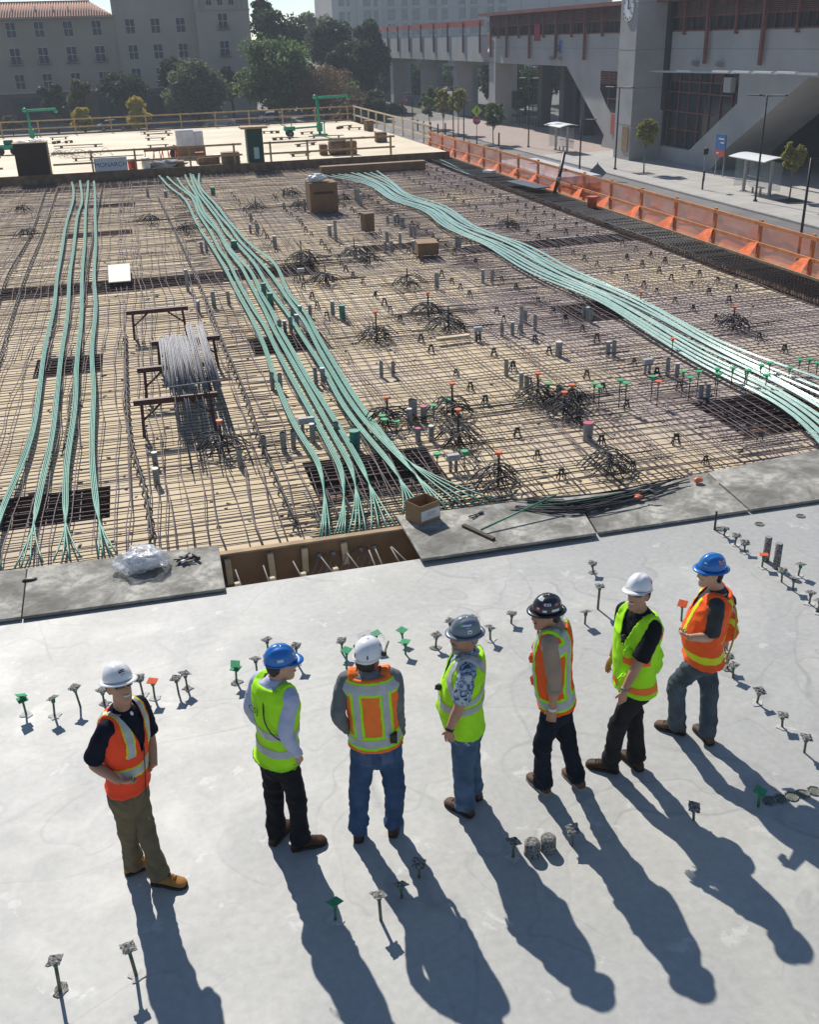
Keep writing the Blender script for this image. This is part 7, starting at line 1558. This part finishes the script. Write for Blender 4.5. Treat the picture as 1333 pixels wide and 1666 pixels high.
# ================================================================ trees
def leaf_mat(name, c1, c2):
    q = NT(name); oi = q.n('ObjectInfo'); geo = q.n('NewGeometry'); c = q.mix(geo.outputs['Random Per Island'], c1, c2)
    c = q.mix(q.math('MULTIPLY', q.noise(.35, 3), .6), c, tuple(x*.65 for x in c1)); q.l(c, q.b.inputs['Base Color']); q.b.inputs['Roughness'].default_value = .6; q.b.inputs['Specular IOR Level'].default_value = .25
    tl = q.n('BsdfTranslucent'); q.l(c, tl.inputs[0]); m_ = q.n('MixShader'); m_.inputs[0].default_value = .42; q.l(q.b.outputs[0], m_.inputs[1]); q.l(tl.outputs[0], m_.inputs[2]); q.l(m_.outputs[0], q.t.nodes['Material Output'].inputs[0]); return q.m
LEAF = {'oak': leaf_mat('dark_oak_leaf', (0.043,0.065,0.034), (0.085,0.116,0.054)), 'green': leaf_mat('grey_green_leaf', (0.116,0.178,0.070), (0.217,0.287,0.109)), 'olive': leaf_mat('olive_leaf', (0.116,0.147,0.078), (0.202,0.232,0.116)), 'yellow': leaf_mat('autumn_yellow_leaf', (0.50,0.40,0.06), (0.80,0.60,0.08)), 'rust': leaf_mat('russet_leaf', (0.171,0.109,0.070), (0.264,0.171,0.093)), 'young': leaf_mat('young_green_leaf', (0.26,0.27,0.07), (0.48,0.40,0.09)), 'pale': leaf_mat('hazy_leaf', (0.186,0.217,0.124), (0.279,0.295,0.155)), 'brown': leaf_mat('brown_green_leaf', (0.139,0.132,0.062), (0.217,0.186,0.085))}
M_BARK = mat('bark', (.07,.055,.042), .95, .3, 3, .4, 20); M_BARKL = mat('pale_bark', (.16,.145,.125), .95, .25, 3, .3, 20)
def tree(x, y, zg, ztop, rx, kind, label, group, seed, zlow=None, ls=.22, n=4200, trunk=.18, nc=26, shape=1.0, name='tree', bark=None, cs=1.0):
    rg = np.random.default_rng(seed); rr = random.Random(seed); H = ztop-zg; zl = (zlow if zlow is not None else zg+H*.22)-zg
    root = empty(name, (x, y, zg), 0, label, 'tree' if name != 'shrub' else 'shrub', group)
    cz, rz_ = (zl+H)/2, (H-zl)/2
    C_ = []
    while len(C_) < nc:
        v = np.array([rr.uniform(-1,1), rr.uniform(-1,1), rr.uniform(-1,1)]); d = np.linalg.norm(v)
        if d > 1 or d < .35: continue
        t = (v[2]+1)/2; w = (1-.5*t**1.8*shape)*(.75+.25*min(1, t*3)); C_.append((v[0]*rx*w*.86, v[1]*rx*w*.86, cz+v[2]*rz_*.84))
    tk = MB(); top = Vector((rr.uniform(-.1,.1)*rx, 0, zl+rz_*.9)); tk.tube(catmull([(0,0,-.1), (rr.uniform(-.05,.05)*rx, 0, H*.25), top], 7), [trunk*1.25, trunk, trunk*.9, trunk*.8, trunk*.65, trunk*.5, trunk*.35], 8)
    tk.build('trunk', bark or M_BARK, root); lb = MB()
    for c in C_[::2]: b0 = Vector((0,0,zl*.75+.2*max(0, c[2]-zl)+.15)); lb.tube(catmull([b0, b0.lerp(Vector(c), .5)+Vector((0,0,.12*rz_)), Vector(c)], 5), [trunk*.45, trunk*.34, trunk*.24, trunk*.15, trunk*.06], 5)
    lb.build('limb', bark or M_BARK, root)
    per = int(n*1.7)//nc; P = []; 
    for c in C_:
        s = rx*rr.uniform(.28, .48)*cs; q = rg.normal(0, 1, (per, 3)); q /= np.linalg.norm(q, axis=1)[:, None]; q *= (rg.random((per, 1))**.5)*s; q[:, 2] *= .75; P.append(q+np.array(c))
    P = np.vstack(P); m = len(P); A = rg.normal(0, 1, (m, 3)); A /= np.linalg.norm(A, axis=1)[:, None]; B = rg.normal(0, 1, (m, 3)); B = np.cross(A, B); B /= np.linalg.norm(B, axis=1)[:, None]
    L_ = ls*1.15*rg.uniform(.6, 1.4, (m, 1)); V = np.stack([P-A*L_, P+B*L_*.55, P+A*L_, P-B*L_*.55], 1).reshape(-1, 3); F = np.arange(4*m).reshape(-1, 4)
    link_mesh('crown', np_mesh('crown', V, F), LEAF[kind], root); return root
def tree_px(cx, ytop, half, Y, kind, label, group, seed, zg=STREET, ylow=None, **kw):
    half *= 1.18; ytop -= 3
    t = PY(cx, ytop, Y); e = PY(cx+half, ytop+20, Y); zl = PY(cx, ylow, Y).z if ylow else None
    return tree(t.x, Y, zg, t.z, abs(e.x-t.x), kind, label, group, seed, zl, **kw)
gB = 'trees beyond the deck'
tree_px(452, 8, 46, 192, 'oak', 'tall dark oak right of the apartment block', gB, 1, ylow=120, ls=.30, n=6500, trunk=.5, nc=40, shape=.5)
tree_px(424, -14, 22, 196, 'oak', 'taller sparse dark oak against the sky beside the apartment corner', gB, 2, ylow=60, ls=.26, n=1800, trunk=.4, nc=18)
tree_px(536, 34, 40, 190, 'oak', 'dark oak in the middle, left of the leaning oak', gB, 3, ylow=130, ls=.30, n=6000, trunk=.5, nc=36, shape=.4)
tree_px(603, 28, 26, 180, 'oak', 'dark oak just left of the elevated track', gB, 4, ylow=130, ls=.28, n=5200, trunk=.45, nc=30, shape=.4)
tree_px(566, 60, 34, 176, 'oak', 'low dark oak filling between the two middle oaks', gB, 5, ylow=150, ls=.28, n=5200, trunk=.4, nc=30, shape=.3)
tree_px(440, 61, 58, 150, 'green', 'large round grey green tree behind the guardrail', gB, 6, ylow=185, ls=.24, n=9000, trunk=.3, nc=52, shape=.35)
tree_px(314, 103, 46, 160, 'olive', 'olive green tree in front of the apartment block', gB, 7, ylow=192, ls=.24, n=5600, trunk=.25, nc=36, shape=.4)
tree_px(527, 112, 54, 146, 'rust', 'thin russet tree beside the green hoist boom', gB, 8, ylow=190, ls=.13, n=5200, trunk=.2, nc=34, shape=.3)
tree_px(80, 128, 22, 166, 'oak', 'small dark street tree at the left of the block', gB, 9, ylow=190, ls=.24, n=2600, trunk=.2, nc=20, shape=.4)
tree_px(196, 122, 36, 168, 'oak', 'dark broad street tree under the middle windows', gB, 10, ylow=175, ls=.25, n=3600, trunk=.25, nc=26, shape=.3)
tree_px(283, 98, 28, 170, 'oak', 'dark street tree behind the olive one', gB, 11, ylow=150, ls=.25, n=2800, trunk=.25, nc=22, shape=.3)
tree_px(372, 108, 22, 168, 'oak', 'dark street tree left of the grey green tree', gB, 12, ylow=165, ls=.25, n=2800, trunk=.25, nc=22, shape=.3)
tree_px(124, 118, 24, 156, 'brown', 'slender brown green tree between the yellow ones', gB, 13, ylow=205, ls=.18, n=2600, trunk=.15, nc=22)
tree_px(130, 171, 20, 150, 'yellow', 'small bright yellow tree behind the guardrail, left one', gB, 14, ylow=216, ls=.15, n=3000, trunk=.08, nc=20, shape=.9)
tree_px(219, 162, 24, 150, 'yellow', 'small bright yellow tree behind the guardrail, right one', gB, 15, ylow=216, ls=.15, n=3600, trunk=.08, nc=22, shape=.7)
tree_px(516, 14, 30, 262, 'pale', 'pale hazy tree far away in front of the tower', gB, 16, ylow=100, ls=.5, n=2600, trunk=.4, nc=20, shape=.5)
tree_px(15, 190, 18, 152, 'brown', 'low brownish bush at the left edge behind the guardrail', gB, 17, ylow=215, ls=.18, n=1600, trunk=.08, nc=14, name='shrub')
for i, (cx, yt, hf_, Y, kd) in enumerate(((620,100,30,215,'oak'),(655,92,24,230,'green'),(690,98,26,245,'oak'),(735,100,22,240,'green'),(760,60,16,300,'pale'),(640,168,24,170,'brown'),(690,112,18,225,'oak'),(600,150,30,158,'oak'),(570,160,26,152,'rust'),(500,118,34,172,'oak'),(545,128,34,168,'green'),(585,110,30,186,'oak'),(480,90,26,182,'oak'))):
    tree_px(cx, yt, hf_, Y, kd, f"{['dark','mid green','dark','mid green','pale','brownish','dark','dark','russet','dark','mid green','dark','dark'][i]} tree or bush by the elevated track, {'leftmost' if i == 0 else ORD[i]} counted", 'greenery under the elevated track', 30+i, ylow=yt+60, ls=.26, n=2200, trunk=.25, nc=18, shape=.3)
gY = 'young street trees on the plaza'
def young(bx, by, cy, half, ytop, kd, lab, seed):
    p = G(bx, by, TZ); t = PY(bx, ytop, p.y); e = PY(bx+half, cy, p.y); lo = PY(bx, 2*cy-ytop, p.y)
    tree(p.x, p.y, TZ, t.z, abs(e.x-p.x), kd, lab, gY, seed, lo.z, ls=.12, n=1900, trunk=.06, nc=38, shape=.3, bark=M_BARKL, cs=.62)
young(699, 209, 166, 19, 139, 'green', 'round green young tree leftmost on the plaza', 51); young(722, 216, 164, 16, 133, 'young', 'yellow green young tree second on the plaza', 52); young(746, 219, 162, 17, 138, 'young', 'golden topped young tree third on the plaza', 53)
young(803, 235, 186, 22, 160, 'green', 'sparse young tree right of the stop sign', 54); young(1048, 282, 214, 24, 188, 'young', 'young tree in front of the clock tower foot', 55); young(1284, 326, 254, 26, 226, 'young', 'yellow green young tree beside the right shelter', 56)
for i, (bx, by) in enumerate(((1048,283),(1284,327),(803,236))):
    p = G(bx, by, TZ); tag(MB().box(-.8,.8,-.8,.8,0,.008).build('tree_grate', mat('dark_grate', (.05,.045,.04), .9), loc=p), f"dark square tree pit under the {['tower','shelter','stop sign'][i]} young tree", 'tree pit', 'tree pits')

for i, (x, y, zt, r, kd) in enumerate(((60,166,1.5,5,'oak'),(70,172,2.2,6,'oak'),(80,176,2.0,6,'green'),(66,186,2.6,6,'oak'),(90,182,2.4,7,'oak'),(58,152,-1.5,2.6,'green'),(76,158,1.0,5,'oak'))):
    tree(x, y, STREET, zt, r, kd, f"{'dark' if kd == 'oak' else 'mid green'} tree seen through the station undercroft, {ORD[i]} of the clump", 'trees behind the station', 80+i, STREET+1.2, ls=.28, n=2200, trunk=.25, nc=18, shape=.3)
# ================================================================ the hazy air
hm_ = bpy.data.materials.new('hazy_air'); hm_.use_nodes = True; hn = hm_.node_tree; hn.nodes.remove(hn.nodes['Principled BSDF'])
pv_ = hn.nodes.new('ShaderNodeVolumePrincipled'); pv_.inputs['Color'].default_value = (0.80, 0.90, 1.0, 1); pv_.inputs['Density'].default_value = 0.00052; pv_.inputs['Anisotropy'].default_value = 0.0
hn.links.new(pv_.outputs[0], hn.nodes['Material Output'].inputs['Volume'])
hz = MB().box(-600, 700, -450, 420, STREET-1.2, 52).build('haze', hm_); tag(hz, 'pale bluish haze filling the air over the site and street', 'haze', kind='stuff')
print('OBJECTS', len(bpy.data.objects), 'TRIS', sum(len(o.data.polygons) for o in bpy.data.objects if o.type == 'MESH'))
